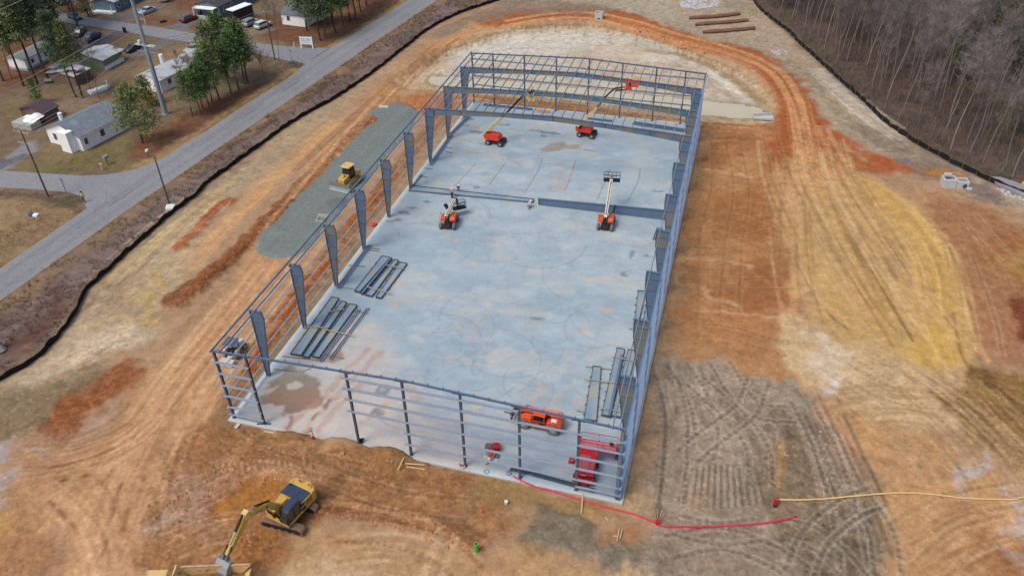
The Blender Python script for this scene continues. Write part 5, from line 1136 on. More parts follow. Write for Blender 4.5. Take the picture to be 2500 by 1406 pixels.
# stick
st = MB().prism([(4.25, 6.05), (4.75, 5.95), (5.4, 5.25), (7.55, 3.55), (7.35, 3.35), (4.75, 4.75), (4.35, 5.1)], BY-0.2, BY+0.2, 'y'); st = fixn(st.build('stick', M_yel, ex, bevel=0.03))
mb = MB().prism([(4.2, 6.1), (4.7, 6.0), (4.8, 5.3), (4.3, 5.1)], BY-0.28, BY+0.28, 'y'); fixn(mb.build('stick_bracket', M_yel2, st, bevel=0.03))
mb = MB().tube([(4.75, BY, 6.02), (6.0, BY, 5.05)], 0.11, 10); c_ = mb.build('bucket_cylinder', M_black, st)
mb = MB().tube([(6.0, BY, 5.05), (6.9, BY, 4.25)], 0.06, 8); mb.build('cylinder_rod', M_chrome, c_)
for y in (BY-0.26, BY+0.26):
    mb = MB().bar((6.95, y, 4.25), (7.1, y, 3.75), 0.06, 0.16); mb.bar((6.95, y, 4.25), (7.75, y, 3.55), 0.06, 0.14); mb.build('bucket_link', M_trackd, st)
bk = MB()
prof = [(7.45, 3.35), (7.85, 3.6), (8.25, 3.35), (8.55, 2.85), (8.5, 2.3), (8.1, 1.95), (7.75, 1.85)]
inn = [(7.55, 3.28), (7.87, 3.48), (8.16, 3.28), (8.42, 2.83), (8.38, 2.36), (8.06, 2.05), (7.75, 1.93)]
prof = [(x*1.08-0.55, z*1.12-0.75) for x, z in prof]; inn = [(x*1.08-0.55, z*1.12-0.75) for x, z in inn]
bk.prism(prof+inn[::-1], BY-0.75, BY+0.75, 'y')
for y in (BY-0.74, BY+0.70): bk.prism(prof, y, y+0.04, 'y')
for k in range(5):
    y = BY-0.6+0.3*k; bk.prism([(7.93, 1.47), (7.45, 1.15), (7.88, 1.30)], y-0.06, y+0.06, 'y')
for y in (-0.22, 0.16): bk.prism([(7.4, 3.0), (7.40, 3.7), (7.75, 3.6), (8.05, 3.1)], BY+y, BY+y+0.06, 'y')
fixn(bk.build('bucket', M_grey, ex))

# ---- articulated dump truck along the lower edge
q0 = at2(612, 1382, 2.7); q1 = at2(398, 1382, 3.2); a = heading(q0, q1)
tk = thing('dump_truck', 'yellow articulated dump truck being loaded at the bottom edge of the picture', 'dump truck', (q0[0], q0[1], gz(q0[0], q0[1])), a, None, 1.1)
# local frame: x forward from the tail; body lies to the left side (toward the viewer)
OY = 1.35
for x in (1.7, 3.4, 8.2):
    for y in (OY-1.05, OY+1.05):
        t_ = MB().wheel(x, y, 0.82, 0.82, 0.62, 18).build('wheel', M_tyred, tk, smooth=False)
        MB().disc(x, y, 0.82, 0.45, 0.5, 12).build('rim', M_yel, t_)
MB().box(0.8, 7.0, OY-0.45, OY+0.45, 0.7, 1.15).box(6.6, 9.4, OY-0.5, OY+0.5, 0.75, 1.2).build('chassis', M_black, tk)
bed = MB()
for s_ in (-1, 1):                                            # hollow bed
    bed.prism([(0.0, 2.7), (5.0, 2.75), (5.6, 2.6), (5.0, 1.4), (1.2, 1.25)], OY+s_*1.42-0.04, OY+s_*1.42+0.04, 'y')
bed.box(0.9, 5.0, OY-1.38, OY+1.38, 1.25, 1.35)
bed.prism([(5.0, 1.3), (5.12, 1.3), (5.95, 3.05), (5.8, 3.1)], OY-1.46, OY+1.46, 'y')
bed.prism([(0.9, 1.25), (1.0, 1.35), (0.05, 2.3), (0.0, 2.2)], OY-1.38, OY+1.38, 'y')
fixn(bed.build('dump_body', M_yel2, tk))
mb = MB()
for s_ in (-1, 1): mb.bar((0, OY+s_*1.42, 2.76), (5.6, OY+s_*1.42, 2.8), 0.16, 0.1)
mb.build('body_rim', mat('worn_rim', alb(196, 160, 130), 0.6, var=0.2), tk)
ld = MB(); n = 9
vs = []; rs_ = random.Random(3)
for i in range(n):
    for j in range(6): vs.append((0.6+4.4*i/(n-1), OY-1.3+2.6*j/5, 1.75+0.55*math.sin(3.14*i/(n-1))*math.sin(3.14*(j+0.3)/5.6)+rs_.uniform(-0.06, 0.08)))
ld.add(vs, [(i*6+j, i*6+j+1, (i+1)*6+j+1, (i+1)*6+j) for i in range(n-1) for j in range(5)]); ld.build('soil_load', M_brown, tk)
cb = MB().prism([(6.3, 1.2), (7.95, 1.2), (8.0, 2.3), (7.75, 3.1), (6.45, 3.15)], OY-0.7, OY+0.7, 'y'); cb = fixn(cb.build('cab', M_glass, tk))
rf = MB().box(6.2, 8.05, OY-1.0, OY+1.0, 3.16, 3.3, tx=0.9, ty=0.9); rf.build('cab_roof', M_yel2, cb, bevel=0.06)
MB().prism([(7.95, 1.2), (9.7, 1.1), (9.75, 1.6), (9.4, 2.05), (8.0, 2.25)], OY-0.75, OY+0.75, 'y').build('hood', M_yel, tk, bevel=0.08)
MB().prism([(7.3, 1.55), (9.0, 1.55), (9.0, 1.75), (7.4, 1.85)], OY-1.4, OY-0.76, 'y').build('fender', M_yel, tk)
MB().prism([(7.3, 1.55), (9.0, 1.55), (9.0, 1.75), (7.4, 1.85)], OY+0.76, OY+1.4, 'y').build('fender', M_yel, tk)
MB().prism([(8.45, 2.02), (9.6, 1.75), (9.45, 2.0), (8.5, 2.26)], OY-1.0, OY+1.0, 'y').build('hood_grille', mat('blue_grille', alb(90, 116, 150), 0.5), tk)
MB().box(5.95, 6.28, OY-0.5, OY+0.1, 1.2, 2.3).box(5.9, 6.25, OY+0.3, OY+0.9, 1.4, 2.0).build('hydraulic_tank', M_glassb, tk)

# ---- bulldozer on the gravel
def dozer():
    p0 = at2(850, 445); p1 = at2(826, 462)
    a = heading(at2(872, 424), at2(823, 462)); c = at2(853, 449)
    t = thing('bulldozer', 'yellow bulldozer spreading grey gravel beside the left wall', 'bulldozer', (c[0], c[1], 0.02), a, None, 1.14)
    for y in (-0.95, 0.95):
        mb = MB(); track(mb, 3.3, 0.62, 0.85, y); k = mb.build('track', M_trackd, t)
        mb = MB().box(-1.2, 1.2, y-0.2, y+0.2, 0.16, 0.62)
        for x in (-1.2, 1.2): mb.disc(x, y, 0.425, 0.3, 0.5, 12)
        mb.build('track_frame', M_yel, k)
    MB().prism([(0.35, 0.55), (1.75, 0.55), (1.75, 1.5), (0.4, 1.75)], -0.55, 0.55, 'y').build('hood', M_yel, t, bevel=0.06)
    MB().box(-1.5, 0.4, -0.72, 0.72, 0.5, 1.0).build('body', M_yel, t)
    MB().box(-1.9, -0.9, -0.85, -0.35, 0.95, 1.55).box(-1.9, -0.9, 0.35, 0.85, 0.95, 1.55).box(-1.9, -1.3, -0.35, 0.35, 0.95, 1.45).build('fuel_tank', M_yel, t, bevel=0.04)
    cb = fixn(MB().prism([(-0.95, 1.0), (0.2, 1.0), (0.45, 1.7), (0.2, 2.75), (-0.85, 2.75)], -0.62, 0.62, 'y').build('cab', mat('black_glass', alb(38, 40, 42), 0.12, spec=0.6), t))
    MB().prism([(0.5, -0.72), (0.62, 0), (0.5, 0.72), (-0.9, 0.8), (-1.05, 0), (-0.9, -0.8)], 2.76, 2.92, 'z').build('cab_roof', M_yel2, cb, bevel=0.04)
    MB().tube([(1.1, 0.2, 1.6), (1.1, 0.2, 2.3)], 0.06, 8).build('exhaust', M_black, t)
    for y in (-1.0, 1.0): MB().bar((0.1, y*0.62, 0.5), (2.1, y*0.62, 0.5), 0.12, 0.18).build('push_arm', M_yel, t)
    bl = MB().prism([(2.25, 0.05), (2.35, 0.02), (2.18, 0.5), (2.32, 1.05), (2.24, 1.08), (2.08, 0.5)], -1.75, 1.75, 'y'); bl = fixn(bl.build('blade', M_grey, t))
    MB().box(2.14, 2.30, -1.75, 1.75, 1.08, 1.13).build('blade_edge', M_trackd, bl); MB().box(2.26, 2.40, -1.75, 1.75, 0.0, 0.06).build('cutting_edge', M_white, bl)
    return t
dozer()

# ---- white compact tractor with a box blade, under a canopy
c = at2(577, 860); a = heading(at2(590, 848), at2(560, 880))
a = heading(at2(560, 884), at2(588, 848))
t = thing('compact_tractor', 'small white tractor with a dark canopy pulling a box blade outside the left wall', 'tractor', (c[0], c[1], gz(*c)), a)
for x, y, r_, w_ in [(-0.75, -0.72, 0.62, 0.36), (-0.75, 0.72, 0.62, 0.36), (0.95, -0.66, 0.42, 0.26), (0.95, 0.66, 0.42, 0.26)]:
    k = MB().wheel(x, y, r_, r_, w_, 16).build('wheel', mat('pale_dusty_tyre', alb(120, 116, 104), 0.9), t); MB().disc(x, y, r_, r_*0.55, w_*0.7, 12).build('rim', M_whited, k)
MB().prism([(0.1, 0.7), (1.5, 0.65), (1.55, 1.15), (0.15, 1.35)], -0.42, 0.42, 'y').build('hood', M_white, t, bevel=0.08)
MB().box(-0.9, 0.2, -0.5, 0.5, 0.55, 0.85).build('chassis', M_black, t)
MB().box(-0.75, -0.3, -0.3, 0.3, 0.86, 1.0).box(-0.85, -0.72, -0.3, 0.3, 1.0, 1.5).build('seat', M_black, t)
MB().prism([(-1.25, 0.9), (-0.9, 1.3), (-0.4, 1.25), (-0.3, 0.9)], -0.92, -0.55, 'y').prism([(-1.25, 0.9), (-0.9, 1.3), (-0.4, 1.25), (-0.3, 0.9)], 0.55, 0.92, 'y').build('fender', M_whited, t)
mb = MB()
for x, y in [(-1.0, -0.55), (-1.0, 0.55), (0.1, -0.55), (0.1, 0.55)]: mb.bar((x, y, 0.8), (x, y, 2.2), 0.06, 0.06)
mb.build('roll_frame', M_black, t)
MB().box(-1.25, 0.35, -0.75, 0.75, 2.2, 2.28).build('canopy', mat('slate_canopy', alb(84, 94, 112), 0.5), t, bevel=0.03)
MB().box(-1.75, -1.2, -0.3, 0.3, 0.45, 0.6).build('hitch', M_whited, t)
MB().box(-2.6, -1.75, -0.85, 0.85, 0.5, 0.58).box(-2.65, -2.58, -0.88, 0.88, 0.1, 0.62).box(-1.8, -1.74, -0.88, 0.88, 0.1, 0.62).box(-2.6, -1.78, -0.89, -0.85, 0.06, 0.58).box(-2.6, -1.78, 0.85, 0.89, 0.06, 0.58).build('box_blade', M_whited, t)

# ---- boom lifts
def wheels4(t, xs, ys, r_, w_, m, rimm=None, rim=0.55):
    for x in xs:
        for y in ys:
            k = MB().wheel(x, y, r_, r_, w_, 16).build('wheel', m, t); MB().disc(x, y, r_, r_*rim, w_*0.72, 12).build('rim', rimm or M_rim, k)
def basket(t, x, z, a, w_=2.2, d=0.9, m=M_black, name='basket', h=1.1):
    """open work platform of tubes with a floor and a control box, long side across"""
    mb = MB(); c_, s_ = math.cos(a), math.sin(a)
    def q(u, v, h_): return (x+c_*u-s_*v, s_*u+c_*v, z+h_)
    cs = [(-d/2, -w_/2), (d/2, -w_/2), (d/2, w_/2), (-d/2, w_/2)]
    for h_ in (0.55*h, h):
        for i in range(4): mb.bar(q(*cs[i], h_), q(*cs[(i+1) % 4], h_), 0.06, 0.06)
    for i in range(4):
        mb.bar(q(*cs[i], 0), q(*cs[i], h), 0.06, 0.06); mb.bar(q(*cs[i], 0.05), q(*cs[(i+1) % 4], 0.05), 0.08, 0.1)
    for v in (-w_/4, 0, w_/4): mb.bar(q(d/2, v, 0), q(d/2, v, h), 0.05, 0.05); mb.bar(q(-d/2, v, 0), q(-d/2, v, h), 0.05, 0.05)
    b = mb.build(name, m, t)
    mb = MB(); mb.add([q(*c, 0.02) for c in cs]+[q(*c, 0.06) for c in cs], [(3, 2, 1, 0), (4, 5, 6, 7), (0, 1, 5, 4), (1, 2, 6, 5), (2, 3, 7, 6), (3, 0, 4, 7)])
    mb.build('basket_floor', M_black if m is M_black else m, b)
    mb = MB(); mb.bar(q(-d/2+0.1, -0.3, 0.95), q(-d/2+0.1, 0.3, 0.95), 0.25, 0.3); mb.build('control_box', M_grey if m is M_black else M_black, b)
    return b
def man_lift(px, py, head, tipx, tipz, label, redbasket=False):
    """big straight-boom lift seen from its counterweight: red turret on a dark four-wheel base, boom leaving to the rear roof"""
    c = at2(px, py); t = thing('boom_lift', label, 'boom lift', (c[0], c[1], 0.0), head, 'orange boom lifts reaching up into the rear roof')
    wheels4(t, (-1.15, 1.15), (-0.98, 0.98), 0.5, 0.36, M_tyred, M_rim, 0.5)
    MB().box(-1.4, 1.4, -0.55, 0.55, 0.42, 0.8).box(1.05, 1.55, -0.9, 0.9, 0.5, 0.66).box(-1.3, -1.0, -0.9, 0.9, 0.5, 0.66).build('chassis', M_black, t)
    MB().tube([(-0.35, 0, 0.78), (-0.35, 0, 1.0)], 0.5, 18).build('turntable', M_black, t)
    return t, c
# turret is turned a quarter to the chassis: boom points along world direction
def turret(t, c, head, tgt, label_red=M_redo):
    """tgt = list of world points along the boom: pivot, mid, end; then knuckle points"""
    M = Matrix.Rotation(-head, 3, 'Z')
    L = lambda P: tuple(M @ Vector((P[0]-c[0], P[1]-c[1], P[2])))
    return [L(P) for P in tgt]
hd = heading(at2(1196, 352), at2(1226, 357))
t, c = man_lift(1211, 351, hd, 0, 0, 'red boom lift at the left rear, its boom passing under the front rafter')
tb = MB().prism([(-1.75, 1.0), (0.9, 1.0), (1.05, 1.35), (0.75, 2.0), (-1.85, 2.05), (-1.95, 1.7)], -1.05, -0.22, 'y').prism([(-1.75, 1.0), (0.9, 1.0), (0.95, 1.35), (0.5, 1.8), (-1.85, 1.9), (-1.95, 1.7)], 0.22, 1.05, 'y').prism([(-1.95, 1.0), (-1.35, 1.0), (-1.35, 1.85), (-2.0, 1.85)], -0.22, 0.22, 'y')
fixn(tb.build('turret', M_redo, t, bevel=0.08)); MB().box(-1.2, 0.3, -1.06, -0.3, 2.06, 2.1).build('turret_lid', M_redo, t)
piv = at(1188, 322, 2.3); e1 = at(1228, 280, 5.5)
def boomlift_boom(t, c, hd, piv, mid, end, extra=None):
    P_, Q_, E_ = turret(t, c, hd, [piv, mid, end])
    MB().bar(P_, Q_, 0.42, 0.5).build('boom', M_creamy, t)
    mb = MB(); v = Vector(Q_)-Vector(P_); n = 7
    for k in range(n): mb.bar(tuple(Vector(P_)+v*(0.18+0.1*k)+Vector((0, 0, 0.27))), tuple(Vector(P_)+v*(0.22+0.1*k)+Vector((0, 0, 0.27))), 0.2, 0.03)
    mb.build('boom_decal', M_black, t)
    MB().bar(Q_, E_, 0.26, 0.3).build('boom_extension', M_black, t)
    return E_
mid = at(1231, 282, 5.2); end = at(1282, 229, 9.3)
E_ = boomlift_boom(t, c, hd, piv, mid, end)
MB().bar(turret(t, c, hd, [(c[0], c[1], 1.3)])[0], turret(t, c, hd, [piv])[0], 0.4, 0.5).build('boom_post', M_black, t)
w1 = at(1302, 222, H_+0.35)
E2 = turret(t, c, hd, [at(1298, 226, 9.6)])[0]; MB().bar(E_, E2, 0.2, 0.22).build('jib', M_black, t); basket(t, E2[0]+0.5, E2[2]-0.2, 0.6, m=M_creamy)
hd = heading(at2(1418, 332), at2(1448, 337))
t, c = man_lift(1433, 332, hd, 0, 0, 'red boom lift at the centre rear carrying a red basket with a worker')
fixn(MB().prism([(-1.75, 1.0), (0.9, 1.0), (1.05, 1.35), (0.75, 2.0), (-1.85, 2.05), (-1.95, 1.7)], -1.05, -0.22, 'y').prism([(-1.75, 1.0), (0.9, 1.0), (0.95, 1.35), (0.5, 1.8), (-1.85, 1.9), (-1.95, 1.7)], 0.22, 1.05, 'y').prism([(-1.95, 1.0), (-1.35, 1.0), (-1.35, 1.85), (-2.0, 1.85)], -0.22, 0.22, 'y').build('turret', M_redo, t, bevel=0.08))
MB().box(-1.2, 0.3, -1.06, -0.3, 2.06, 2.1).build('turret_lid', M_redo, t)
piv = at(1410, 308, 2.3); mid = at(1458, 262, 6.6); end = at(1479, 236, 9.0)
MB().bar(turret(t, c, hd, [(c[0], c[1], 1.3)])[0], turret(t, c, hd, [piv])[0], 0.4, 0.5).build('boom_post', M_black, t)
E_ = boomlift_boom(t, c, hd, piv, mid, end)
k1 = at(1501, 216, 10.9); k2 = at(1526, 213, 11.2)
K1, K2 = turret(t, c, hd, [k1, k2]); MB().bar(E_, K1, 0.22, 0.25).build('boom_extension', M_black, t)
MB().bar(K1, K2, 0.18, 0.16).bar((K1[0], K1[1], K1[2]-0.45), (K2[0], K2[1], K2[2]-0.45), 0.16, 0.14).build('jib', M_black, t)
bb = at2(1538, 216, 10.6); BB = turret(t, c, hd, [(bb[0], bb[1], 10.6)])[0]
bsk = basket(t, BB[0], BB[2], -hd+0.15, 1.2, 2.0, m=M_redo); BASKET_W = (bb[0], bb[1], 10.66)
MB().box(BB[0]-0.55, BB[0]+0.55, BB[1]-0.95, BB[1]-0.90, BB[2]+0.05, BB[2]+0.6).build('toe_board', M_redo, bsk)

def knuckle_lift(px, py, head, label, boom_pts, bz, ba):
    """orange lift with a raised cream boom and a black basket, seen from behind"""
    c = at2(px, py); t = thing('man_lift', label, 'man lift', (c[0], c[1], 0), head, 'orange man lifts with cream booms on the slab')
    wheels4(t, (-1.25, 1.25), (-1.0, 1.0), 0.52, 0.42, M_tyre, M_rim, 0.45)
    MB().box(-1.5, 1.5, -0.6, 0.6, 0.4, 0.85).box(-1.62, -1.25, -0.55, 0.55, 0.35, 1.0).build('chassis', M_black, t)
    MB().box(-1.66, -1.62, -0.22, 0.22, 0.5, 0.8).build('rear_plate', mat('dark_red_plate', alb(110, 40, 52), 0.5), t)
    MB().tube([(0, 0, 0.85), (0, 0, 1.05)], 0.55, 18).build('turntable', M_black, t)
    fixn(MB().prism([(-1.1, 1.0), (1.2, 1.0), (1.25, 1.35), (0.9, 1.75), (-0.9, 1.85), (-1.15, 1.5)], -1.15, -0.3, 'y').build('engine_cover', M_or, t, bevel=0.1))
    MB().box(-1.17, -1.12, -1.0, -0.45, 1.2, 1.3).box(-0.6, 0.4, -1.17, -1.15, 1.35, 1.5).build('vent', M_black, t)
    fixn(MB().prism([(-0.9, 1.0), (0.6, 1.0), (0.6, 1.5), (-0.7, 1.6)], 0.35, 1.1, 'y').build('tank_cover', M_or, t, bevel=0.08))
    mb = MB()
    for a, b in [((-0.9, 1.15, 1.0), (-0.9, 1.15, 1.9)), ((-0.9, 1.15, 1.9), (0.2, 1.15, 1.95)), ((0.2, 1.15, 1.95), (0.2, 1.15, 1.0))]: mb.bar(a, b, 0.05, 0.05)
    mb.build('guard_rail', M_redo, t)
    P_, Q_ = boom_pts
    b = MB().bar(P_, Q_, 0.42, 0.5).build('boom', M_cream, t)
    v = (Vector(Q_)-Vector(P_)); n = Vector((-v.z, 0, v.x)).normalized()*0.27
    MB().bar(tuple(Vector(P_)+v*0.06+n), tuple(Vector(P_)+v*0.97+n), 0.12, 0.06).build('hose_tray', M_trackd, b)
    d = v.normalized(); MB().bar(tuple(Vector(P_)-d*0.03), tuple(Vector(P_)+d*0.02), 0.26, 0.32).build('boom_end', M_black, b)
    MB().bar((P_[0]+0.2, 0, 1.0), (P_[0]+0.35, 0, P_[2]-0.1), 0.4, 0.4).build('boom_post', M_black, t)
    MB().bar((0.7, 0.1, 1.2), tuple(Vector(P_)+v*0.42-n*0.9), 0.14, 0.14).build('lift_cylinder', M_black, t)
    return t, c
hd = heading(at2(1090, 560), at2(1108, 512))
t, c = knuckle_lift(1097, 548, hd, 'orange man lift with its boom folded low beside the two men in orange vests', ((-1.3, 0.15, 2.1), (2.3, -0.55, 2.95)), 0, 0)
MB().bar((2.3, -0.55, 2.95), (2.8, -0.75, 2.8), 0.3, 0.35).bar((2.8, -0.75, 2.8), (2.6, -0.95, 1.3), 0.24, 0.28).build('jib', M_black, t)
MB().bar((1.9, 0.5, 1.6), (2.0, 0.95, 2.3), 0.3, 0.5).build('arm', M_black, t)
b_ = basket(t, 2.9, 1.2, 0.5, 2.0, 1.0); b_.location = (0.0, -1.0, 0)
hd = heading(at2(1476, 566), at2(1487, 520))
t, c = knuckle_lift(1479, 551, hd, 'orange man lift with its boom raised over the upright rafter half', ((-1.2, 0.0, 2.1), (4.3, 0.0, 5.4)), 0, 0)
MB().bar((4.3, 0.0, 5.4), (4.75, 0.0, 5.3), 0.3, 0.3).build('jib', M_black, t)
MB().bar((1.9, -0.8, 1.2), (2.6, -1.0, 2.1), 0.2, 0.24).bar((1.4, -0.4, 1.1), (1.9, -0.8, 1.2), 0.2, 0.24).build('arm', M_black, t)
basket(t, 5.1, 4.9, 0.1, 2.4, 1.0)

# ---- telehandler
q0 = at2(1341, 1060); q1 = at2(1280, 1046); a = heading(q0, q1); c = at2(1311, 1050)
c = (c[0]+0.15, c[1]+0.95); t = thing('telehandler', 'bright orange telehandler parked with its forks just inside the front wall', 'telehandler', (c[0], c[1], 0), a)
wheels4(t, (-1.65, 1.65), (-1.02, 1.02), 0.68, 0.48, M_tyre, M_rim, 0.5)
MB().box(-2.2, 2.3, -0.55, 0.55, 0.55, 0.95).build('chassis', M_black, t)
fixn(MB().prism([(-2.55, 0.75), (-0.9, 0.75), (-0.9, 1.6), (-2.1, 1.75), (-2.55, 1.5)], 0.3, 1.1, 'y').build('engine_cover', M_or2, t, bevel=0.08))
MB().box(-2.3, -1.3, 1.1, 1.12, 1.0, 1.05).box(-2.3, -1.3, 1.1, 1.12, 1.12, 1.17).box(-2.3, -1.3, 1.1, 1.12, 1.24, 1.29).build('vent', M_black, t)
MB().box(-2.0, -1.4, 0.45, 0.95, 1.765, 1.775, rot=None).build('warning_sticker', M_white, t)
fixn(MB().prism([(-2.6, 0.75), (-1.4, 0.75), (-1.2, 2.0), (-2.6, 2.15)], -0.28, 0.28, 'y').build('boom_tower', M_or2, t, bevel=0.05))
MB().prism([(-0.9, 0.7), (2.3, 0.7), (2.4, 1.1), (1.4, 1.45), (-0.9, 1.45)], -1.05, -0.35, 'y').build('body', M_or2, t, bevel=0.06)
MB().prism([(0.75, 0.95), (2.35, 0.95), (2.4, 1.2), (1.6, 1.7), (0.75, 1.7)], 0.3, 1.05, 'y').build('front_fender', M_or, t, bevel=0.08)
MB().box(-0.9, 0.75, 0.35, 1.1, 0.55, 0.8).build('cab_step', M_or2, t)
cb = MB()
for x, x2, y in [(-0.75, -0.7, 0.34), (-0.75, -0.7, 1.08), (0.7, 0.5, 0.34), (0.7, 0.5, 1.08)]: cb.bar((x, y, 0.8), (x2, y, 2.35), 0.08, 0.08)
cb.bar((-0.72, 1.08, 1.5), (0.6, 1.08, 1.5), 0.06, 0.06)
cb = cb.build('cab', M_or2, t)
MB().box(-0.8, 0.6, 0.28, 1.14, 2.35, 2.43).box(-0.5, 0.1, 0.45, 1.0, 2.431, 2.45).build('cab_roof', M_or, cb, bevel=0.04)
MB().box(-0.6, -0.1, 0.45, 0.95, 0.85, 1.15).box(-0.65, -0.5, 0.45, 0.95, 1.15, 1.75).build('seat', M_black, cb)
b = MB().bar((-2.4, 0, 2.2), (2.5, -0.02, 1.85), 0.46, 0.5).build('boom', M_pink, t, bevel=0.03)
MB().bar((-0.5, 0.24, 2.05), (2.4, 0.22, 1.86), 0.02, 0.16).build('boom_stripe', M_or2, b)
MB().bar((-2.3, 0, 2.48), (-0.9, 0, 2.4), 0.4, 0.06).build('boom_cover', M_pink, b)
MB().bar((2.5, 0, 1.85), (3.05, 0, 1.2), 0.4, 0.42).build('fork_mount', M_black, t)
fk = MB().box(3.1, 3.2, -0.8, 0.8, 0.35, 0.5).box(3.1, 3.2, -0.8, 0.8, 1.1, 1.2)
for y in (-0.75, -0.25, 0.25, 0.75): fk.bar((3.15, y, 0.2), (3.15, y, 1.35), 0.06, 0.08)
fk = fk.build('fork_carriage', M_black, t)
for y in (-0.55, 0.55): MB().bar((3.15, y, 0.12), (4.4, y, 0.1), 0.12, 0.06).build('fork', mat('worn_fork', alb(110, 104, 92), 0.5), fk)

# ---- scissor lift
c = at2(1440, 1150); a = heading(at2(1410, 1146), at2(1480, 1160)); a = R(2)
t = thing('scissor_lift', 'dark red scissor lift with its deck extended inside the front wall', 'scissor lift', (c[0]-0.35, c[1]-0.3, 0), a)
# chassis long axis along y (toward the rear of the slab)
MB().box(-0.95, 0.95, -1.75, 1.55, 0.35, 0.85).build('chassis', M_red, t, bevel=0.05)
for x in (-0.98, 0.98):
    for y in (-1.2, 1.1):
        k = MB().tube([(x-0.16, y, 0.4), (x+0.16, y, 0.4)], 0.4, 16).build('wheel', M_tyred, t); MB().tube([(x-0.17, y, 0.4), (x+0.17, y, 0.4)], 0.2, 12).build('rim', M_red, k)
mb = MB()
for x in (-0.6, 0.6):
    for k in range(3):
        z = 0.9+0.2*k; mb.bar((x, -1.4, z), (x, 1.4, z+0.18), 0.08, 0.1); mb.bar((x*0.85, 1.4, z), (x*0.85, -1.4, z+0.18), 0.08, 0.1)
mb.build('scissor_stack', M_red, t)
dk = MB().box(-0.95, 0.95, -1.7, 1.6, 1.55, 1.66).build('deck', M_red, t, bevel=0.02)
MB().box(-0.75, 0.35, -0.9, 0.9, 1.665, 1.675).box(0.45, 0.8, -0.9, 0.2, 1.665, 1.675).build('deck_plate', mat('dull_red_mesh', alb(176, 92, 104), 0.8, var=0.3, scale=14), dk)
MB().box(-0.45, 0.45, -2.0, -1.75, 0.4, 0.8).build('tow_bar', M_red, t); MB().box(-0.3, 0.15, -1.77, -1.755, 0.55, 0.68).build('decal', M_white, t)
MB().box(-0.4, 0.2, -1.72, -1.705, 1.56, 1.65).build('decal', M_white, t)
def rails(mb, x0, x1, y0, y1, z, h=1.1):
    for hh in (0.55, h):
        for a_, b_ in [((x0, y0), (x1, y0)), ((x1, y0), (x1, y1)), ((x1, y1), (x0, y1)), ((x0, y1), (x0, y0))]: mb.bar((*a_, z+hh), (*b_, z+hh), 0.055, 0.055)
    for x, y in [(x0, y0), (x1, y0), (x1, y1), (x0, y1), ((x0+x1)/2, y0), ((x0+x1)/2, y1)]: mb.bar((x, y, z), (x, y, z+h), 0.055, 0.055)
mb = MB(); rails(mb, -0.95, 0.95, -1.7, -0.2, 1.62, 1.0)
MB().box(-1.05, 2.75, 1.65, 3.0, 1.60, 1.68).build('extension_deck', mat('pinkish_deck_mesh', alb(196, 128, 136), 0.8, var=0.25, scale=14), t)
mb = MB(); rails(mb, -1.05, 2.75, 1.65, 3.0, 1.62, 1.1)
mb.bar((0.9, 1.65, 1.7), (1.35, 1.65, 2.7), 0.05, 0.05); mb.bar((1.35, 1.65, 2.7), (1.8, 1.65, 1.7), 0.05, 0.05)
for y in (1.65, 3.0): mb.bar((-1.05, y, 1.62), (2.75, y, 1.62), 0.09, 0.16)
for x in (-1.05, 2.75): mb.bar((x, 1.65, 1.62), (x, 3.0, 1.62), 0.09, 0.16)
mb.build('guard_rail', M_red, t)
MB().box(2.0, 2.4, 2.2, 2.45, 2.2, 2.45).build('control_box', M_black, t)
# ================================================================ PEOPLE
M_skin = mat('skin', alb(196, 150, 122), 0.6, var=0.05)
M_vest = mat('orange_vest', alb(250, 128, 92), 0.7, var=0.08, scale=8)
M_yvest = mat('yellow_vest', alb(214, 224, 110), 0.7, var=0.08, scale=8)
M_rshirt = mat('red_shirt', alb(190, 60, 66), 0.8, var=0.1, scale=8)
M_gshirt = mat('grey_shirt', alb(176, 182, 186), 0.8, var=0.1, scale=8)
M_trou = mat('dark_trousers', alb(52, 54, 66), 0.85, var=0.15, scale=8)
M_jean = mat('blue_grey_trousers', alb(96, 110, 122), 0.85, var=0.15, scale=8)
M_boot = mat('brown_boots', alb(96, 76, 58), 0.8)
M_helm = mat('white_helmet', alb(238, 234, 236), 0.35)
M_hair = mat('dark_hair', alb(40, 34, 30), 0.7)
def skinmesh(name, verts, edges, rad, m, parent, root=0, lev=1):
    me = bpy.data.meshes.new(name); me.from_pydata(verts, edges, []); o = bpy.data.objects.new(name, me); lnk(o, parent); me.materials.append(m)
    md = o.modifiers.new('skin', 'SKIN'); md.use_smooth_shade = True
    for i, v in enumerate(me.skin_vertices[0].data):
        v.radius = (rad[i], rad[i]) if not isinstance(rad[i], tuple) else rad[i]; v.use_root = (i == root)
    sb = o.modifiers.new('subsurf', 'SUBSURF'); sb.levels = lev; sb.render_levels = lev
    return o
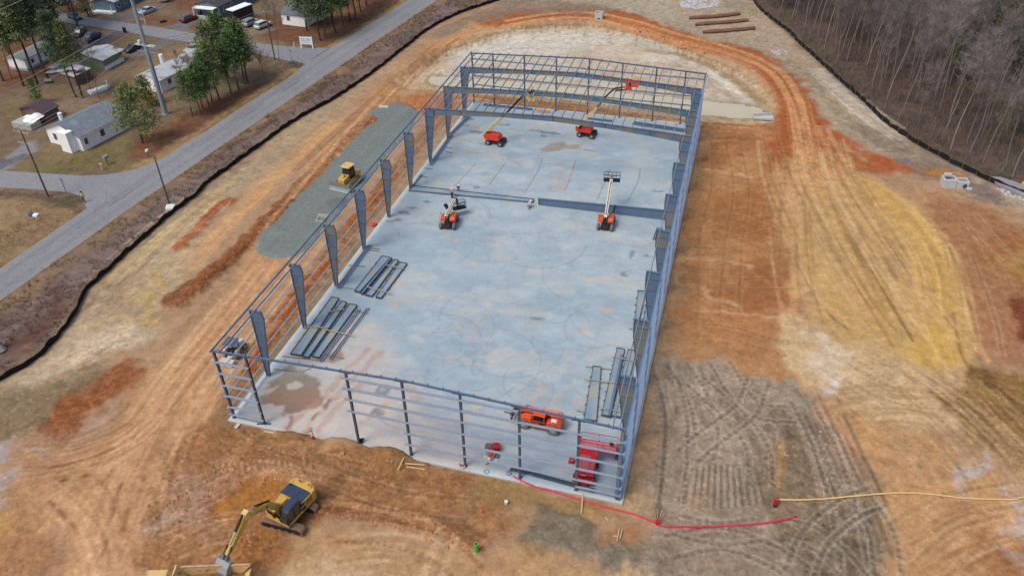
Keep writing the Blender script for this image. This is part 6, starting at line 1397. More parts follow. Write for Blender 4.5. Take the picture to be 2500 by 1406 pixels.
def person(loc, rz, label, J, torso, legs, helm=M_helm, sc=1.04):
    """J: joints of the pose; x forward, y left"""
    t = thing('person', label, 'person', loc, rz, None, sc)
    n = ['pelvis', 'belly', 'chest', 'neck', 'head', 'crown', 'shL', 'elL', 'wrL', 'haL', 'shR', 'elR', 'wrR', 'haR', 'hipL', 'knL', 'anL', 'toL', 'hipR', 'knR', 'anR', 'toR']
    ed = [(0, 1), (1, 2), (2, 3), (3, 4), (4, 5), (2, 6), (6, 7), (7, 8), (8, 9), (2, 10), (10, 11), (11, 12), (12, 13), (0, 14), (14, 15), (15, 16), (16, 17), (0, 18), (18, 19), (19, 20), (20, 21)]
    r_ = dict(pelvis=.14, belly=.13, chest=.15, neck=.06, head=.10, crown=.085, shL=.075, elL=.05, wrL=.035, haL=.03, shR=.075, elR=.05, wrR=.035, haR=.03, hipL=.10, knL=.065, anL=.045, toL=.04, hipR=.10, knR=.065, anR=.045, toR=.04)
    skinmesh('body', [J[k] for k in n], ed, [r_[k] for k in n], M_skin, t)
    tn = ['pelvis', 'belly', 'chest', 'shL', 'elL', 'shR', 'elR']; te = [(0, 1), (1, 2), (2, 3), (3, 4), (2, 5), (5, 6)]
    skinmesh('shirt', [J[k] for k in tn], te, [.155, .15, .175, .095, .068, .095, .068], torso, t)
    ln_ = ['pelvis', 'hipL', 'knL', 'anL', 'hipR', 'knR', 'anR']; le = [(0, 1), (1, 2), (2, 3), (0, 4), (4, 5), (5, 6)]
    skinmesh('trousers', [J[k] for k in ln_], le, [.16, .118, .085, .07, .118, .085, .07], legs, t)
    for s_ in 'LR':
        a, b = Vector(J['an'+s_]), Vector(J['to'+s_]); MB().bar(tuple(a+Vector((-0.05, 0, -0.02))), tuple(b), 0.12, 0.12).build('boot', M_boot, t, bevel=0.02)
        h, wv = Vector(J['ha'+s_]), Vector(J['wr'+s_]); d = (h-wv).normalized(); sd_ = d.cross(Vector((0, 0, 1)) if abs(d.z) < 0.9 else Vector((1, 0, 0))).normalized()
        mb = MB()
        for k, l_ in enumerate((0.075, 0.09, 0.083, 0.065)):
            b0 = h+sd_*(-0.03+0.02*k); b1 = b0+d*l_*0.55; b2 = b1+(d*0.7+Vector((0, 0, -0.6))).normalized()*l_*0.5; mb.tube([tuple(b0), tuple(b1), tuple(b2)], [0.009, 0.009, 0.008], 5)
        th = wv+d*0.03-sd_*0.03; mb.tube([tuple(th), tuple(th+d*0.04-sd_*0.03), tuple(th+d*0.07-sd_*0.025)], [0.011, 0.010, 0.009], 5)
        mb.build('fingers', M_skin, t)
    hd, cr = Vector(J['head']), Vector(J['crown']); f = Vector((1, 0, -0.15)).normalized()
    if J['crown'][0] > J['head'][0]+0.05: f = Vector((0.8, 0, -0.6))
    mb = MB(); p_ = hd+f*0.10; mb.bar(tuple(p_), tuple(p_+f*0.03), 0.03, 0.04)
    mb.build('nose', M_skin, t)
    mb = MB()
    for y in (-0.035, 0.035): q_ = hd+f*0.092+Vector((0, y, 0.03)); mb.ball(q_.x, q_.y, q_.z, 0.012, 0.014, 0.012, 6, 4)
    q_ = hd+f*0.095+Vector((0, 0, -0.055)); mb.bar((q_.x, -0.025, q_.z), (q_.x, 0.025, q_.z), 0.012, 0.012); mb.build('eyes_and_mouth', M_hair, t)
    mb = MB()
    for y in (-0.105, 0.105): mb.ball(hd.x, hd.y+y, hd.z, 0.02, 0.012, 0.035, 6, 4)
    mb.build('ears', M_skin, t)
    if helm is not None:
        c_ = hd*0.35+cr*0.65; mb = MB().ball(c_.x, c_.y, c_.z, 0.15, 0.135, 0.13, 14, 6, z0=-0.1); mb.tube([(c_.x+0.03, c_.y, c_.z-0.025), (c_.x+0.03, c_.y, c_.z-0.005)], 0.168, 16); mb.build('helmet', helm, t)
    return t
STAND = dict(pelvis=(0, 0, .95), belly=(.01, 0, 1.12), chest=(0, 0, 1.34), neck=(0, 0, 1.52), head=(.02, 0, 1.63), crown=(.02, 0, 1.73), shL=(0, .2, 1.43), elL=(-.02, .27, 1.15), wrL=(.12, .25, .93), haL=(.17, .24, .86), shR=(0, -.2, 1.43), elR=(-.02, -.27, 1.15), wrR=(.14, -.22, .96), haR=(.2, -.2, .9),
             hipL=(0, .1, .9), knL=(.03, .12, .5), anL=(0, .13, .09), toL=(.18, .15, .05), hipR=(0, -.1, .9), knR=(.0, -.12, .5), anR=(-.03, -.13, .09), toR=(.15, -.15, .05))
BEND = dict(STAND, pelvis=(-.12, 0, .92), belly=(.05, 0, 1.06), chest=(.24, 0, 1.2), neck=(.38, 0, 1.3), head=(.47, 0, 1.36), crown=(.55, 0, 1.42), shL=(.28, .2, 1.24), elL=(.36, .24, .97), wrL=(.5, .16, .8), haL=(.56, .13, .74), shR=(.28, -.2, 1.24), elR=(.36, -.24, .97), wrR=(.5, -.16, .8), haR=(.56, -.13, .74))
KNEEL = dict(STAND, pelvis=(0, 0, .45), belly=(.1, 0, .6), chest=(.25, 0, .78), neck=(.36, 0, .92), head=(.42, 0, 1.01), crown=(.47, 0, 1.09), shL=(.27, .2, .84), elL=(.4, .26, .6), wrL=(.52, .2, .42), haL=(.57, .18, .36), shR=(.27, -.2, .84), elR=(.4, -.26, .6), wrR=(.52, -.2, .42), haR=(.57, -.18, .36),
             hipL=(0, .1, .42), knL=(.38, .18, .46), anL=(.28, .18, .09), toL=(.45, .2, .05), hipR=(0, -.1, .42), knR=(.22, -.16, .1), anR=(-.2, -.16, .08), toR=(-.32, -.16, .03))
SIT = dict(STAND, pelvis=(0, 0, .12), belly=(.04, 0, .28), chest=(.08, 0, .5), neck=(.1, 0, .68), head=(.13, 0, .79), crown=(.14, 0, .89), shL=(.08, .2, .59), elL=(.14, .28, .34), wrL=(.34, .24, .24), haL=(.4, .22, .2), shR=(.08, -.2, .59), elR=(.14, -.28, .34), wrR=(.34, -.24, .24), haR=(.4, -.22, .2),
           hipL=(.05, .12, .1), knL=(.42, .2, .08), anL=(.44, .2, -.33), toL=(.6, .21, -.38), hipR=(.05, -.12, .1), knR=(.42, -.2, .08), anR=(.44, -.2, -.33), toR=(.6, -.21, -.38))
WALK = dict(STAND, knL=(.16, .11, .52), anL=(.28, .12, .1), toL=(.45, .13, .07), knR=(.02, -.11, .5), anR=(-.25, -.12, .14), toR=(-.12, -.13, .05))
p = at(1104, 484); person((p[0], p[1], 0), R(60), 'man in orange vest and white helmet standing before the flat rafter', STAND, M_vest, M_trou)
p = at(1119, 468); person((p[0], p[1], 0), R(-60), 'man in salmon vest and white helmet bending behind the flat rafter', BEND, M_vest, M_trou)
p = at(1291, 509); person((p[0], p[1], 0), R(70), 'man in grey kneeling at the joint between the two rafter halves', KNEEL, M_gshirt, mat('tan_trousers', alb(150, 132, 104), 0.85), sc=1.1)
p = at(1302, 216, roof(20)-0.1); person((p[0], FY[8], roof(p[0])-0.20), R(-100), 'man in a pale vest straddling a rear rafter high above the slab', SIT, mat('pale_vest', alb(216, 210, 176), 0.8), M_trou, helm=mat('tan_helmet', alb(226, 170, 120), 0.4))
person(BASKET_W, R(-110), 'man in red and a white helmet standing in the red lift basket', STAND, M_rshirt, M_trou)
p = ag(206, 491); person((p[0], p[1], -0.16), R(-60), 'bareheaded person in a yellow vest walking at the street corner', WALK, M_yvest, M_jean, helm=M_hair, sc=1.1)
# ================================================================ SITE ITEMS
M_fab = mat('black_silt_fabric', alb(34, 34, 38), 0.8, var=0.2, scale=1.5, spec=0.2)
M_post = mat('wooden_stake', alb(150, 128, 100), 0.9)
def silt_fence(line, label, lean):
    pts = smooth_line(ats(line), 5); t = thing('silt_fence', label, 'silt fence', (pts[0][0], pts[0][1], 0))
    o = np.array(pts); o3 = []
    d = np.r_[0, np.cumsum(np.hypot(*np.diff(o, axis=0).T))]; n = int(d[-1]/0.8); s_ = np.linspace(0, d[-1], n)
    x = np.interp(s_, d, o[:, 0]); y = np.interp(s_, d, o[:, 1])
    x += 0.10*np.sin(s_*2.1)+0.06*np.sin(s_*5.3); y += 0.10*np.sin(s_*1.7)
    v = []; f = []; ox, oy = pts[0]
    for i in range(n):
        j = min(i+1, n-1); k = max(i-1, 0); dx, dy = x[j]-x[k], y[j]-y[k]; l_ = math.hypot(dx, dy); nx, ny = -dy/l_, dx/l_
        z0 = gz(x[i], y[i])-0.12; h = 0.92+0.09*math.sin(s_[i]*1.27)+0.07*math.sin(s_[i]*3.1+1); ln = lean*(0.12+0.08*math.sin(s_[i]*0.6))
        for (a, b) in ((0.0, 0), (0.03+ln*0.6, h*0.55), (ln, h), (ln+0.025, h), (0.055+ln*0.6, h*0.55), (0.025, 0)):
            v.append((x[i]+nx*a-ox, y[i]+ny*a-oy, z0+b))
    for i in range(n-1):
        for k in range(6): k2 = (k+1) % 6; f.append((i*6+k, i*6+k2, (i+1)*6+k2, (i+1)*6+k))
    MB().add(v, f).build('fabric', M_fab, t)
    pm = MB().box(-0.025, 0.025, -0.025, 0.025, -0.2, 1.12).mesh('stake'); pm.materials.append(M_post)
    for i in range(0, n, 3):
        q = bpy.data.objects.new('stake', pm); lnk(q, t); q.location = (x[i]-ox-0.05, y[i]-oy-0.05, gz(x[i], y[i]))
    return t
silt_fence(FENCE_L[::-1], 'long black silt fence curving between the road verge and the orange haul road', 1)
silt_fence(FENCE_R, 'black silt fence along the foot of the bare wood on the right', 1)

def rock(rs_, r, sub=0):
    """angular stone: jittered octahedron-like hull, 8-20 faces"""
    v = [(r, 0, 0), (-r, 0, 0), (0, r, 0), (0, -r, 0), (0, 0, r*0.75), (0, 0, -r*0.6), (r*.6, r*.6, r*.3), (-r*.6, r*.55, r*.3), (-r*.55, -r*.6, r*.35), (r*.6, -r*.6, r*.3)]
    v = [tuple(c*rs_.uniform(0.7, 1.25) for c in p) for p in v]
    f = [(0, 6, 4), (6, 2, 4), (2, 7, 4), (7, 1, 4), (1, 8, 4), (8, 3, 4), (3, 9, 4), (9, 0, 4), (0, 5, 6), (6, 5, 2), (2, 5, 7), (7, 5, 1), (1, 5, 8), (8, 5, 3), (3, 5, 9), (9, 5, 0)]
    return v, f
def scatter(name, polys, count, rlo, rhi, m, seed, label, zoff=0.0, pw=3.0):
    rs_ = random.Random(seed); mb = MB(); W2 = [ats(p) for p in polys]
    per = []
    for w2 in W2:
        a = abs(sum(w2[i][0]*w2[(i+1) % len(w2)][1]-w2[(i+1) % len(w2)][0]*w2[i][1] for i in range(len(w2)))/2); per.append(a)
    tot = sum(per)
    for w2, a in zip(W2, per):
        xs = [p[0] for p in w2]; ys = [p[1] for p in w2]; k = int(count*a/tot)
        X_ = np.array([rs_.uniform(min(xs), max(xs)) for _ in range(k*3)]); Y_ = np.array([rs_.uniform(min(ys), max(ys)) for _ in range(k*3)])
        ok = sd_poly(X_, Y_, w2) > 0
        for x, y in list(zip(X_[ok], Y_[ok]))[:k]:
            r = rlo+(rhi-rlo)*rs_.random()**pw; v, f = rock(rs_, r); c_, s_ = math.cos(rs_.random()*6.3), 0; s_ = math.sqrt(1-c_*c_); z = gz(x, y)-0.35*r+zoff-0.06
            mb.add([(x+a_*c_-b_*s_, y+a_*s_+b_*c_, z+d_) for a_, b_, d_ in v], f)
    o = mb.build(name, m); return tag(o, label, None, None, 'stuff')
M_clod = mat('clay_clods', alb(176, 126, 88), 0.95, var=0.3, scale=0.6)
M_clodp = mat('pale_clods', alb(190, 148, 116), 0.95, var=0.25, scale=0.6)
M_clodr = mat('red_clods', alb(164, 84, 46), 0.95, var=0.3, scale=0.6)
scatter('soil_clods', [[(480, 1140), (700, 1125), (790, 1160), (760, 1200), (700, 1150), (600, 1200), (500, 1240)], [(520, 1300), (620, 1290), (730, 1320), (700, 1380), (600, 1390), (520, 1370)], [(780, 1225), (950, 1250), (1080, 1270), (1170, 1330), (1130, 1360), (950, 1280), (780, 1250)], [(600, 1050), (760, 1090), (960, 1130), (960, 1190), (700, 1130), (560, 1080)], [(380, 1150), (520, 1200), (420, 1330), (340, 1300)]],
        1700, 0.05, 0.5, M_clod, 11, 'broken clods of clay around the excavator', pw=5)
scatter('soil_clods', [[(500, 1120), (640, 1105), (780, 1120), (780, 1150), (560, 1160)], [(700, 1340), (900, 1300), (1200, 1345), (1100, 1400), (800, 1400)], [(1640, 1000), (1850, 920), (2050, 1080), (2100, 1300), (1700, 1380)], [(1530, 1240), (1610, 900), (1640, 900), (1600, 1260)]], 1300, 0.04, 0.26, M_clodp, 12, 'pale clods on the trampled soil', pw=4)
scatter('soil_clods', [[(415, 735), (470, 690), (600, 570), (780, 400), (900, 285), (915, 300), (790, 425), (620, 600), (480, 720)], [(600, 910), (740, 690), (800, 625), (815, 640), (640, 910)], [(850, 550), (960, 405), (975, 420), (870, 570)], [(85, 1030), (200, 940), (340, 890), (250, 990), (150, 1060)], [(1560, 55), (1700, 105), (1850, 145), (1850, 160), (1700, 125), (1560, 75)], [(1900, 280), (2000, 330), (2220, 410), (1960, 400)]], 2200, 0.04, 0.30, M_clodr, 13, 'dark red clods heaped along the berms', pw=4)
M_rip = mat('white_riprap', alb(188, 190, 200), 0.8, var=0.25, scale=1.0)
scatter('riprap', [[(1655, 2), (1760, -6), (1754, 14), (1700, 22), (1665, 18)]], 420, 0.25, 0.62, M_rip, 14, 'pile of white riprap stone beyond the clay berms', pw=1)
scatter('riprap', [[(1884, 122), (1918, 120), (1924, 132), (1890, 134)]], 70, 0.2, 0.5, M_rip, 15, 'small patch of white riprap beside the haul loop', pw=1)
scatter('riprap', [[(2436, 458), (2470, 462), (2500, 478), (2500, 488), (2450, 474)]], 70, 0.2, 0.5, M_rip, 16, 'white stones beside the grey sheet by the right fence', pw=1)
scatter('verge_stones', [verge], 420, 0.05, 0.3, mat('pale_litter', alb(176, 166, 156), 0.9, var=0.3), 17, 'pale stones and litter in the brush of the road verge', pw=5)
scatter('scattered_stones', [[(1620, 450), (1950, 420), (1950, 900), (1640, 850)], [(2350, 560), (2500, 560), (2500, 900), (2400, 880)], [(1560, 900), (1640, 860), (1610, 1280), (1540, 1260)]], 160, 0.05, 0.2, M_clodp, 18, 'scattered pale stones on the brown ground', pw=3)

# dry grass and brush
def tufts(name, polys, count, h0, h1, m, seed, label, blades=4, spread=0.18, wid=0.03, excl=None, upright=0.6):
    rs_ = random.Random(seed); V = []; F = []; W2 = [ats(p) for p in polys]
    ar = [abs(sum(w2[i][0]*w2[(i+1) % len(w2)][1]-w2[(i+1) % len(w2)][0]*w2[i][1] for i in range(len(w2)))/2) for w2 in W2]
    for w2, a in zip(W2, ar):
        xs = [p[0] for p in w2]; ys = [p[1] for p in w2]; k = int(count*a/sum(ar))
        X_ = np.array([rs_.uniform(min(xs), max(xs)) for _ in range(k*4)]); Y_ = np.array([rs_.uniform(min(ys), max(ys)) for _ in range(k*4)])
        ok = (sd_poly(X_, Y_, w2) > 0) & (fbm(X_*0.25, Y_*0.25, 3, seed) > 0.42)
        if excl:
            for e_ in excl: ok &= sd_poly(X_, Y_, e_) < 0
        for x, y in list(zip(X_[ok], Y_[ok]))[:k]:
            z = gz(x, y)-0.05; h = rs_.uniform(h0, h1)
            for _ in range(blades):
                a_ = rs_.random()*6.283; r = spread*rs_.random()*h/h0; b_ = rs_.random()*6.283; n = len(V); ox, oy = wid*math.cos(b_), wid*math.sin(b_); sx_, sy_ = x+spread*rs_.uniform(-1, 1), y+spread*rs_.uniform(-1, 1)
                tx, ty = sx_+h*(1-upright)*math.cos(a_)+r*math.cos(a_), sy_+h*(1-upright)*math.sin(a_)+r*math.sin(a_)
                V += [(sx_-ox, sy_-oy, z), (sx_+ox, sy_+oy, z), (tx, ty, z+h*rs_.uniform(0.7, 1))]; F.append((n, n+1, n+2))
    me = bpy.data.meshes.new(name); me.from_pydata(V, [], F); me.update(); me.materials.append(m)
    o = bpy.data.objects.new(name, me); COL.objects.link(o); return tag(o, label, None, None, 'stuff')
M_brush = mat('dead_brush', alb(112, 92, 80), 0.95, var=0.35, scale=0.4)
M_straw = mat('dry_straw', alb(156, 128, 92), 0.95, var=0.3, scale=0.4)
M_weed = mat('winter_weeds', alb(104, 104, 66), 0.95, var=0.35, scale=0.4)
excl_ = flat
tufts('dead_brush', [verge], 7000, 0.35, 0.9, M_brush, 21, 'dead grey brown brush on the verge between road and silt fence', excl=excl_)
tufts('dry_grass', [[(-100, 470), (0, 462), (200, 490), (200, 512), (0, 655), (-150, 760)], [(735, 165), (690, 194), (596, 252), (432, 354), (330, 412), (200, 418), (100, 412), (200, 380), (340, 380), (560, 262)], [(1000, -5), (900, 58), (806, 112), (690, 104), (760, 70), (900, 0)]], 5200, 0.15, 0.4, M_straw, 22, 'dry straw coloured grass of the lawns beside the road', excl=excl_)
tufts('green_weeds', [[(640, 200), (900, 130), (880, 160), (640, 330), (560, 380)], [(60, 457), (190, 480), (200, 504), (120, 502)], [(1900, 30), (2500, 300), (2500, 470), (2420, 440), (2250, 350), (2100, 235)], [(1980, 170), (2060, 290), (2040, 260), (1960, 190)]], 1500, 0.2, 0.5, M_weed, 23, 'low olive green weeds on the verges', excl=excl_)

# ---- concrete drainage pieces
M_pre = mat('precast_concrete', alb(196, 200, 202), 0.8, var=0.1, scale=1.5)
M_hole = mat('dark_opening', alb(78, 82, 88), 0.9)
def ring_box(mb, x0, x1, y0, y1, z0, z1, t):
    mb.box(x0, x1, y0, y0+t, z0, z1).box(x0, x1, y1-t, y1, z0, z1).box(x0, x0+t, y0+t, y1-t, z0, z1).box(x1-t, x1, y0+t, y1-t, z0, z1)
c = ag(2313, 452); t = thing('precast_riser', 'tall white precast drain box at the left of the pair by the right fence', 'concrete box', (c[0], c[1], c[2]), R(10), 'precast concrete boxes by the right fence')
mb = MB(); ring_box(mb, -1.0, 1.0, -0.8, 0.8, -0.1, 1.5, 0.25); mb.build('box_wall', M_pre, t, bevel=0.06); MB().box(-0.75, 0.75, -0.55, 0.55, 0, 0.3).build('box_floor', M_hole, t); MB().box(-0.8, 0.3, 0.2, 0.75, 1.51, 1.95).build('top_block', M_pre, t, bevel=0.04)
c = ag(2330, 452); t = thing('precast_riser', 'lower white precast drain box with a pipe notch, right of the taller box', 'concrete box', (c[0]+0.9, c[1], c[2]), R(10), 'precast concrete boxes by the right fence')
mb = MB(); ring_box(mb, -0.9, 0.9, -0.8, 0.8, -0.1, 1.2, 0.25); mb.build('box_wall', M_pre, t, bevel=0.06); MB().box(-0.65, 0.65, -0.55, 0.55, 0, 0.25).build('box_floor', M_hole, t); MB().tube([(0.3, -0.86, 0.5), (0.3, -0.795, 0.5)], 0.35, 16).build('pipe_notch', M_hole, t); MB().box(0.5, 1.3, -1.3, -0.85, -0.05, 0.35).build('base_slab', M_pre, t)
c = at(1462, 50, -0.7); t = thing('outlet_riser', 'white concrete outlet structure on the far rim of the basin', 'concrete box', (c[0], c[1], -1.0), R(2))
mb = MB(); ring_box(mb, -0.95, 0.95, -0.9, 0.9, 0, 2.3, 0.2); mb.build('box_wall', M_pre, t); MB().box(-0.75, 0.75, -0.7, 0.7, 1.6, 1.7).build('box_floor', M_hole, t); MB().box(-0.3, 0.3, -0.93, -0.895, 0.25, 1.1).build('orifice', M_hole, t); MB().box(-1.2, 1.2, -1.5, -0.93, -0.1, 0.2).build('apron', M_pre, t)
c = ag(785, 536); M_pre2 = mat('dusty_concrete', alb(172, 166, 156), 0.85, var=0.15)
t = thing('drain_inlet', 'square concrete drain inlet set in orange dirt left of the wall', 'drain inlet', (c[0], c[1], -0.25), R(8))
mb = MB(); ring_box(mb, -0.8, 0.8, -0.8, 0.8, 0, 0.4, 0.25); mb.build('box_wall', M_pre2, t, bevel=0.03); MB().box(-0.55, 0.55, -0.55, 0.55, 0.05, 0.12).build('grate', M_hole, t); MB().box(-1.1, 1.1, 1.1, 1.5, 0.0, 0.3).build('curb_block', M_pre2, t)
c = at(1866, 286, -0.5); t = thing('flared_pipe_end', 'white flared pipe end at the right tip of the muddy pond', 'pipe end', (c[0], c[1], -0.75), R(15))
MB().prism([(-2.0, -0.4), (1.6, -0.9), (2.0, 0), (1.6, 0.9), (-2.0, 0.4)], 0, 0.15, 'z').build('apron', M_pre, t)
MB().prism([(-2.0, 0.45), (1.6, 0.95), (1.6, 1.05), (-2.0, 0.6)], 0, 0.7, 'z').prism([(-2.0, -0.45), (1.6, -0.95), (1.6, -1.05), (-2.0, -0.6)], 0, 0.4, 'z').build('wing_wall', M_pre, t)
for q, lab in [([(1683, 46), (1745, 43), (1806, 36)], 'rearmost'), ([(1698, 62), (1760, 58), (1826, 52)], 'middle'), ([(1716, 81), (1780, 77), (1843, 71)], 'nearest')]:
    w2 = smooth_line(ats(q), 4); mb = MB(); t = thing('coir_baffle', f'brown coir baffle across the pale slope, {lab} of the three', 'baffle', (w2[0][0], w2[0][1], -0.1), 0, 'brown baffles on the pale slope')
    pp = [(x-w2[0][0], y-w2[0][1], 0.35+0.05*math.sin(4*i)) for i, (x, y) in enumerate(w2)]
    mb.tube(pp, [0.35]+[0.48]*(len(pp)-2)+[0.35], 8); mb.build('coir_log', mat('brown_coir', alb(132, 100, 80), 0.95, var=0.3, scale=2), t)
    mb = MB()
    for x, y, z in pp[::3]: mb.bar((x, y-0.45, 0), (x, y-0.5, 1.0), 0.07, 0.07)
    mb.build('stakes', M_post, t)
# grey sheeting by the fence
q = ats([(2412, 436), (2440, 437), (2475, 447), (2500, 458), (2540, 470), (2540, 492), (2500, 482), (2470, 470), (2436, 452)]); c = q[0]
mb = MB(); n = len(q); mb.add([(x-c[0], y-c[1], -0.1) for x, y in q]+[(x-c[0], y-c[1], 0.35+0.1*math.sin(3*i)) for i, (x, y) in enumerate(q)], [(i, (i+1) % n, (i+1) % n+n, i+n) for i in range(n)]+[tuple(range(n, 2*n))])
o = mb.build('grey_sheet', mat('grey_geotextile', alb(150, 148, 156), 0.9, var=0.12), None); o.location = (c[0], c[1], 0); tag(o, 'grey geotextile sheet heaped against the right silt fence', 'sheet')
q = ag(2497, 452); o = MB().ball(0, 0, 0.3, 0.9, 0.7, 0.6, 10, 6, z0=-0.4).build('yellow_drum', M_yel, None); o.location = (q[0]+0.6, q[1], q[2]); tag(o, 'yellow rounded object cut by the right edge near the fence', 'drum')

# ---- hoses, hydrant, stakes
def hose(px, r, m, label, cat, z=None, wig=0.02, name='hose'):
    w2 = smooth_line(ats(px), 6); c = w2[0]
    pts = [(x-c[0]+wig*math.sin(2.3*i), y-c[1]+wig*math.cos(1.9*i), (z if z is not None else max(gz(x, y), 0.0 if (-0.3 < x < W_ and -0.3 < y < LEN) else -9))+r*0.9) for i, (x, y) in enumerate(w2)]
    zz = np.array([p[2] for p in pts]); zp = np.pad(zz, 3, mode='edge'); zs = np.maximum(zz*0.3+0.7*np.array([zp[i:i+7].max() for i in range(len(zz))]), zz); pts = [(a, b, float(c_)) for (a, b, _), c_ in zip(pts, zs)]
    o = MB().tube(pts, r, 6).build(name, m, None, smooth=True); o.location = (c[0], c[1], 0); return tag(o, label, cat)
M_rhose = mat('red_hose', alb(214, 62, 84), 0.6, var=0.15)
hose([(1253, 1163), (1276, 1176), (1300, 1184), (1340, 1194), (1400, 1212), (1460, 1231), (1520, 1246), (1570, 1262), (1603, 1276)], 0.09, M_rhose, 'red layflat hose running off the slab to the red valve', 'hose')
hose([(1608, 1283), (1680, 1285), (1750, 1283), (1830, 1279), (1880, 1274), (1944, 1260)], 0.10, M_rhose, 'red hose end lying on the grey mud right of the valve', 'hose')
hose([(1902, 1219), (1950, 1220), (2010, 1217), (2100, 1210), (2200, 1202), (2280, 1206), (2360, 1215), (2470, 1218), (2510, 1212), (2700, 1206)], 0.10, mat('tan_pipe', alb(222, 190, 130), 0.5), 'long tan pipe crossing the lower right from the hydrant', 'pipe', name='pipe')
c = ag(1893, 1232); t = thing('fire_hydrant', 'red fire hydrant on a black base at the end of the tan pipe', 'hydrant', c, R(120))
MB().tube([(0, 0, -0.1), (0, 0, 0.25)], 0.2, 12).build('base_pipe', M_black, t); MB().tube([(0, 0, 0.25), (0, 0, 0.95), (0, 0, 1.1), (0, 0, 1.2)], [0.16, 0.16, 0.18, 0.07], 12).build('barrel', M_red, t); MB().tube([(0, -0.32, 0.7), (0, 0.32, 0.7)], 0.09, 10).tube([(0, 0, 0.7), (0.3, 0, 0.7)], 0.11, 10).build('nozzle', M_red, t)
c = ag(1605, 1276); t = thing('valve_assembly', 'red valve with a bundle of pink stakes at the hose joint', 'valve', c, 0)
MB().tube([(0, 0, -0.1), (0, 0, 0.4)], 0.18, 12).tube([(-0.3, 0, 0.25), (0.3, 0, 0.25)], 0.12, 10).build('valve_body', M_red, t); mb = MB()
for k in range(6): mb.bar((0.1*math.cos(k), 0.3+0.1*math.sin(k), 0), (0.5*math.cos(k), 0.6+0.4*math.sin(k), 1.0), 0.05, 0.05)
mb.build('stakes', mat('pink_stake', alb(206, 160, 146), 0.8), t)
c = ag(1163, 1345); t = thing('green_pipe_marker', 'bright green upright pipe standing alone in the lower middle dirt', 'pipe', c, 0); MB().tube([(0, 0, -0.1), (0, 0, 1.1)], 0.2, 14).build('pipe', mat('bright_green', alb(96, 186, 98), 0.5), t); MB().tube([(0, 0, 1.1), (0, 0, 1.104)], 0.13, 12).build('pipe_bore', M_black, t)
c = ag(1178, 1250); o = MB().box(-0.06, 0.06, -0.03, 0.03, -0.1, 0.9).build('survey_stake', mat('flame_red', alb(222, 82, 76), 0.6)); o.location = c; tag(o, 'small red survey stake in front of the slab', 'stake')
c = ag(1236, 1226); o = MB().tube([(0, 0, 0), (0, 0, 0.35), (0, 0, 0.36)], [0.17, 0.2, 0.12], 12).build('bucket', M_white); o.location = c; tag(o, 'white bucket on the dirt in front of the slab', 'bucket')
c = ag(766, 1074); t = thing('delineator', 'red and white delineator post at the muddy slab edge', 'delineator', c, 0)
MB().tube([(0, 0, 0), (0, 0, 0.12)], 0.22, 12).build('base', M_red, t); MB().tube([(0, 0, 0.12), (0, 0, 1.25)], [0.09, 0.07], 10).build('post', M_red, t); MB().tube([(0, 0, 0.55), (0, 0, 0.72)], 0.095, 10).tube([(0, 0, 0.9), (0, 0, 1.05)], 0.09, 10).build('reflective_band', M_white, t)
def board(a, b, lab, w_=0.14, h=0.05, m=None, z=None, name='board', cat='board'):
    p, q = ag(*a), ag(*b); z0 = max(p[2], q[2])+0.02 if z is None else z
    o = MB().box(0, math.hypot(q[0]-p[0], q[1]-p[1]), -w_/2, w_/2, 0, h).build(name, m or M_wood); o.location = (p[0], p[1], z0); o.rotation_euler = (0, 0, heading(p, q)); return tag(o, lab, cat, 'loose boards around the slab')
M_lum = mat('fresh_lumber', alb(204, 182, 140), 0.8, var=0.15)
board((987, 1122), (972, 1152), 'board leaning out from the slab edge by the dirt heap', m=M_lum); board((990, 1135), (1037, 1139), 'upper of two boards lying in front of the slab', m=M_lum); board((992, 1138), (1038, 1145), 'lower of two boards lying in front of the slab', m=M_lum)
board((1423, 1206), (1419, 1254), 'long board across the red hose', m=M_lum); board((1478, 1260), (1484, 1268), 'short board below the red hose', m=M_lum); board((1512, 1290), (1506, 1322), 'left one of two sticks in the grey mound', 0.1, m=M_lum); board((1519, 1292), (1513, 1316), 'right one of two sticks in the grey mound', 0.1, m=M_lum); board((1497, 1307), (1510, 1309), 'cross stick in the grey mound', 0.1, m=M_lum)
board((644, 1051), (680, 1057), 'form board at the front left slab edge', 0.25, m=M_conc if 0 else M_lum, z=-0.1); board((700, 1056), (760, 1062), 'form board left of the delineator', 0.12, m=M_lum, z=-0.05); board((574, 1043), (584, 1031), 'pale plank at the front left corner of the slab', 0.4, m=M_pre, z=-0.12)
board((668, 901), (725, 908), 'wet plank in the mud puddle on the slab', 0.12, m=M_wood_g, z=0.0); board((740, 907), (760, 899), 'short wet plank beside the puddle', 0.12, m=M_wood_g, z=0.0)
board((745, 1034) if 0 else (628, 1035), (661, 1035), 'dark base channel at the second front post', 0.2, 0.1, m=M_dark, z=0.0)
for a, b, lab in [((2305, 1135), (2318, 1148), 'left branch of the pale sticks at lower right'), ((2316, 1147), (2330, 1151), 'right branch of the pale sticks at lower right')]: board(a, b, lab, 0.08, m=M_lum)

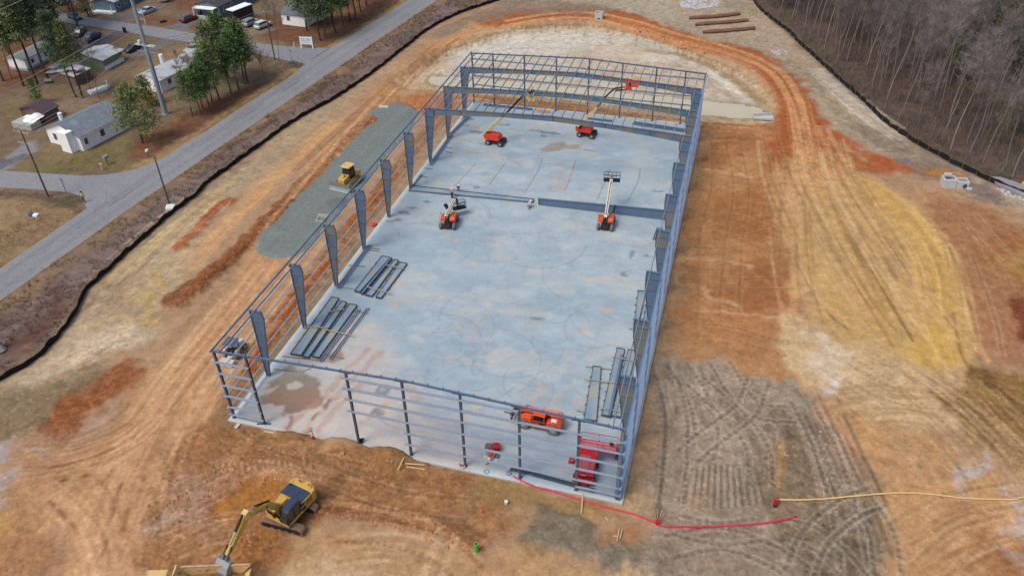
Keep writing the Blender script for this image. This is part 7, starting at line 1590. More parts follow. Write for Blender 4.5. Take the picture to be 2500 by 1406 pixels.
# ---- gear on the slab near the front wall
def solid(mb, m, name, px, lab, cat, rz=0.0, z=0.0, bev=0.02, group=None):
    c = at2(px[0], px[1]); o = mb.build(name, m, None, bevel=bev); o.location = (c[0], c[1], z); o.rotation_euler = (0, 0, rz); return tag(o, lab, cat, group)
solid(MB().box(-0.75, 0.75, -0.7, 0.7, 0, 0.05), mat('pale_board', alb(206, 206, 200), 0.7), 'tool_mat', (1198, 1115), 'pale sheet under the tools near the front wall', 'mat', 0.2)
solid(MB().box(-0.42, 0.42, -0.3, 0.3, 0, 0.5).box(-0.3, 0.3, -0.32, 0.32, 0.5, 0.62), mat('brown_toolbox', alb(138, 110, 88), 0.7), 'tool_chest', (1194, 1096), 'brown tool chest at the back of the tool mat', 'tool chest', 0.2)
c = at2(1213, 1098); t = thing('generator', 'dark red generator standing right of the tool mat', 'generator', (c[0], c[1], 0), 0.3)
MB().box(-0.35, 0.35, -0.28, 0.28, 0.35, 0.8).build('engine', M_red, t, bevel=0.05); mb = MB()
for x in (-0.42, 0.42):
    for y in (-0.33, 0.33): mb.bar((x, y, 0), (x, y, 0.75), 0.05, 0.05)
for y in (-0.33, 0.33): mb.bar((-0.42, y, 0.75), (0.42, y, 0.75), 0.05, 0.05); mb.bar((-0.42, y, 0.1), (0.42, y, 0.1), 0.05, 0.05)
mb.build('tube_frame', M_redo, t); MB().box(-0.3, 0.3, -0.25, 0.25, 0.12, 0.34).build('alternator', M_black, t)
c = at2(1199, 1121); t = thing('air_compressor', 'red and white compressor on the tool mat', 'compressor', (c[0], c[1], 0.06), 1.3)
MB().tube([(-0.55, 0, 0.35), (0.55, 0, 0.35)], 0.2, 12).build('tank', M_white, t); MB().box(-0.3, 0.3, -0.16, 0.16, 0.55, 0.8).build('pump', M_redo, t); MB().wheel(-0.45, 0.25, 0.16, 0.16, 0.08, 12).build('wheel', M_black, t)
o = MB().ball(0, 0, 0.12, 0.3, 0.26, 0.22, 10, 6, z0=-0.4).build('tool_bag', mat('teal_bag', alb(124, 178, 172), 0.7)); c = at2(1190, 1108); o.location = (c[0], c[1], 0.06); tag(o, 'teal bag on the tool mat', 'bag')
o = MB().wheel(0, 0, 0.0, 0.3, 0.2, 14).build('spare_tyre', M_tyre); c = at2(1213, 1114); o.location = (c[0], c[1], 0.1); o.rotation_euler = (R(90), 0, 0); tag(o, 'small grey tyre lying right of the tool mat', 'tyre')
o = MB().ball(0, 0, 0.1, 0.26, 0.22, 0.2, 10, 6, z0=-0.4).build('debris_bag', mat('white_green_bag', alb(200, 208, 180), 0.7, dirt=alb(120, 140, 70), dirt_amt=0.6, dirt_scale=4)); c = at2(1187, 1131); o.location = (c[0], c[1], 0.0); tag(o, 'white and green bag in front of the tool mat', 'bag')
o = MB().wheel(0, 0, 0, 0.3, 0.06, 18, rim=0.75).build('hose_ring', mat('blue_hose', alb(96, 146, 190), 0.5)); c = at2(1188, 1151); o.location = (c[0], c[1], 0.04); o.rotation_euler = (R(90), 0, 0); tag(o, 'coil of blue hose on the slab edge', 'hose')
solid(MB().tube([(0, 0, 0), (0, 0, 0.22), (0, 0, 0.25), (0, 0, 0.55)], [0.3, 0.3, 0.08, 0.05], 14), M_grey, 'stand_base', (1241, 1156), 'grey round stand base by the end of the red hose', 'stand')
c = at2(1129, 1139); t = thing('cable_reel', 'coil of pale cable at the foot of the fifth front post', 'cable reel', (c[0], c[1], 0.02), 0); o = MB().wheel(0, 0, 0.12, 0.36, 0.2, 16, rim=0.6).build('coil', mat('pale_cable', alb(200, 190, 178), 0.6), t); o.rotation_euler = (R(90), 0, 0); o.location = (0, 0.1, 0.1); MB().bar((-0.4, 0, 0.3), (0.4, 0, 0.3), 0.05, 0.05).build('handle', M_red, t)
solid(MB().box(-0.3, 0.3, -0.2, 0.2, 0, 0.35).box(-0.1, 0.45, -0.1, 0.1, 0.35, 0.5), M_black, 'tool_case', (880, 1079), 'black tool case left of the third front post', 'tool case', 0.5)
o = MB().tube([(-0.25, 0, 0.3), (0.25, 0, 0.3)], 0.28, 14).box(-0.3, 0.3, -0.2, 0.2, 0, 0.1).build('hose_reel', M_red, None); c = at2(1395, 1128); o.location = (c[0], c[1], 0); tag(o, 'red hose reel left of the scissor lift', 'hose reel')
solid(MB().box(-0.5, 0.5, -0.42, 0.42, 0, 0.03), mat('plywood', alb(222, 204, 168), 0.7), 'plywood_sheet', (1504, 1086), 'square plywood sheet right of the scissor lift', 'plywood', -0.1)
o = MB().wheel(0, 0, 0, 0.55, 0.2, 16, rim=0.5).build('hose_coil', mat('red_coil', alb(222, 74, 54), 0.6)); c = ag(911, 547); o.location = (c[0], c[1], max(c[2], -0.1)+0.12); o.rotation_euler = (R(90), 0, 0); tag(o, 'coil of red hose in the dirt by the fifth left column', 'hose')
for px, lab in [(((1586, 580)), 'small dark anchor box on the right slab edge behind the sixth column')]: pass
c = ag(937, 263); t = thing('white_form', 'small white form lying at the rear end of the gravel', 'form', (c[0], c[1], 0.0), 0.2); MB().box(-0.9, 0.9, -0.15, 0.15, 0, 0.3).build('panel', M_white, t)
c = ag(425, 508); o = MB().box(-0.9, 0.9, -0.7, 0.7, 0, 0.5, tx=0.75, ty=0.8).build('white_bag', M_white, None, bevel=0.12); o.location = (c[0]-0.6, c[1], c[2]); o.rotation_euler = (R(8), 0, 0.4); tag(o, 'large white sack at the foot of the bare pole by the silt fence', 'sack')
# ================================================================ THE STREET
def hgt(base, top, zmax=45):
    """height of a vertical thing from its foot and head in the photograph"""
    b = at2(*base); best = None
    for i in range(400):
        z = zmax*i/399.0; d = np.array([b[0], b[1], z])-CAM; zz = d @ FW; y = 703-FPX*(d @ UP)/zz
        if best is None or abs(y-top) < best[0]: best = (abs(y-top), z)
    return best[1]
M_pole = mat('wooden_pole', alb(104, 94, 82), 0.9, var=0.2); M_arm = mat('bleached_arm', alb(176, 160, 162), 0.8); M_galv = mat('galvanised_pole', alb(150, 164, 176, 0.95), 0.5, var=0.08); M_ins = mat('insulator', alb(206, 214, 220), 0.4)
M_wire = mat('wire', alb(160, 150, 146), 0.5)
rd = np.array(at2(0, 690))-np.array(at2(700, 225)); rd = rd/np.linalg.norm(rd); rn = np.array([-rd[1], rd[0]]); RA = math.atan2(rn[1], rn[0])
def pole(base, top, r, label, arms=(), name='utility_pole', m=None, alen=2.4):
    c = ag(*base); h = hgt(base, top); t = thing(name, label, 'utility pole', (c[0], c[1], c[2]-0.1), RA, None)
    MB().tube([(0, 0, 0), (0, 0, h)], [r, r*0.62], 10).build('shaft', m or M_pole, t)
    for dz in arms:
        MB().box(-alen/2, alen/2, -0.06, 0.06, h-dz-0.06, h-dz+0.06).build('cross_arm', M_arm, t)
        mb = MB()
        for x in (-alen/2+0.1, -0.5, 0.5, alen/2-0.1): mb.tube([(x, 0, h-dz+0.06), (x, 0, h-dz+0.3)], 0.06, 6)
        mb.build('insulators', M_ins, t)
    return c, h, t
P1 = pole((117, 478), 318, 0.17, 'leaning wooden pole with two cross arms at the left street corner', (0.2, 2.1), alen=3.0)
P2 = pole((414, 500), 378, 0.16, 'bare wooden pole without arms by the silt fence')
P3 = pole((671, 144), 24, 0.16, 'wooden pole with one cross arm behind the pine clump', (0.2,), alen=2.2)
P4 = pole((396, 186), 166, 0.1, 'short dark pole beside the white house behind the steel pole')
c = ag(404, 277); HS = 31.5
t = thing('steel_power_pole', 'tall grey steel transmission pole rising out of the top of the picture', 'power pole', (c[0], c[1], c[2]-0.1), RA)
MB().tube([(0, 0, 0), (0, 0, HS)], [0.48, 0.22], 14).build('shaft', M_galv, t); MB().tube([(0, 0, 0), (0, 0, 0.25)], 0.7, 14).build('base_plate', M_galv, t)
ARMZ = []
for z, s_ in [(hgt((404, 277), 44), 1), (hgt((404, 277), 20), 1), (HS-2.0, -1)]:
    MB().bar((0, 0, z), (s_*1.6, 0, z+0.25), 0.12, 0.14).build('arm', M_galv, t); MB().tube([(s_*1.6, 0, z+0.2), (s_*1.6, 0, z-0.9)], 0.1, 8).build('insulator', M_ins, t); ARMZ.append((s_*1.6, z-0.9))
zt = hgt((404, 277), 108); MB().box(-2.2, 2.2, -0.3, -0.18, zt-0.1, zt+0.1).box(-2.2, 2.2, 0.18, 0.3, zt-0.1, zt+0.1).build('cross_arm', M_white, t)
MB().tube([(-0.9, -0.3, zt+0.12), (-0.9, -0.3, zt+0.9)], 0.3, 12).build('transformer', M_white, t)
zt2 = hgt((404, 277), 124); MB().box(-2.3, 2.3, -0.05, 0.05, zt2-0.05, zt2+0.05).build('line_arm', M_galv, t)
def wire(a, b, sag, label, r=0.035, group='overhead wires'):
    a, b = Vector(a), Vector(b); pts = []
    for k in range(25): u = k/24.0; p = a.lerp(b, u); p.z -= sag*4*u*(1-u); pts.append(tuple(p-a))
    o = MB().tube(pts, r, 5).build('power_wire', M_wire, None); o.location = a; return tag(o, label, 'power wire', group)
def off(c, x, z, along=0.0): return (c[0]+rn[0]*x+rd[0]*along, c[1]+rn[1]*x+rd[1]*along, z)
for i, (x, z) in enumerate(ARMZ):
    nm = ['lowest', 'middle', 'uppermost'][i]
    wire(off(c, x, z), off(c, x, z, 105), 2.5, nm+' pale transmission wire from the steel pole toward the lower left', 0.045); wire(off(c, x, z), off(c, x, z, -120), 2.5, nm+' pale transmission wire from the steel pole toward the upper right', 0.045)
for x in (-2.0, 0.4, 2.0):
    nm = {-2.0: 'left', 0.4: 'middle', 2.0: 'right'}[x]
    wire(off(c, x, zt+0.1), off(P1[0], x*0.65, P1[1]-0.1), 1.2, nm+' distribution wire between the steel pole and the street corner pole'); wire(off(c, x, zt+0.1), off(P3[0], x*0.5, P3[1]-0.1), 1.0, nm+' distribution wire between the steel pole and the pole behind the pines')

# ---- houses
M_wwall = mat('white_siding', alb(216, 224, 230, 1.5), 0.7, var=0.05, scale=1.0); M_shing = mat('grey_shingles', alb(116, 126, 136, 1.1), 0.85, var=0.18, scale=1.2, dirt=alb(140, 152, 158), dirt_amt=0.25, dirt_scale=0.4)
M_win = mat('window_dark', alb(78, 92, 100), 0.15, spec=0.6); M_trim = mat('white_trim', alb(226, 230, 234, 1.3), 0.6); M_tin = mat('weathered_tin', alb(178, 186, 190, 1.15), 0.5, var=0.15, scale=0.8, dirt=alb(128, 104, 92), dirt_amt=0.35, dirt_scale=0.35)
M_greenw = mat('sage_siding', alb(132, 144, 122), 0.8); M_bluew = mat('blue_siding', alb(104, 124, 142), 0.7); M_skirt = mat('skirting', alb(178, 182, 180), 0.8); M_dshing = mat('dark_shingles', alb(78, 74, 76), 0.85, var=0.2)
def house(A_, B_, w_, h, rise, label, wall, roofm, cat='house', name='house', wins=(), endw=(), over=0.3, chimney=None, skirt=None, hip=0.0):
    """A_->B_ = foot of the near long wall, house lies behind it"""
    p, q = at2(*A_), at2(*B_); a = heading(p, q); L_ = math.hypot(q[0]-p[0], q[1]-p[1])
    t = thing(name, label, cat, (p[0], p[1], -0.25), a)
    MB().prism([(0, 0), (w_, 0), (w_, h), (w_/2, h+rise-0.05), (0, h)], 0, L_, 'x').build('wall', wall, t)
    fixn(t.children[0])
    for s_ in (0, 1):
        y0 = -over if s_ == 0 else w_+over; z0 = h-over*rise/(w_/2)
        mb = MB(); v = [(-over, y0, z0), (L_+over, y0, z0), (L_+over-hip, w_/2, h+rise), (-over+0, w_/2, h+rise)]; mb.add(v+[(x, y, z+0.12) for x, y, z in v], [(3, 2, 1, 0), (4, 5, 6, 7), (0, 1, 5, 4), (1, 2, 6, 5), (2, 3, 7, 6), (3, 0, 4, 7)]); fixn(mb.build('roof', roofm, t))
    for (x, z, ww, hh) in wins:
        f_ = MB().box(x-ww/2-0.07, x+ww/2+0.07, -0.06, 0.02, z-0.07, z+hh+0.07).build('window', M_trim, t); MB().box(x-ww/2, x+ww/2, -0.075, -0.055, z, z+hh).build('pane', M_win, f_)
    for (y, z, ww, hh) in endw:
        f_ = MB().box(-0.06, 0.02, y-ww/2-0.07, y+ww/2+0.07, z-0.07, z+hh+0.07).build('window', M_trim, t); MB().box(-0.075, -0.055, y-ww/2, y+ww/2, z, z+hh).build('pane', M_win, f_)
    if skirt: MB().box(-0.02, L_+0.02, -0.03, w_+0.02, 0, 0.6).build('skirting', skirt, t)
    return t, L_
t, L_ = house((205, 368), (318, 310), 8.6, 2.9, 1.7, 'white house with a grey shingle roof beside the two street mouth', M_wwall, M_shing, wins=[(1.0, 1.1, 0.7, 1.1), (4.6, 1.1, 0.9, 1.2), (9.6, 1.1, 0.9, 1.2)], endw=[(6.6, 1.1, 0.8, 1.2), (5.4, 0.1, 0.9, 0.6)])
t['label'] = 'white house with a grey shingle roof at the corner of the lower side street'
MB().box(-1.5, 0.0, 1.2, 3.6, 0, 3.9).build('chimney', M_wwall, t, bevel=0.05); MB().tube([(3.2, 8.0, 2.9), (3.2, 8.0, 4.6)], 0.38, 12).build('vent_stack', M_trim, t); MB().box(-0.32, L_+0.3, -0.33, -0.28, 2.65, 2.8).build('fascia', M_trim, t)
t, L_ = house((396, 226), (532, 158), 6.2, 2.7, 0.9, 'white home half hidden behind the pine clump by the steel pole', M_wwall, M_tin, wins=[(2.5, 1.2, 0.9, 1.0), (7, 1.2, 0.9, 1.0), (12, 1.2, 0.9, 1.0)]); MB().tube([(7.5, 6.4, 2.2), (7.5, 6.4, 4.6)], 0.42, 12).build('vent_stack', M_trim, t)
t, L_ = house((258, 171), (303, 147), 7.2, 2.5, 0.7, 'small home with a sage green end wall and a patched white tin roof', M_greenw, M_tin, over=0.5); MB().box(0, L_, -0.05, 0.0, 0, 0.9).build('skirting', M_trim, t)
t, L_ = house((188, 209), (225, 190), 7.0, 2.2, 0.4, 'ramshackle porch shed roofed with loose grey tin sheets', mat('brown_boards', alb(124, 104, 92), 0.9, var=0.2), M_tin, cat='shed', name='porch_shed')
rs_ = random.Random(5)
for k in range(7): MB().box(-0.8, 0.8, -1.2, 1.2, 0, 0.04, rot=Matrix.Rotation(rs_.uniform(-0.4, 0.4), 3, 'Z')).build('tin_sheet', M_tin, t).location = (rs_.uniform(0.5, 3.5), rs_.uniform(0.5, 6.5), 2.75+0.05*k)
o = MB().box(-0.8, 0.8, -0.5, 0.5, 0, 0.1).build('red_tarp', mat('red_tarp', alb(186, 62, 58), 0.7), t); o.location = (1.8, 0.6, 2.66)
t, L_ = house((68, 172), (186, 113), 4.6, 2.6, 0.5, 'long white trailer home behind the tall pine trunks', M_wwall, mat('grey_trailer_roof', alb(138, 140, 140), 0.7, var=0.15), wins=[(2.0, 1.2, 0.8, 0.9), (6, 1.2, 0.8, 0.9), (11, 1.2, 0.8, 0.9)], skirt=M_skirt, cat='trailer home', name='trailer_home')
t, L_ = house((-60, 118), (62, 90), 8.0, 3.0, 1.6, 'white gabled shed at the left edge of the picture', M_wwall, mat('white_roof', alb(214, 220, 226), 0.6), cat='shed', name='shed', wins=[(9.5, 0.0, 1.2, 1.9)])
t, L_ = house((540, 44), (625, 0), 7.0, 3.0, 1.0, 'blue sided house with white trim at the top of the picture', M_bluew, M_dshing, wins=[(2.0, 1.2, 1.0, 1.2), (5, 1.2, 0.9, 1.2)]); MB().box(-2.0, 0, 0.5, 6.5, 2.6, 2.75).box(-2.0, -1.85, 0.5, 0.65, 0, 2.6).box(-2.0, -1.85, 6.35, 6.5, 0, 2.6).box(-2.0, -1.9, 0.5, 6.5, 0.9, 1.0).build('porch', M_trim, t); MB().box(-2.0, 0, 0.5, 6.5, 0, 0.5).build('porch_floor', M_skirt, t)
t, L_ = house((690, 58), (748, 66), 8.0, 2.8, 1.6, 'white house with a slate grey roof behind the upper pines', M_wwall, mat('slate_roof', alb(108, 116, 126), 0.85, var=0.15), wins=[(2, 1.2, 0.9, 1.1)])
t, L_ = house((285, 30), (352, -4), 6.5, 2.7, 0.8, 'grey house with a cluttered porch behind the steel pole top', M_bluew, M_tin, wins=[(1.5, 1.1, 0.9, 1.1), (4.2, 1.1, 0.9, 1.1)]); MB().box(-1.6, 0, 0, 6.0, 0, 0.5).box(-1.6, -1.5, 0, 0.12, 0.5, 2.4).box(-1.6, -1.5, 5.9, 6.0, 0.5, 2.4).build('porch', M_trim, t)
t, L_ = house((150, 10), (186, 2), 6.0, 2.6, 1.0, 'pale roofed house cut by the top edge', M_wwall, mat('pink_roof', alb(178, 164, 164), 0.8))
# shed with the purple tin roof and white tarp
t, L_ = house((116, 299), (148, 282), 6.0, 2.2, 0.9, 'small shed with a rusty purple tin roof and a white tarp at its side', mat('shed_boards', alb(110, 92, 84), 0.9), mat('purple_tin', alb(86, 72, 84), 0.6, var=0.15, dirt=alb(110, 66, 54), dirt_amt=0.35), cat='shed', name='tin_shed')
mb = MB(); vs = []; n = 7
for i in range(n):
    for j in range(5): vs.append((-3.4+3.4*i/(n-1), 0.2+4.6*j/4+0.2*math.sin(i), 1.9*math.sin(min(1, 0.25+i/(n-1))*1.5)*(0.75+0.25*math.sin(j*1.3))+0.1))
mb.add(vs, [(i*5+j, i*5+j+1, (i+1)*5+j+1, (i+1)*5+j) for i in range(n-1) for j in range(4)]); o = mb.build('tarp', M_trim, t); sm_ = o.modifiers.new('thickness', 'SOLIDIFY'); sm_.thickness = 0.05
MB().box(-3.6, -1.2, 0.2, 4.8, 0, 1.2).build('stored_goods', M_skirt, t)
# black flat trailer / container
p, q = at2(576, 60), at2(616, 44); t = thing('box_trailer', 'black box trailer with a white roof beside the blue house', 'trailer', (p[0], p[1], 0.0), heading(p, q)); MB().box(0, 6.2, 0, 2.5, 0.45, 3.1).build('box', M_black, t); MB().box(-0.05, 6.25, -0.05, 2.55, 3.1, 3.2).build('box_roof', M_trim, t)
for x in (2.6, 3.6): MB().wheel(x, 0.0, 0.35, 0.35, 0.25, 12).build('wheel', M_tyred, t); MB().wheel(x, 2.5, 0.35, 0.35, 0.25, 12).build('wheel', M_tyred, t)

# ---- cars
def car(rear, front, col, label, kind='sedan', group='parked cars', name='car', cat='car'):
    p, q = at2(*rear), at2(*front); a = heading(p, q); c = ((p[0]+q[0])/2, (p[1]+q[1])/2)
    t = thing(name, label, cat, (c[0], c[1], gz(*c)-0.02 if kind != 'x' else 0), a, group)
    m = mat('car_%d_%d_%d' % col, alb(*col), 0.25, var=0.03, spec=0.5, coat=0.4)
    S = {'sedan': ([(-2.3, 0.35), (2.3, 0.35), (2.35, 0.65), (1.9, 0.85), (1.0, 0.95), (-1.5, 0.98), (-2.25, 0.92), (-2.35, 0.6)], [(1.05, 0.93), (0.35, 1.42), (-0.9, 1.44), (-1.75, 0.96)]),
         'suv': ([(-2.25, 0.4), (2.25, 0.4), (2.3, 0.8), (2.0, 1.0), (1.1, 1.08), (-2.1, 1.1), (-2.3, 0.9)], [(1.15, 1.06), (0.5, 1.66), (-1.7, 1.70), (-2.15, 1.1)]),
         'pickup': ([(-2.7, 0.5), (2.7, 0.5), (2.75, 0.95), (2.4, 1.12), (1.3, 1.18), (-2.7, 1.15)], [(1.35, 1.16), (0.75, 1.78), (-0.55, 1.8), (-0.8, 1.16)]),
         'van': ([(-2.9, 0.45), (2.9, 0.45), (2.9, 1.1), (2.2, 1.3), (-2.9, 1.3)], [(2.2, 1.3), (1.6, 2.2), (0.9, 2.25), (0.9, 1.3)])}[kind]
    fixn(MB().prism(S[0], -0.9, 0.9, 'y').build('body', m, t, bevel=0.08))
    g_ = fixn(MB().prism(S[1], -0.78, 0.78, 'y').build('windows', M_glassb if kind != 'sedan' else M_glass, t, bevel=0.05))
    pr = S[1]; MB().prism([(pr[1][0]+0.03, pr[1][1]-0.02), (pr[1][0]-0.05, pr[1][1]+0.05), (pr[2][0]+0.1, pr[2][1]+0.05), (pr[2][0]-0.05, pr[2][1]-0.03)], -0.74, 0.74, 'y').build('roof_panel', m, t, bevel=0.03)
    if kind == 'pickup': MB().box(-2.6, -0.9, -0.75, 0.75, 1.155, 1.17).build('truck_bed', M_black, t)
    if kind == 'van': MB().box(-2.95, 0.85, -1.05, 1.05, 0.7, 2.9).build('cargo_box', m, t, bevel=0.05)
    wb = 1.4 if kind in ('sedan', 'suv') else 1.75
    for x in (-wb, wb):
        for y in (-0.82, 0.82): MB().wheel(x, y, 0.33, 0.34, 0.22, 14, rim=0.6).build('wheel', M_tyred, t)
    xf = S[0][1][0]
    for y in (-0.65, 0.65): MB().box(xf-0.06, xf+0.05, y-0.2, y+0.2, 0.66, 0.8).build('headlight', M_ins, t); MB().box(-xf-0.05, -xf+0.06, y-0.15, y+0.15, 0.72, 0.88).build('tail_light', M_red, t)
    return t
car((268, 5), (234, 17), (176, 182, 202), 'silver sedan in the uppermost driveway'); car((377, 24), (343, 37), (186, 192, 206), 'silver sedan beside the top of the steel pole')
car((447, 56), (475, 45), (130, 36, 44), 'bright dark red hatchback in front of the maroon car', 'suv'); car((478, 42), (508, 29), (92, 34, 42), 'maroon sedan ahead of the red hatchback')
car((531, 93), (475, 82), (138, 138, 140), 'grey pickup truck standing on the upper side street', 'pickup', cat='pickup truck', name='pickup_truck'); car((597, 67), (629, 53), (168, 174, 190), 'silver hatchback left of the white one', 'suv'); car((626, 73), (659, 59), (226, 226, 218), 'white hatchback right of the silver one', 'suv')
car((346, 113), (307, 130), (34, 36, 44), 'black sedan parked beside the green walled home'); car((244, 88), (204, 108), (66, 68, 92), 'dark blue pickup in the driveway behind the patched tin roof', 'pickup', cat='pickup truck', name='pickup_truck'); car((204, 80), (186, 93), (62, 66, 72), 'dark sedan behind the blue pickup', 'suv')
car((170, 40), (197, 50), (52, 78, 84), 'dark teal car under the bush by the upper street'); car((490, 115), (456, 131), (176, 182, 186), 'pale sedan behind the white home by the pines'); car((38, 92), (18, 100), (48, 52, 62), 'dark car beside the white gabled shed', 'suv'); car((398, 16), (404, -18), (208, 216, 222), 'white box van at the top edge', 'van', cat='van', name='van')

# ---- street furniture
c = ag(750, 117); a = heading(at2(737, 117), at2(765, 118)); t = thing('park_sign', 'white sign on two posts with blue lettering at the side street mouth', 'sign', (c[0], c[1], -0.2), a)
for x in (-1.35, 1.35): MB().box(x-0.12, x+0.12, -0.12, 0.12, 0, 2.7).build('post', M_trim, t)
MB().box(-1.22, 1.22, -0.08, 0.08, 1.0, 2.65).build('board', M_trim, t); M_ink = mat('blue_ink', alb(52, 92, 140), 0.6)
text_plate('lettering', 'Bay Valley', 0.52, M_ink, t, (0, -0.085, 2.2), (R(90), 0, 0)); MB().box(-1.05, 1.05, -0.095, -0.081, 1.72, 1.82).build('sign_rule', M_ink, t); MB().box(-1.0, 0.95, -0.093, -0.081, 1.36, 1.46).build('small_lettering_line', mat('pale_ink', alb(140, 170, 190), 0.6), t)
def postbox(px, label, m, name, cat, h=1.1, box=(0.3, 0.16, 0.18)):
    c = ag(*px); t = thing(name, label, cat, c, heading(at2(400, 400), at2(500, 330)))
    MB().box(-0.05, 0.05, -0.05, 0.05, -0.1, h).build('post', M_pole, t); MB().box(-box[0], box[0], -box[1], box[1], h, h+2*box[2]).build('box', m, t, bevel=0.04); return t
postbox((363, 382), 'white mailbox on a post near the bare pole', M_trim, 'mailbox', 'mailbox'); postbox((263, 400), 'grey mailbox on the lawn of the white house', M_grey, 'mailbox', 'mailbox', 1.2, (0.5, 0.3, 0.25))
c = ag(250, 413); t = thing('fire_hydrant', 'faded pink hydrant on the lawn of the white house', 'hydrant', c); MB().tube([(0, 0, 0), (0, 0, 1.2), (0, 0, 1.3)], [0.12, 0.12, 0.06], 10).build('barrel', mat('faded_pink', alb(226, 186, 190), 0.6), t); MB().tube([(-0.35, 0, 1.15), (0.35, 0, 1.15)], 0.08, 8).build('nozzle', mat('faded_pink', (1, 1, 1)), t)
c = ag(719, 115); o = MB().tube([(0, 0, 0), (0, 0, 1.2), (0, 0, 1.25)], [0.18, 0.18, 0.08], 10).build('bollard', mat('pinkish_white', alb(222, 200, 196), 0.6)); o.location = c; tag(o, 'pinkish white bollard left of the sign', 'bollard')
c = ag(305, 78); t = thing('trash_bin', 'dark wheeled bin at the edge of the upper side street', 'trash bin', c, 0.5); MB().box(-0.32, 0.32, -0.35, 0.35, 0.1, 1.1).build('bin_body', M_black, t); MB().box(-0.34, 0.34, -0.4, 0.38, 1.1, 1.2).build('lid', mat('dark_green_lid', alb(56, 66, 60), 0.5), t)
c = ag(161, 468); t = thing('street_sign_post', 'thin sign post at the corner of the lower side street', 'sign post', c); MB().tube([(0, 0, 0), (0, 0, 2.6)], 0.05, 6).build('post', M_dark, t); MB().box(-0.3, 0.3, -0.01, 0.01, 2.2, 2.6).build('sign_plate', M_grey, t)
c = ag(712, 145); t = thing('street_sign_post', 'thin sign post by the brush pile at the upper street mouth', 'sign post', c); MB().tube([(0, 0, 0), (0, 0, 2.4)], 0.04, 6).build('post', M_dark, t); MB().box(-0.25, 0.25, -0.01, 0.01, 2.0, 2.4).build('sign_plate', M_grey, t)
c = ag(63, 84); o = MB().box(-0.4, 0.4, -0.4, 0.4, 0, 1.1).tube([(0, 0, 1.1), (0, 0, 1.2)], 0.42, 10).build('trash_bin', mat('navy_bin', alb(64, 66, 104), 0.5)); o.location = c; tag(o, 'navy blue bin beside the white gabled shed', 'trash bin')
c = ag(243, 220); t = thing('boat', 'small white boat lying on the lawn among bare trunks', 'boat', (c[0], c[1], c[2]), heading(at2(222, 224), at2(262, 210))); MB().prism([(-2.2, -0.7), (1.2, -0.75), (2.3, 0), (1.2, 0.75), (-2.2, 0.7)], 0, 0.55, 'z').build('hull', M_trim, t); MB().tube([(1.9, 0, 0.5), (1.9, 0, 1.5)], 0.15, 8).build('stand', M_trim, t)
c = ag(120, 200); t = thing('garden_cart', 'pale green garden cart on the pine straw', 'cart', c, 0.4); MB().box(-0.8, 0.8, -0.5, 0.5, 0.4, 0.7).build('tray', mat('pale_green', alb(160, 180, 168), 0.6), t); MB().wheel(-0.5, 0.5, 0.25, 0.25, 0.12, 10).wheel(0.5, 0.5, 0.25, 0.25, 0.12, 10).wheel(-0.5, -0.5, 0.25, 0.25, 0.12, 10).wheel(0.5, -0.5, 0.25, 0.25, 0.12, 10).build('wheels', M_tyred, t)
c = ag(76, 524); t = thing('junk_heap', 'blue and white junk in a scrap heap on the lower left grass', 'junk heap', c); MB().ball(0, 0, 0.1, 0.5, 0.4, 0.45, 8, 5, z0=-0.3).build('blue_bag', mat('royal_blue', alb(70, 74, 160), 0.6), t); MB().box(0.5, 1.3, -0.3, 0.3, 0, 0.35).build('white_box', M_trim, t)
c = ag(399, 54); o = MB().box(-0.9, 0.9, -0.25, 0.25, 0.1, 0.5, tx=0.8).build('log', mat('dark_log', alb(70, 56, 52), 0.9)); o.location = c; o.rotation_euler = (0, 0, 0.9); tag(o, 'dark log with a pale end on the lawn by the red cars', 'log')
# ================================================================ TREES
M_bark = mat('pine_bark', alb(104, 92, 86), 0.95, var=0.25, scale=1.5); M_barkd = mat('dark_bark', alb(80, 70, 66), 0.95, var=0.25, scale=1.5); M_pale = mat('pale_bark', alb(146, 138, 134), 0.9, var=0.25, scale=0.5); M_twig = mat('winter_twigs', alb(138, 128, 128), 0.95, var=0.2, scale=0.4)
M_pine = mat('pine_needles', alb(86, 110, 66, 1.35), 0.8, var=0.55, scale=0.55, spec=0.15); M_pine2 = mat('olive_needles', alb(112, 122, 80, 1.35), 0.8, var=0.5, scale=0.5, spec=0.15); M_pined = mat('dark_needles', alb(84, 98, 74, 1.3), 0.8, var=0.5, scale=0.5, spec=0.15)
def leafcloud(seed, clumps, n, rlo, rhi, size):
    """needle sprays: thin triangles fanned out in many small clumps"""
    rs_ = random.Random(seed); V = []; F = []
    for (cx, cy, cz, r) in clumps:
        for _ in range(int(n*r*r)):
            while True:
                x, y, z = rs_.uniform(-1, 1), rs_.uniform(-1, 1), rs_.uniform(-1, 1); d = x*x+y*y+z*z
                if d < 1: break
            k = (0.35+0.65*rs_.random())/max(d**0.5, 0.3); x, y, z = x*k, y*k, z*k*0.7
            px, py, pz = cx+x*r, cy+y*r, cz+z*r; dr = Vector((x+rs_.uniform(-.7, .7), y+rs_.uniform(-.7, .7), z*0.7+rs_.uniform(-.3, .8))).normalized(); sd_ = dr.cross(Vector((rs_.uniform(-1, 1), rs_.uniform(-1, 1), rs_.uniform(-1, 1)))).normalized()
            l_ = size*rs_.uniform(0.6, 1.3); w_ = l_*0.19; b = Vector((px, py, pz)); n0 = len(V)
            V += [tuple(b-sd_*w_*0.5), tuple(b+dr*l_*0.5+sd_*w_), tuple(b+dr*l_), tuple(b+dr*l_*0.45-sd_*w_)]; F.append((n0, n0+1, n0+2, n0+3))
    return V, F
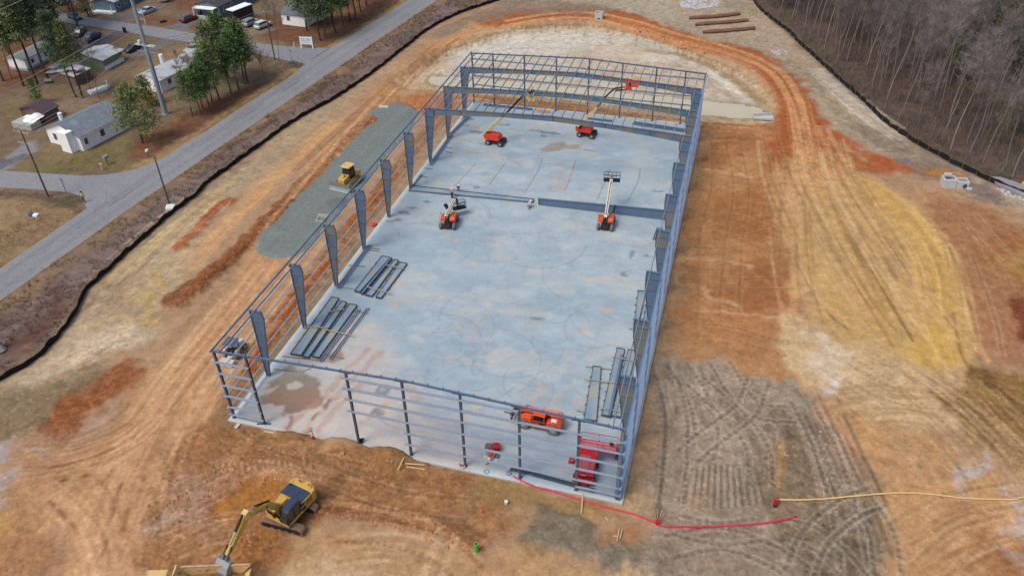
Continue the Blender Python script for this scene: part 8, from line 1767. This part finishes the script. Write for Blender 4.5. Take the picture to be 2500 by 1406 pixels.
def pine_mesh(seed, H, base, R_, nclump, lean=0.0, ragged=1.0, dens=58, size=0.5):
    rs_ = random.Random(seed); tb = MB(); r0 = 0.012*H+0.06
    pts = [(lean*H*(k/6.0)**1.5+0.12*math.sin(k*1.7+seed), 0.12*math.cos(k*1.3+seed), H*0.97*k/6.0) for k in range(7)]
    tb.tube(pts, [r0*(1-0.8*k/6.0) for k in range(7)], 7); cl = []
    for k in range(nclump):
        f = k/(nclump-1.0); z = H*(base+(1-base)*f); rad = R_*(1-f)**0.6*(0.55+0.45*math.sin(min(1, f*3+0.45)*1.57))*rs_.uniform(0.55, 1.05); a = k*2.4+rs_.uniform(-.5, .5)
        tx = np.interp(z, [p[2] for p in pts], [p[0] for p in pts]); ty = np.interp(z, [p[2] for p in pts], [p[1] for p in pts])
        e = (tx+rad*math.cos(a), ty+rad*math.sin(a), z+0.1*rad); tb.tube([(tx, ty, z-0.25*rad), ((tx+e[0])/2, (ty+e[1])/2, z-0.05*rad), e], [0.06, 0.045, 0.02], 4, cap=False)
        for q in range(2): u = 0.62+0.38*q; cl.append((tx+rad*u*math.cos(a+0.25*(q-.5)), ty+rad*u*math.sin(a+0.25*(q-.5)), z+rs_.uniform(-.2, .35), R_*rs_.uniform(0.26, 0.42)*ragged))
    cl.append((pts[-1][0], pts[-1][1], H*0.97, R_*0.34))
    V, F = leafcloud(seed+100, cl, dens, 0, 0, size); tm = tb.mesh('pine_trunk'); cm = bpy.data.meshes.new('pine_crown'); cm.from_pydata(V, [], F); cm.update(); return tm, cm
def plant_tree(name, label, cat, meshes, mats_, loc, rz, sc, group, parts=('trunk', 'crown')):
    t = thing(name, label, cat, loc, rz, group, sc)
    for n_, me, m_ in zip(parts, meshes, mats_):
        o = bpy.data.objects.new(n_, me); lnk(o, t)
        if not me.materials: me.materials.append(m_)
        elif me.materials[0] is not m_: o.material_slots[0].link = 'OBJECT'; o.material_slots[0].material = m_
    return t
PV = [pine_mesh(31+i, 11, 0.42, 2.9, 22, 0.03*(i-1)) for i in range(3)]; PT = [pine_mesh(41+i, 21, 0.5, 3.6, 30, 0.02*(i-1), 0.95, 56, 0.6) for i in range(3)]; PS = [pine_mesh(51, 6, 0.12, 1.7, 20, 0, 1.1, 60, 0.4)]
rs_ = random.Random(9); G1 = 'pines along the road in front of the white home'
for i, (px, py, s_) in enumerate([(606, 201, 1.0), (598, 204, 1.05), (582, 219, 0.98), (564, 229, 0.85), (534, 243, 0.95), (519, 251, 0.8), (512, 269, 0.78), (491, 281, 0.72), (470, 281, 0.7), (496, 266, 0.75), (640, 168, 0.0), (556, 190, 1.1), (530, 205, 1.05)]):
    if s_ == 0: continue
    c = ag(px, py); plant_tree('pine_tree', 'green pine in the clump between the road and the white home by the steel pole', 'pine tree', PV[i % 3], (M_bark, M_pine if i % 4 else M_pine2), c, rs_.uniform(0, 6.28), s_*1.08, G1)
G2 = 'pines at the top beside the road'
for i, (px, py, s_) in enumerate([(782, 98, 1.1), (794, 92, 1.05), (818, 80, 1.0), (838, 66, 1.0), (854, 56, 1.05), (868, 48, 1.1), (750, 74, 1.0), (735, 62, 1.0), (812, 55, 1.1), (880, 28, 1.0), (895, 14, 1.0), (775, 60, 1.1)]):
    c = ag(px, py); plant_tree('pine_tree', 'green pine in the row at the top behind the white sign', 'pine tree', PV[(i+1) % 3], (M_bark if i % 2 else M_barkd, M_pine if i % 3 else M_pined), c, rs_.uniform(0, 6.28), s_*1.12, G2)
G3 = 'tall thin pines at the upper left'
for i, (px, py, s_) in enumerate([(93, 206, 1.0), (118, 194, 1.02), (184, 236, 0.8), (202, 238, 0.72), (40, 82, 1.1), (78, 82, 1.0), (138, 132, 0.95), (164, 113, 0.9), (128, 124, 1.0), (58, 209, 0.85), (8, 196, 0.9), (150, 84, 1.0), (110, 70, 1.0), (190, 62, 0.9), (22, 130, 0.9), (60, 100, 0.95), (100, 150, 0.85), (150, 150, 0.8), (-20, 70, 1.1), (95, 40, 1.0)]):
    c = ag(px, py); plant_tree('tall_pine', 'tall thin pine with a high ragged crown among the trailer homes', 'pine tree', PT[i % 3], (M_bark if i % 3 else M_barkd, M_pined if i % 3 else M_pine2), c, rs_.uniform(0, 6.28), s_, G3)
c = ag(350, 348); plant_tree('pine_tree', 'olive green broad pine at the right end of the white house', 'pine tree', pine_mesh(61, 10.5, 0.28, 4.4, 26, -0.03, 0.9, 44), (M_barkd, M_pine2), c, 0.6, 1.0, None)
c = ag(390, 262); plant_tree('pine_tree', 'yellow green young pine left of the foot of the steel pole', 'pine tree', pine_mesh(62, 6.0, 0.15, 2.6, 20, 0, 1.1, 46), (M_barkd, mat('yellow_green', alb(116, 128, 56, 1.1), 0.8, var=0.45, scale=0.6)), (c[0]-3, c[1]+0.5, c[2]), 0.2, 0.9, None)
c = ag(96, 252); plant_tree('evergreen_shrub', 'bright green conical shrub behind the purple roofed shed', 'shrub', PS[0], (M_barkd, mat('bright_leaf', alb(74, 108, 40, 1.15), 0.8, var=0.4, scale=0.8)), c, 0, 0.85, None)
for px, py, s_, lab in [(215, 40, 1.0, 'dark green bush by the teal car at the upper street'), (170, 28, 1.2, 'dark green thicket behind the teal car'), (560, 5, 0.8, 'green shrub by the blue house')]:
    c = ag(px, py); plant_tree('evergreen_shrub', lab, 'shrub', PS[0], (M_barkd, M_pined), c, 1.0, s_, None)

# bare hardwoods: pale trunk, forked limbs, a haze of twigs
def bare_mesh(seed, H, spread=2.6, ntw=260, lean=0.05, fork=0.45, r0=0.15):
    rs_ = random.Random(seed); tb = MB(); tw = MB(); a0 = rs_.uniform(0, 6.28); n = 8
    pts = [(lean*H*(k/n)**1.4*math.cos(a0)+0.18*math.sin(k*1.1+seed), lean*H*(k/n)**1.4*math.sin(a0)+0.18*math.cos(k*0.9+seed), H*k/n) for k in range(n+1)]
    tb.tube(pts, [r0*(1-0.85*k/n) for k in range(n+1)], 6); ends = []
    for k in range(10):
        f = fork+(1-fork)*k/10.0; z = H*f; x = np.interp(z, [p[2] for p in pts], [p[0] for p in pts]); y = np.interp(z, [p[2] for p in pts], [p[1] for p in pts]); a = k*2.4+rs_.uniform(-.4, .4); l_ = spread*(1.25-0.7*(f-fork)/(1-fork))*rs_.uniform(.7, 1.1)
        m = (x+0.5*l_*math.cos(a), y+0.5*l_*math.sin(a), z+0.55*l_); e = (x+l_*math.cos(a), y+l_*math.sin(a), z+1.35*l_); tb.tube([(x, y, z), m, e], [r0*0.32, r0*0.2, r0*0.06], 4, cap=False); ends += [m, e, ((m[0]+e[0])/2, (m[1]+e[1])/2, (m[2]+e[2])/2)]
    ends += [pts[-1], pts[-2], pts[-3]]
    for k in range(ntw):
        b = Vector(rs_.choice(ends)); d = Vector((rs_.uniform(-1, 1), rs_.uniform(-1, 1), rs_.uniform(0.1, 1.4))).normalized(); l_ = rs_.uniform(0.6, 1.9); s_ = d.cross(Vector((0.3, 0.5, 0.8))).normalized()*0.022; s2 = d.cross(s_).normalized()*0.022; e = b+d*l_; tw.add([tuple(b-s_), tuple(b+s_), tuple(b+s2), tuple(e)], [(0, 1, 3), (1, 2, 3), (2, 0, 3)])
        for q in range(2):
            m = b+d*l_*rs_.uniform(.3, .8); d2 = (d+Vector((rs_.uniform(-1, 1), rs_.uniform(-1, 1), rs_.uniform(-.2, 1)))).normalized(); e2 = m+d2*l_*0.55; s_ = d2.cross(Vector((0.6, 0.2, 0.7))).normalized()*0.018; tw.add([tuple(m-s_), tuple(m+s_), tuple(e2)], [(0, 1, 2)])
    return tb.mesh('bare_trunk'), tw.mesh('bare_crown')
BV = [bare_mesh(71+i, [19, 21, 17, 20, 15, 22][i], [2.4, 2.0, 2.8, 2.2, 2.6, 2.0][i], 520, 0.05+0.03*(i % 3), [0.5, 0.58, 0.42, 0.52, 0.4, 0.6][i], [0.14, 0.12, 0.11, 0.15, 0.09, 0.13][i]) for i in range(6)]
FW_ = ats([(1846, -30), (1880, 32), (1925, 62), (2000, 136), (2100, 225), (2160, 280), (2260, 346), (2340, 390), (2430, 430), (2520, 462), (2620, 470), (2620, -60), (1840, -60)])
xs = [p[0] for p in FW_]; ys = [p[1] for p in FW_]; placed = []; tries = 0; GF = 'bare trees of the wood beyond the right silt fence'
FWin = sd_poly
while len(placed) < 285 and tries < 9000:
    tries += 1; x, y = rs_.uniform(min(xs), max(xs)), rs_.uniform(min(ys), max(ys))
    if sd_poly(np.array([x]), np.array([y]), FW_)[0] < 1.2: continue
    if any((x-a)**2+(y-b)**2 < 2.9**2 for a, b in placed): continue
    placed.append((x, y)); i = rs_.randrange(6)
    plant_tree('bare_tree', 'tall bare grey tree in the leafless wood beyond the right silt fence', 'bare tree', BV[i], (M_pale if rs_.random() < 0.35 else M_twig, M_twig), (x, y, gz(x, y)-0.1), rs_.uniform(0, 6.28), rs_.uniform(0.72, 1.1), GF)
for i, (px, py, s_) in enumerate([(2400, 130, 1.3), (2440, 170, 1.1), (2470, 210, 1.0), (2330, 200, 0.7), (2480, 330, 0.6), (1905, 20, 0.6)]):
    c = ag(px, py); plant_tree('wood_pine', 'green pine among the bare trees of the right wood', 'pine tree', PV[i % 3], (M_barkd, M_pine if i % 2 else M_pined), c, i*1.3, s_*1.5, 'pines within the right wood')
GB = 'bare trees among the homes'
for i, (px, py, s_, lab) in enumerate([(685, 157, 0.62, 'topped bare tree at the upper street mouth'), (220, 213, 0.6, 'bare forked tree over the tin porch shed'), (244, 240, 0.55, 'bare tree right of the white boat'), (480, 265, 0.5, 'grey bare tree left of the pine clump'), (452, 235, 0.45, 'bare bushy tree beside the white home'), (30, 190, 0.7, 'bare tree at the left edge by the white shed'), (105, 110, 0.8, 'bare tree before the long trailer home'), (660, 80, 0.45, 'thin bare tree behind the hatchbacks')]):
    c = ag(px, py); plant_tree('bare_tree', lab, 'bare tree', BV[(i*2+1) % 6], (M_bark, M_twig), c, i*2.0, s_, GB)
c = ag(643, 180); plant_tree('bare_shrub', 'reddish bare shrub by the upper street mouth', 'shrub', bare_mesh(91, 4.0, 1.4, 200, 0, 0.15, 0.05), (M_barkd, mat('red_twigs', alb(122, 88, 80), 0.9)), c, 0, 1.0, None)
M_sap = mat('saplings', alb(122, 108, 104), 0.95, var=0.3, scale=0.3)
tufts('woodland_brush', [[(1846, -30), (1925, 66), (2100, 228), (2260, 350), (2430, 434), (2620, 480), (2620, -60), (1840, -60)]], 14000, 0.7, 3.0, M_sap, 24, 'thin saplings and brush on the floor of the right wood', blades=3, spread=0.4, wid=0.035, upright=0.85)
ORD = ['first', 'second', 'third', 'fourth', 'fifth', 'sixth', 'seventh', 'eighth', 'ninth', 'tenth', 'eleventh', 'twelfth', 'thirteenth', 'fourteenth', 'fifteenth', 'sixteenth', 'seventeenth', 'eighteenth', 'nineteenth', 'twentieth', 'twenty first', 'twenty second']
def shot_x(o):
    d = np.array(o.location)-CAM; return (d @ RT)/(d @ FW)
for g_, txt in [(G1, 'green pine, trunk foot %s from the left in the clump by the white home'), (G2, 'green pine, trunk foot %s from the left in the row behind the white sign'), (G3, 'tall thin pine, trunk foot %s from the left among the trailer homes'), ('pines within the right wood', 'green pine, %s from the left within the bare right wood')]:
    for i, o in enumerate(sorted([o for o in COL.objects if o.get('group') == g_], key=shot_x)): o['label'] = txt % ORD[i]
# brush pile and pale stump
c = ag(716, 158); mb = MB(); q_ = random.Random(8)
for k in range(90): a_ = q_.random()*6.28; r_ = 1.6*q_.random(); x, y = r_*math.cos(a_)*1.4, r_*math.sin(a_); z = 0.75*(1-r_/1.8); d_ = Vector((q_.uniform(-1, 1), q_.uniform(-1, 1), q_.uniform(-.2, .4))).normalized()*q_.uniform(.4, 1.0); mb.bar((x-d_.x, y-d_.y, max(0, z-d_.z)), (x+d_.x, y+d_.y, max(0, z+d_.z)), 0.05, 0.05)
o = mb.build('brush_pile', mat('grey_branches', alb(120, 114, 112), 0.95, var=0.3)); o.location = c; tag(o, 'grey brush pile at the corner of the upper street', 'brush pile')
c = ag(2, 850); t = thing('pale_tree_trunk', 'pale bare trunk foot at the left edge of the picture', 'bare tree', (c[0]-0.3, c[1], c[2])); MB().tube([(0.5, -0.2, -0.1), (0.15, 0, 0.8), (0, 0, 2.2), (-0.4, 0.3, 6), (-0.8, 0.4, 11)], [0.75, 0.4, 0.3, 0.24, 0.1], 10).build('trunk', M_pale, t)
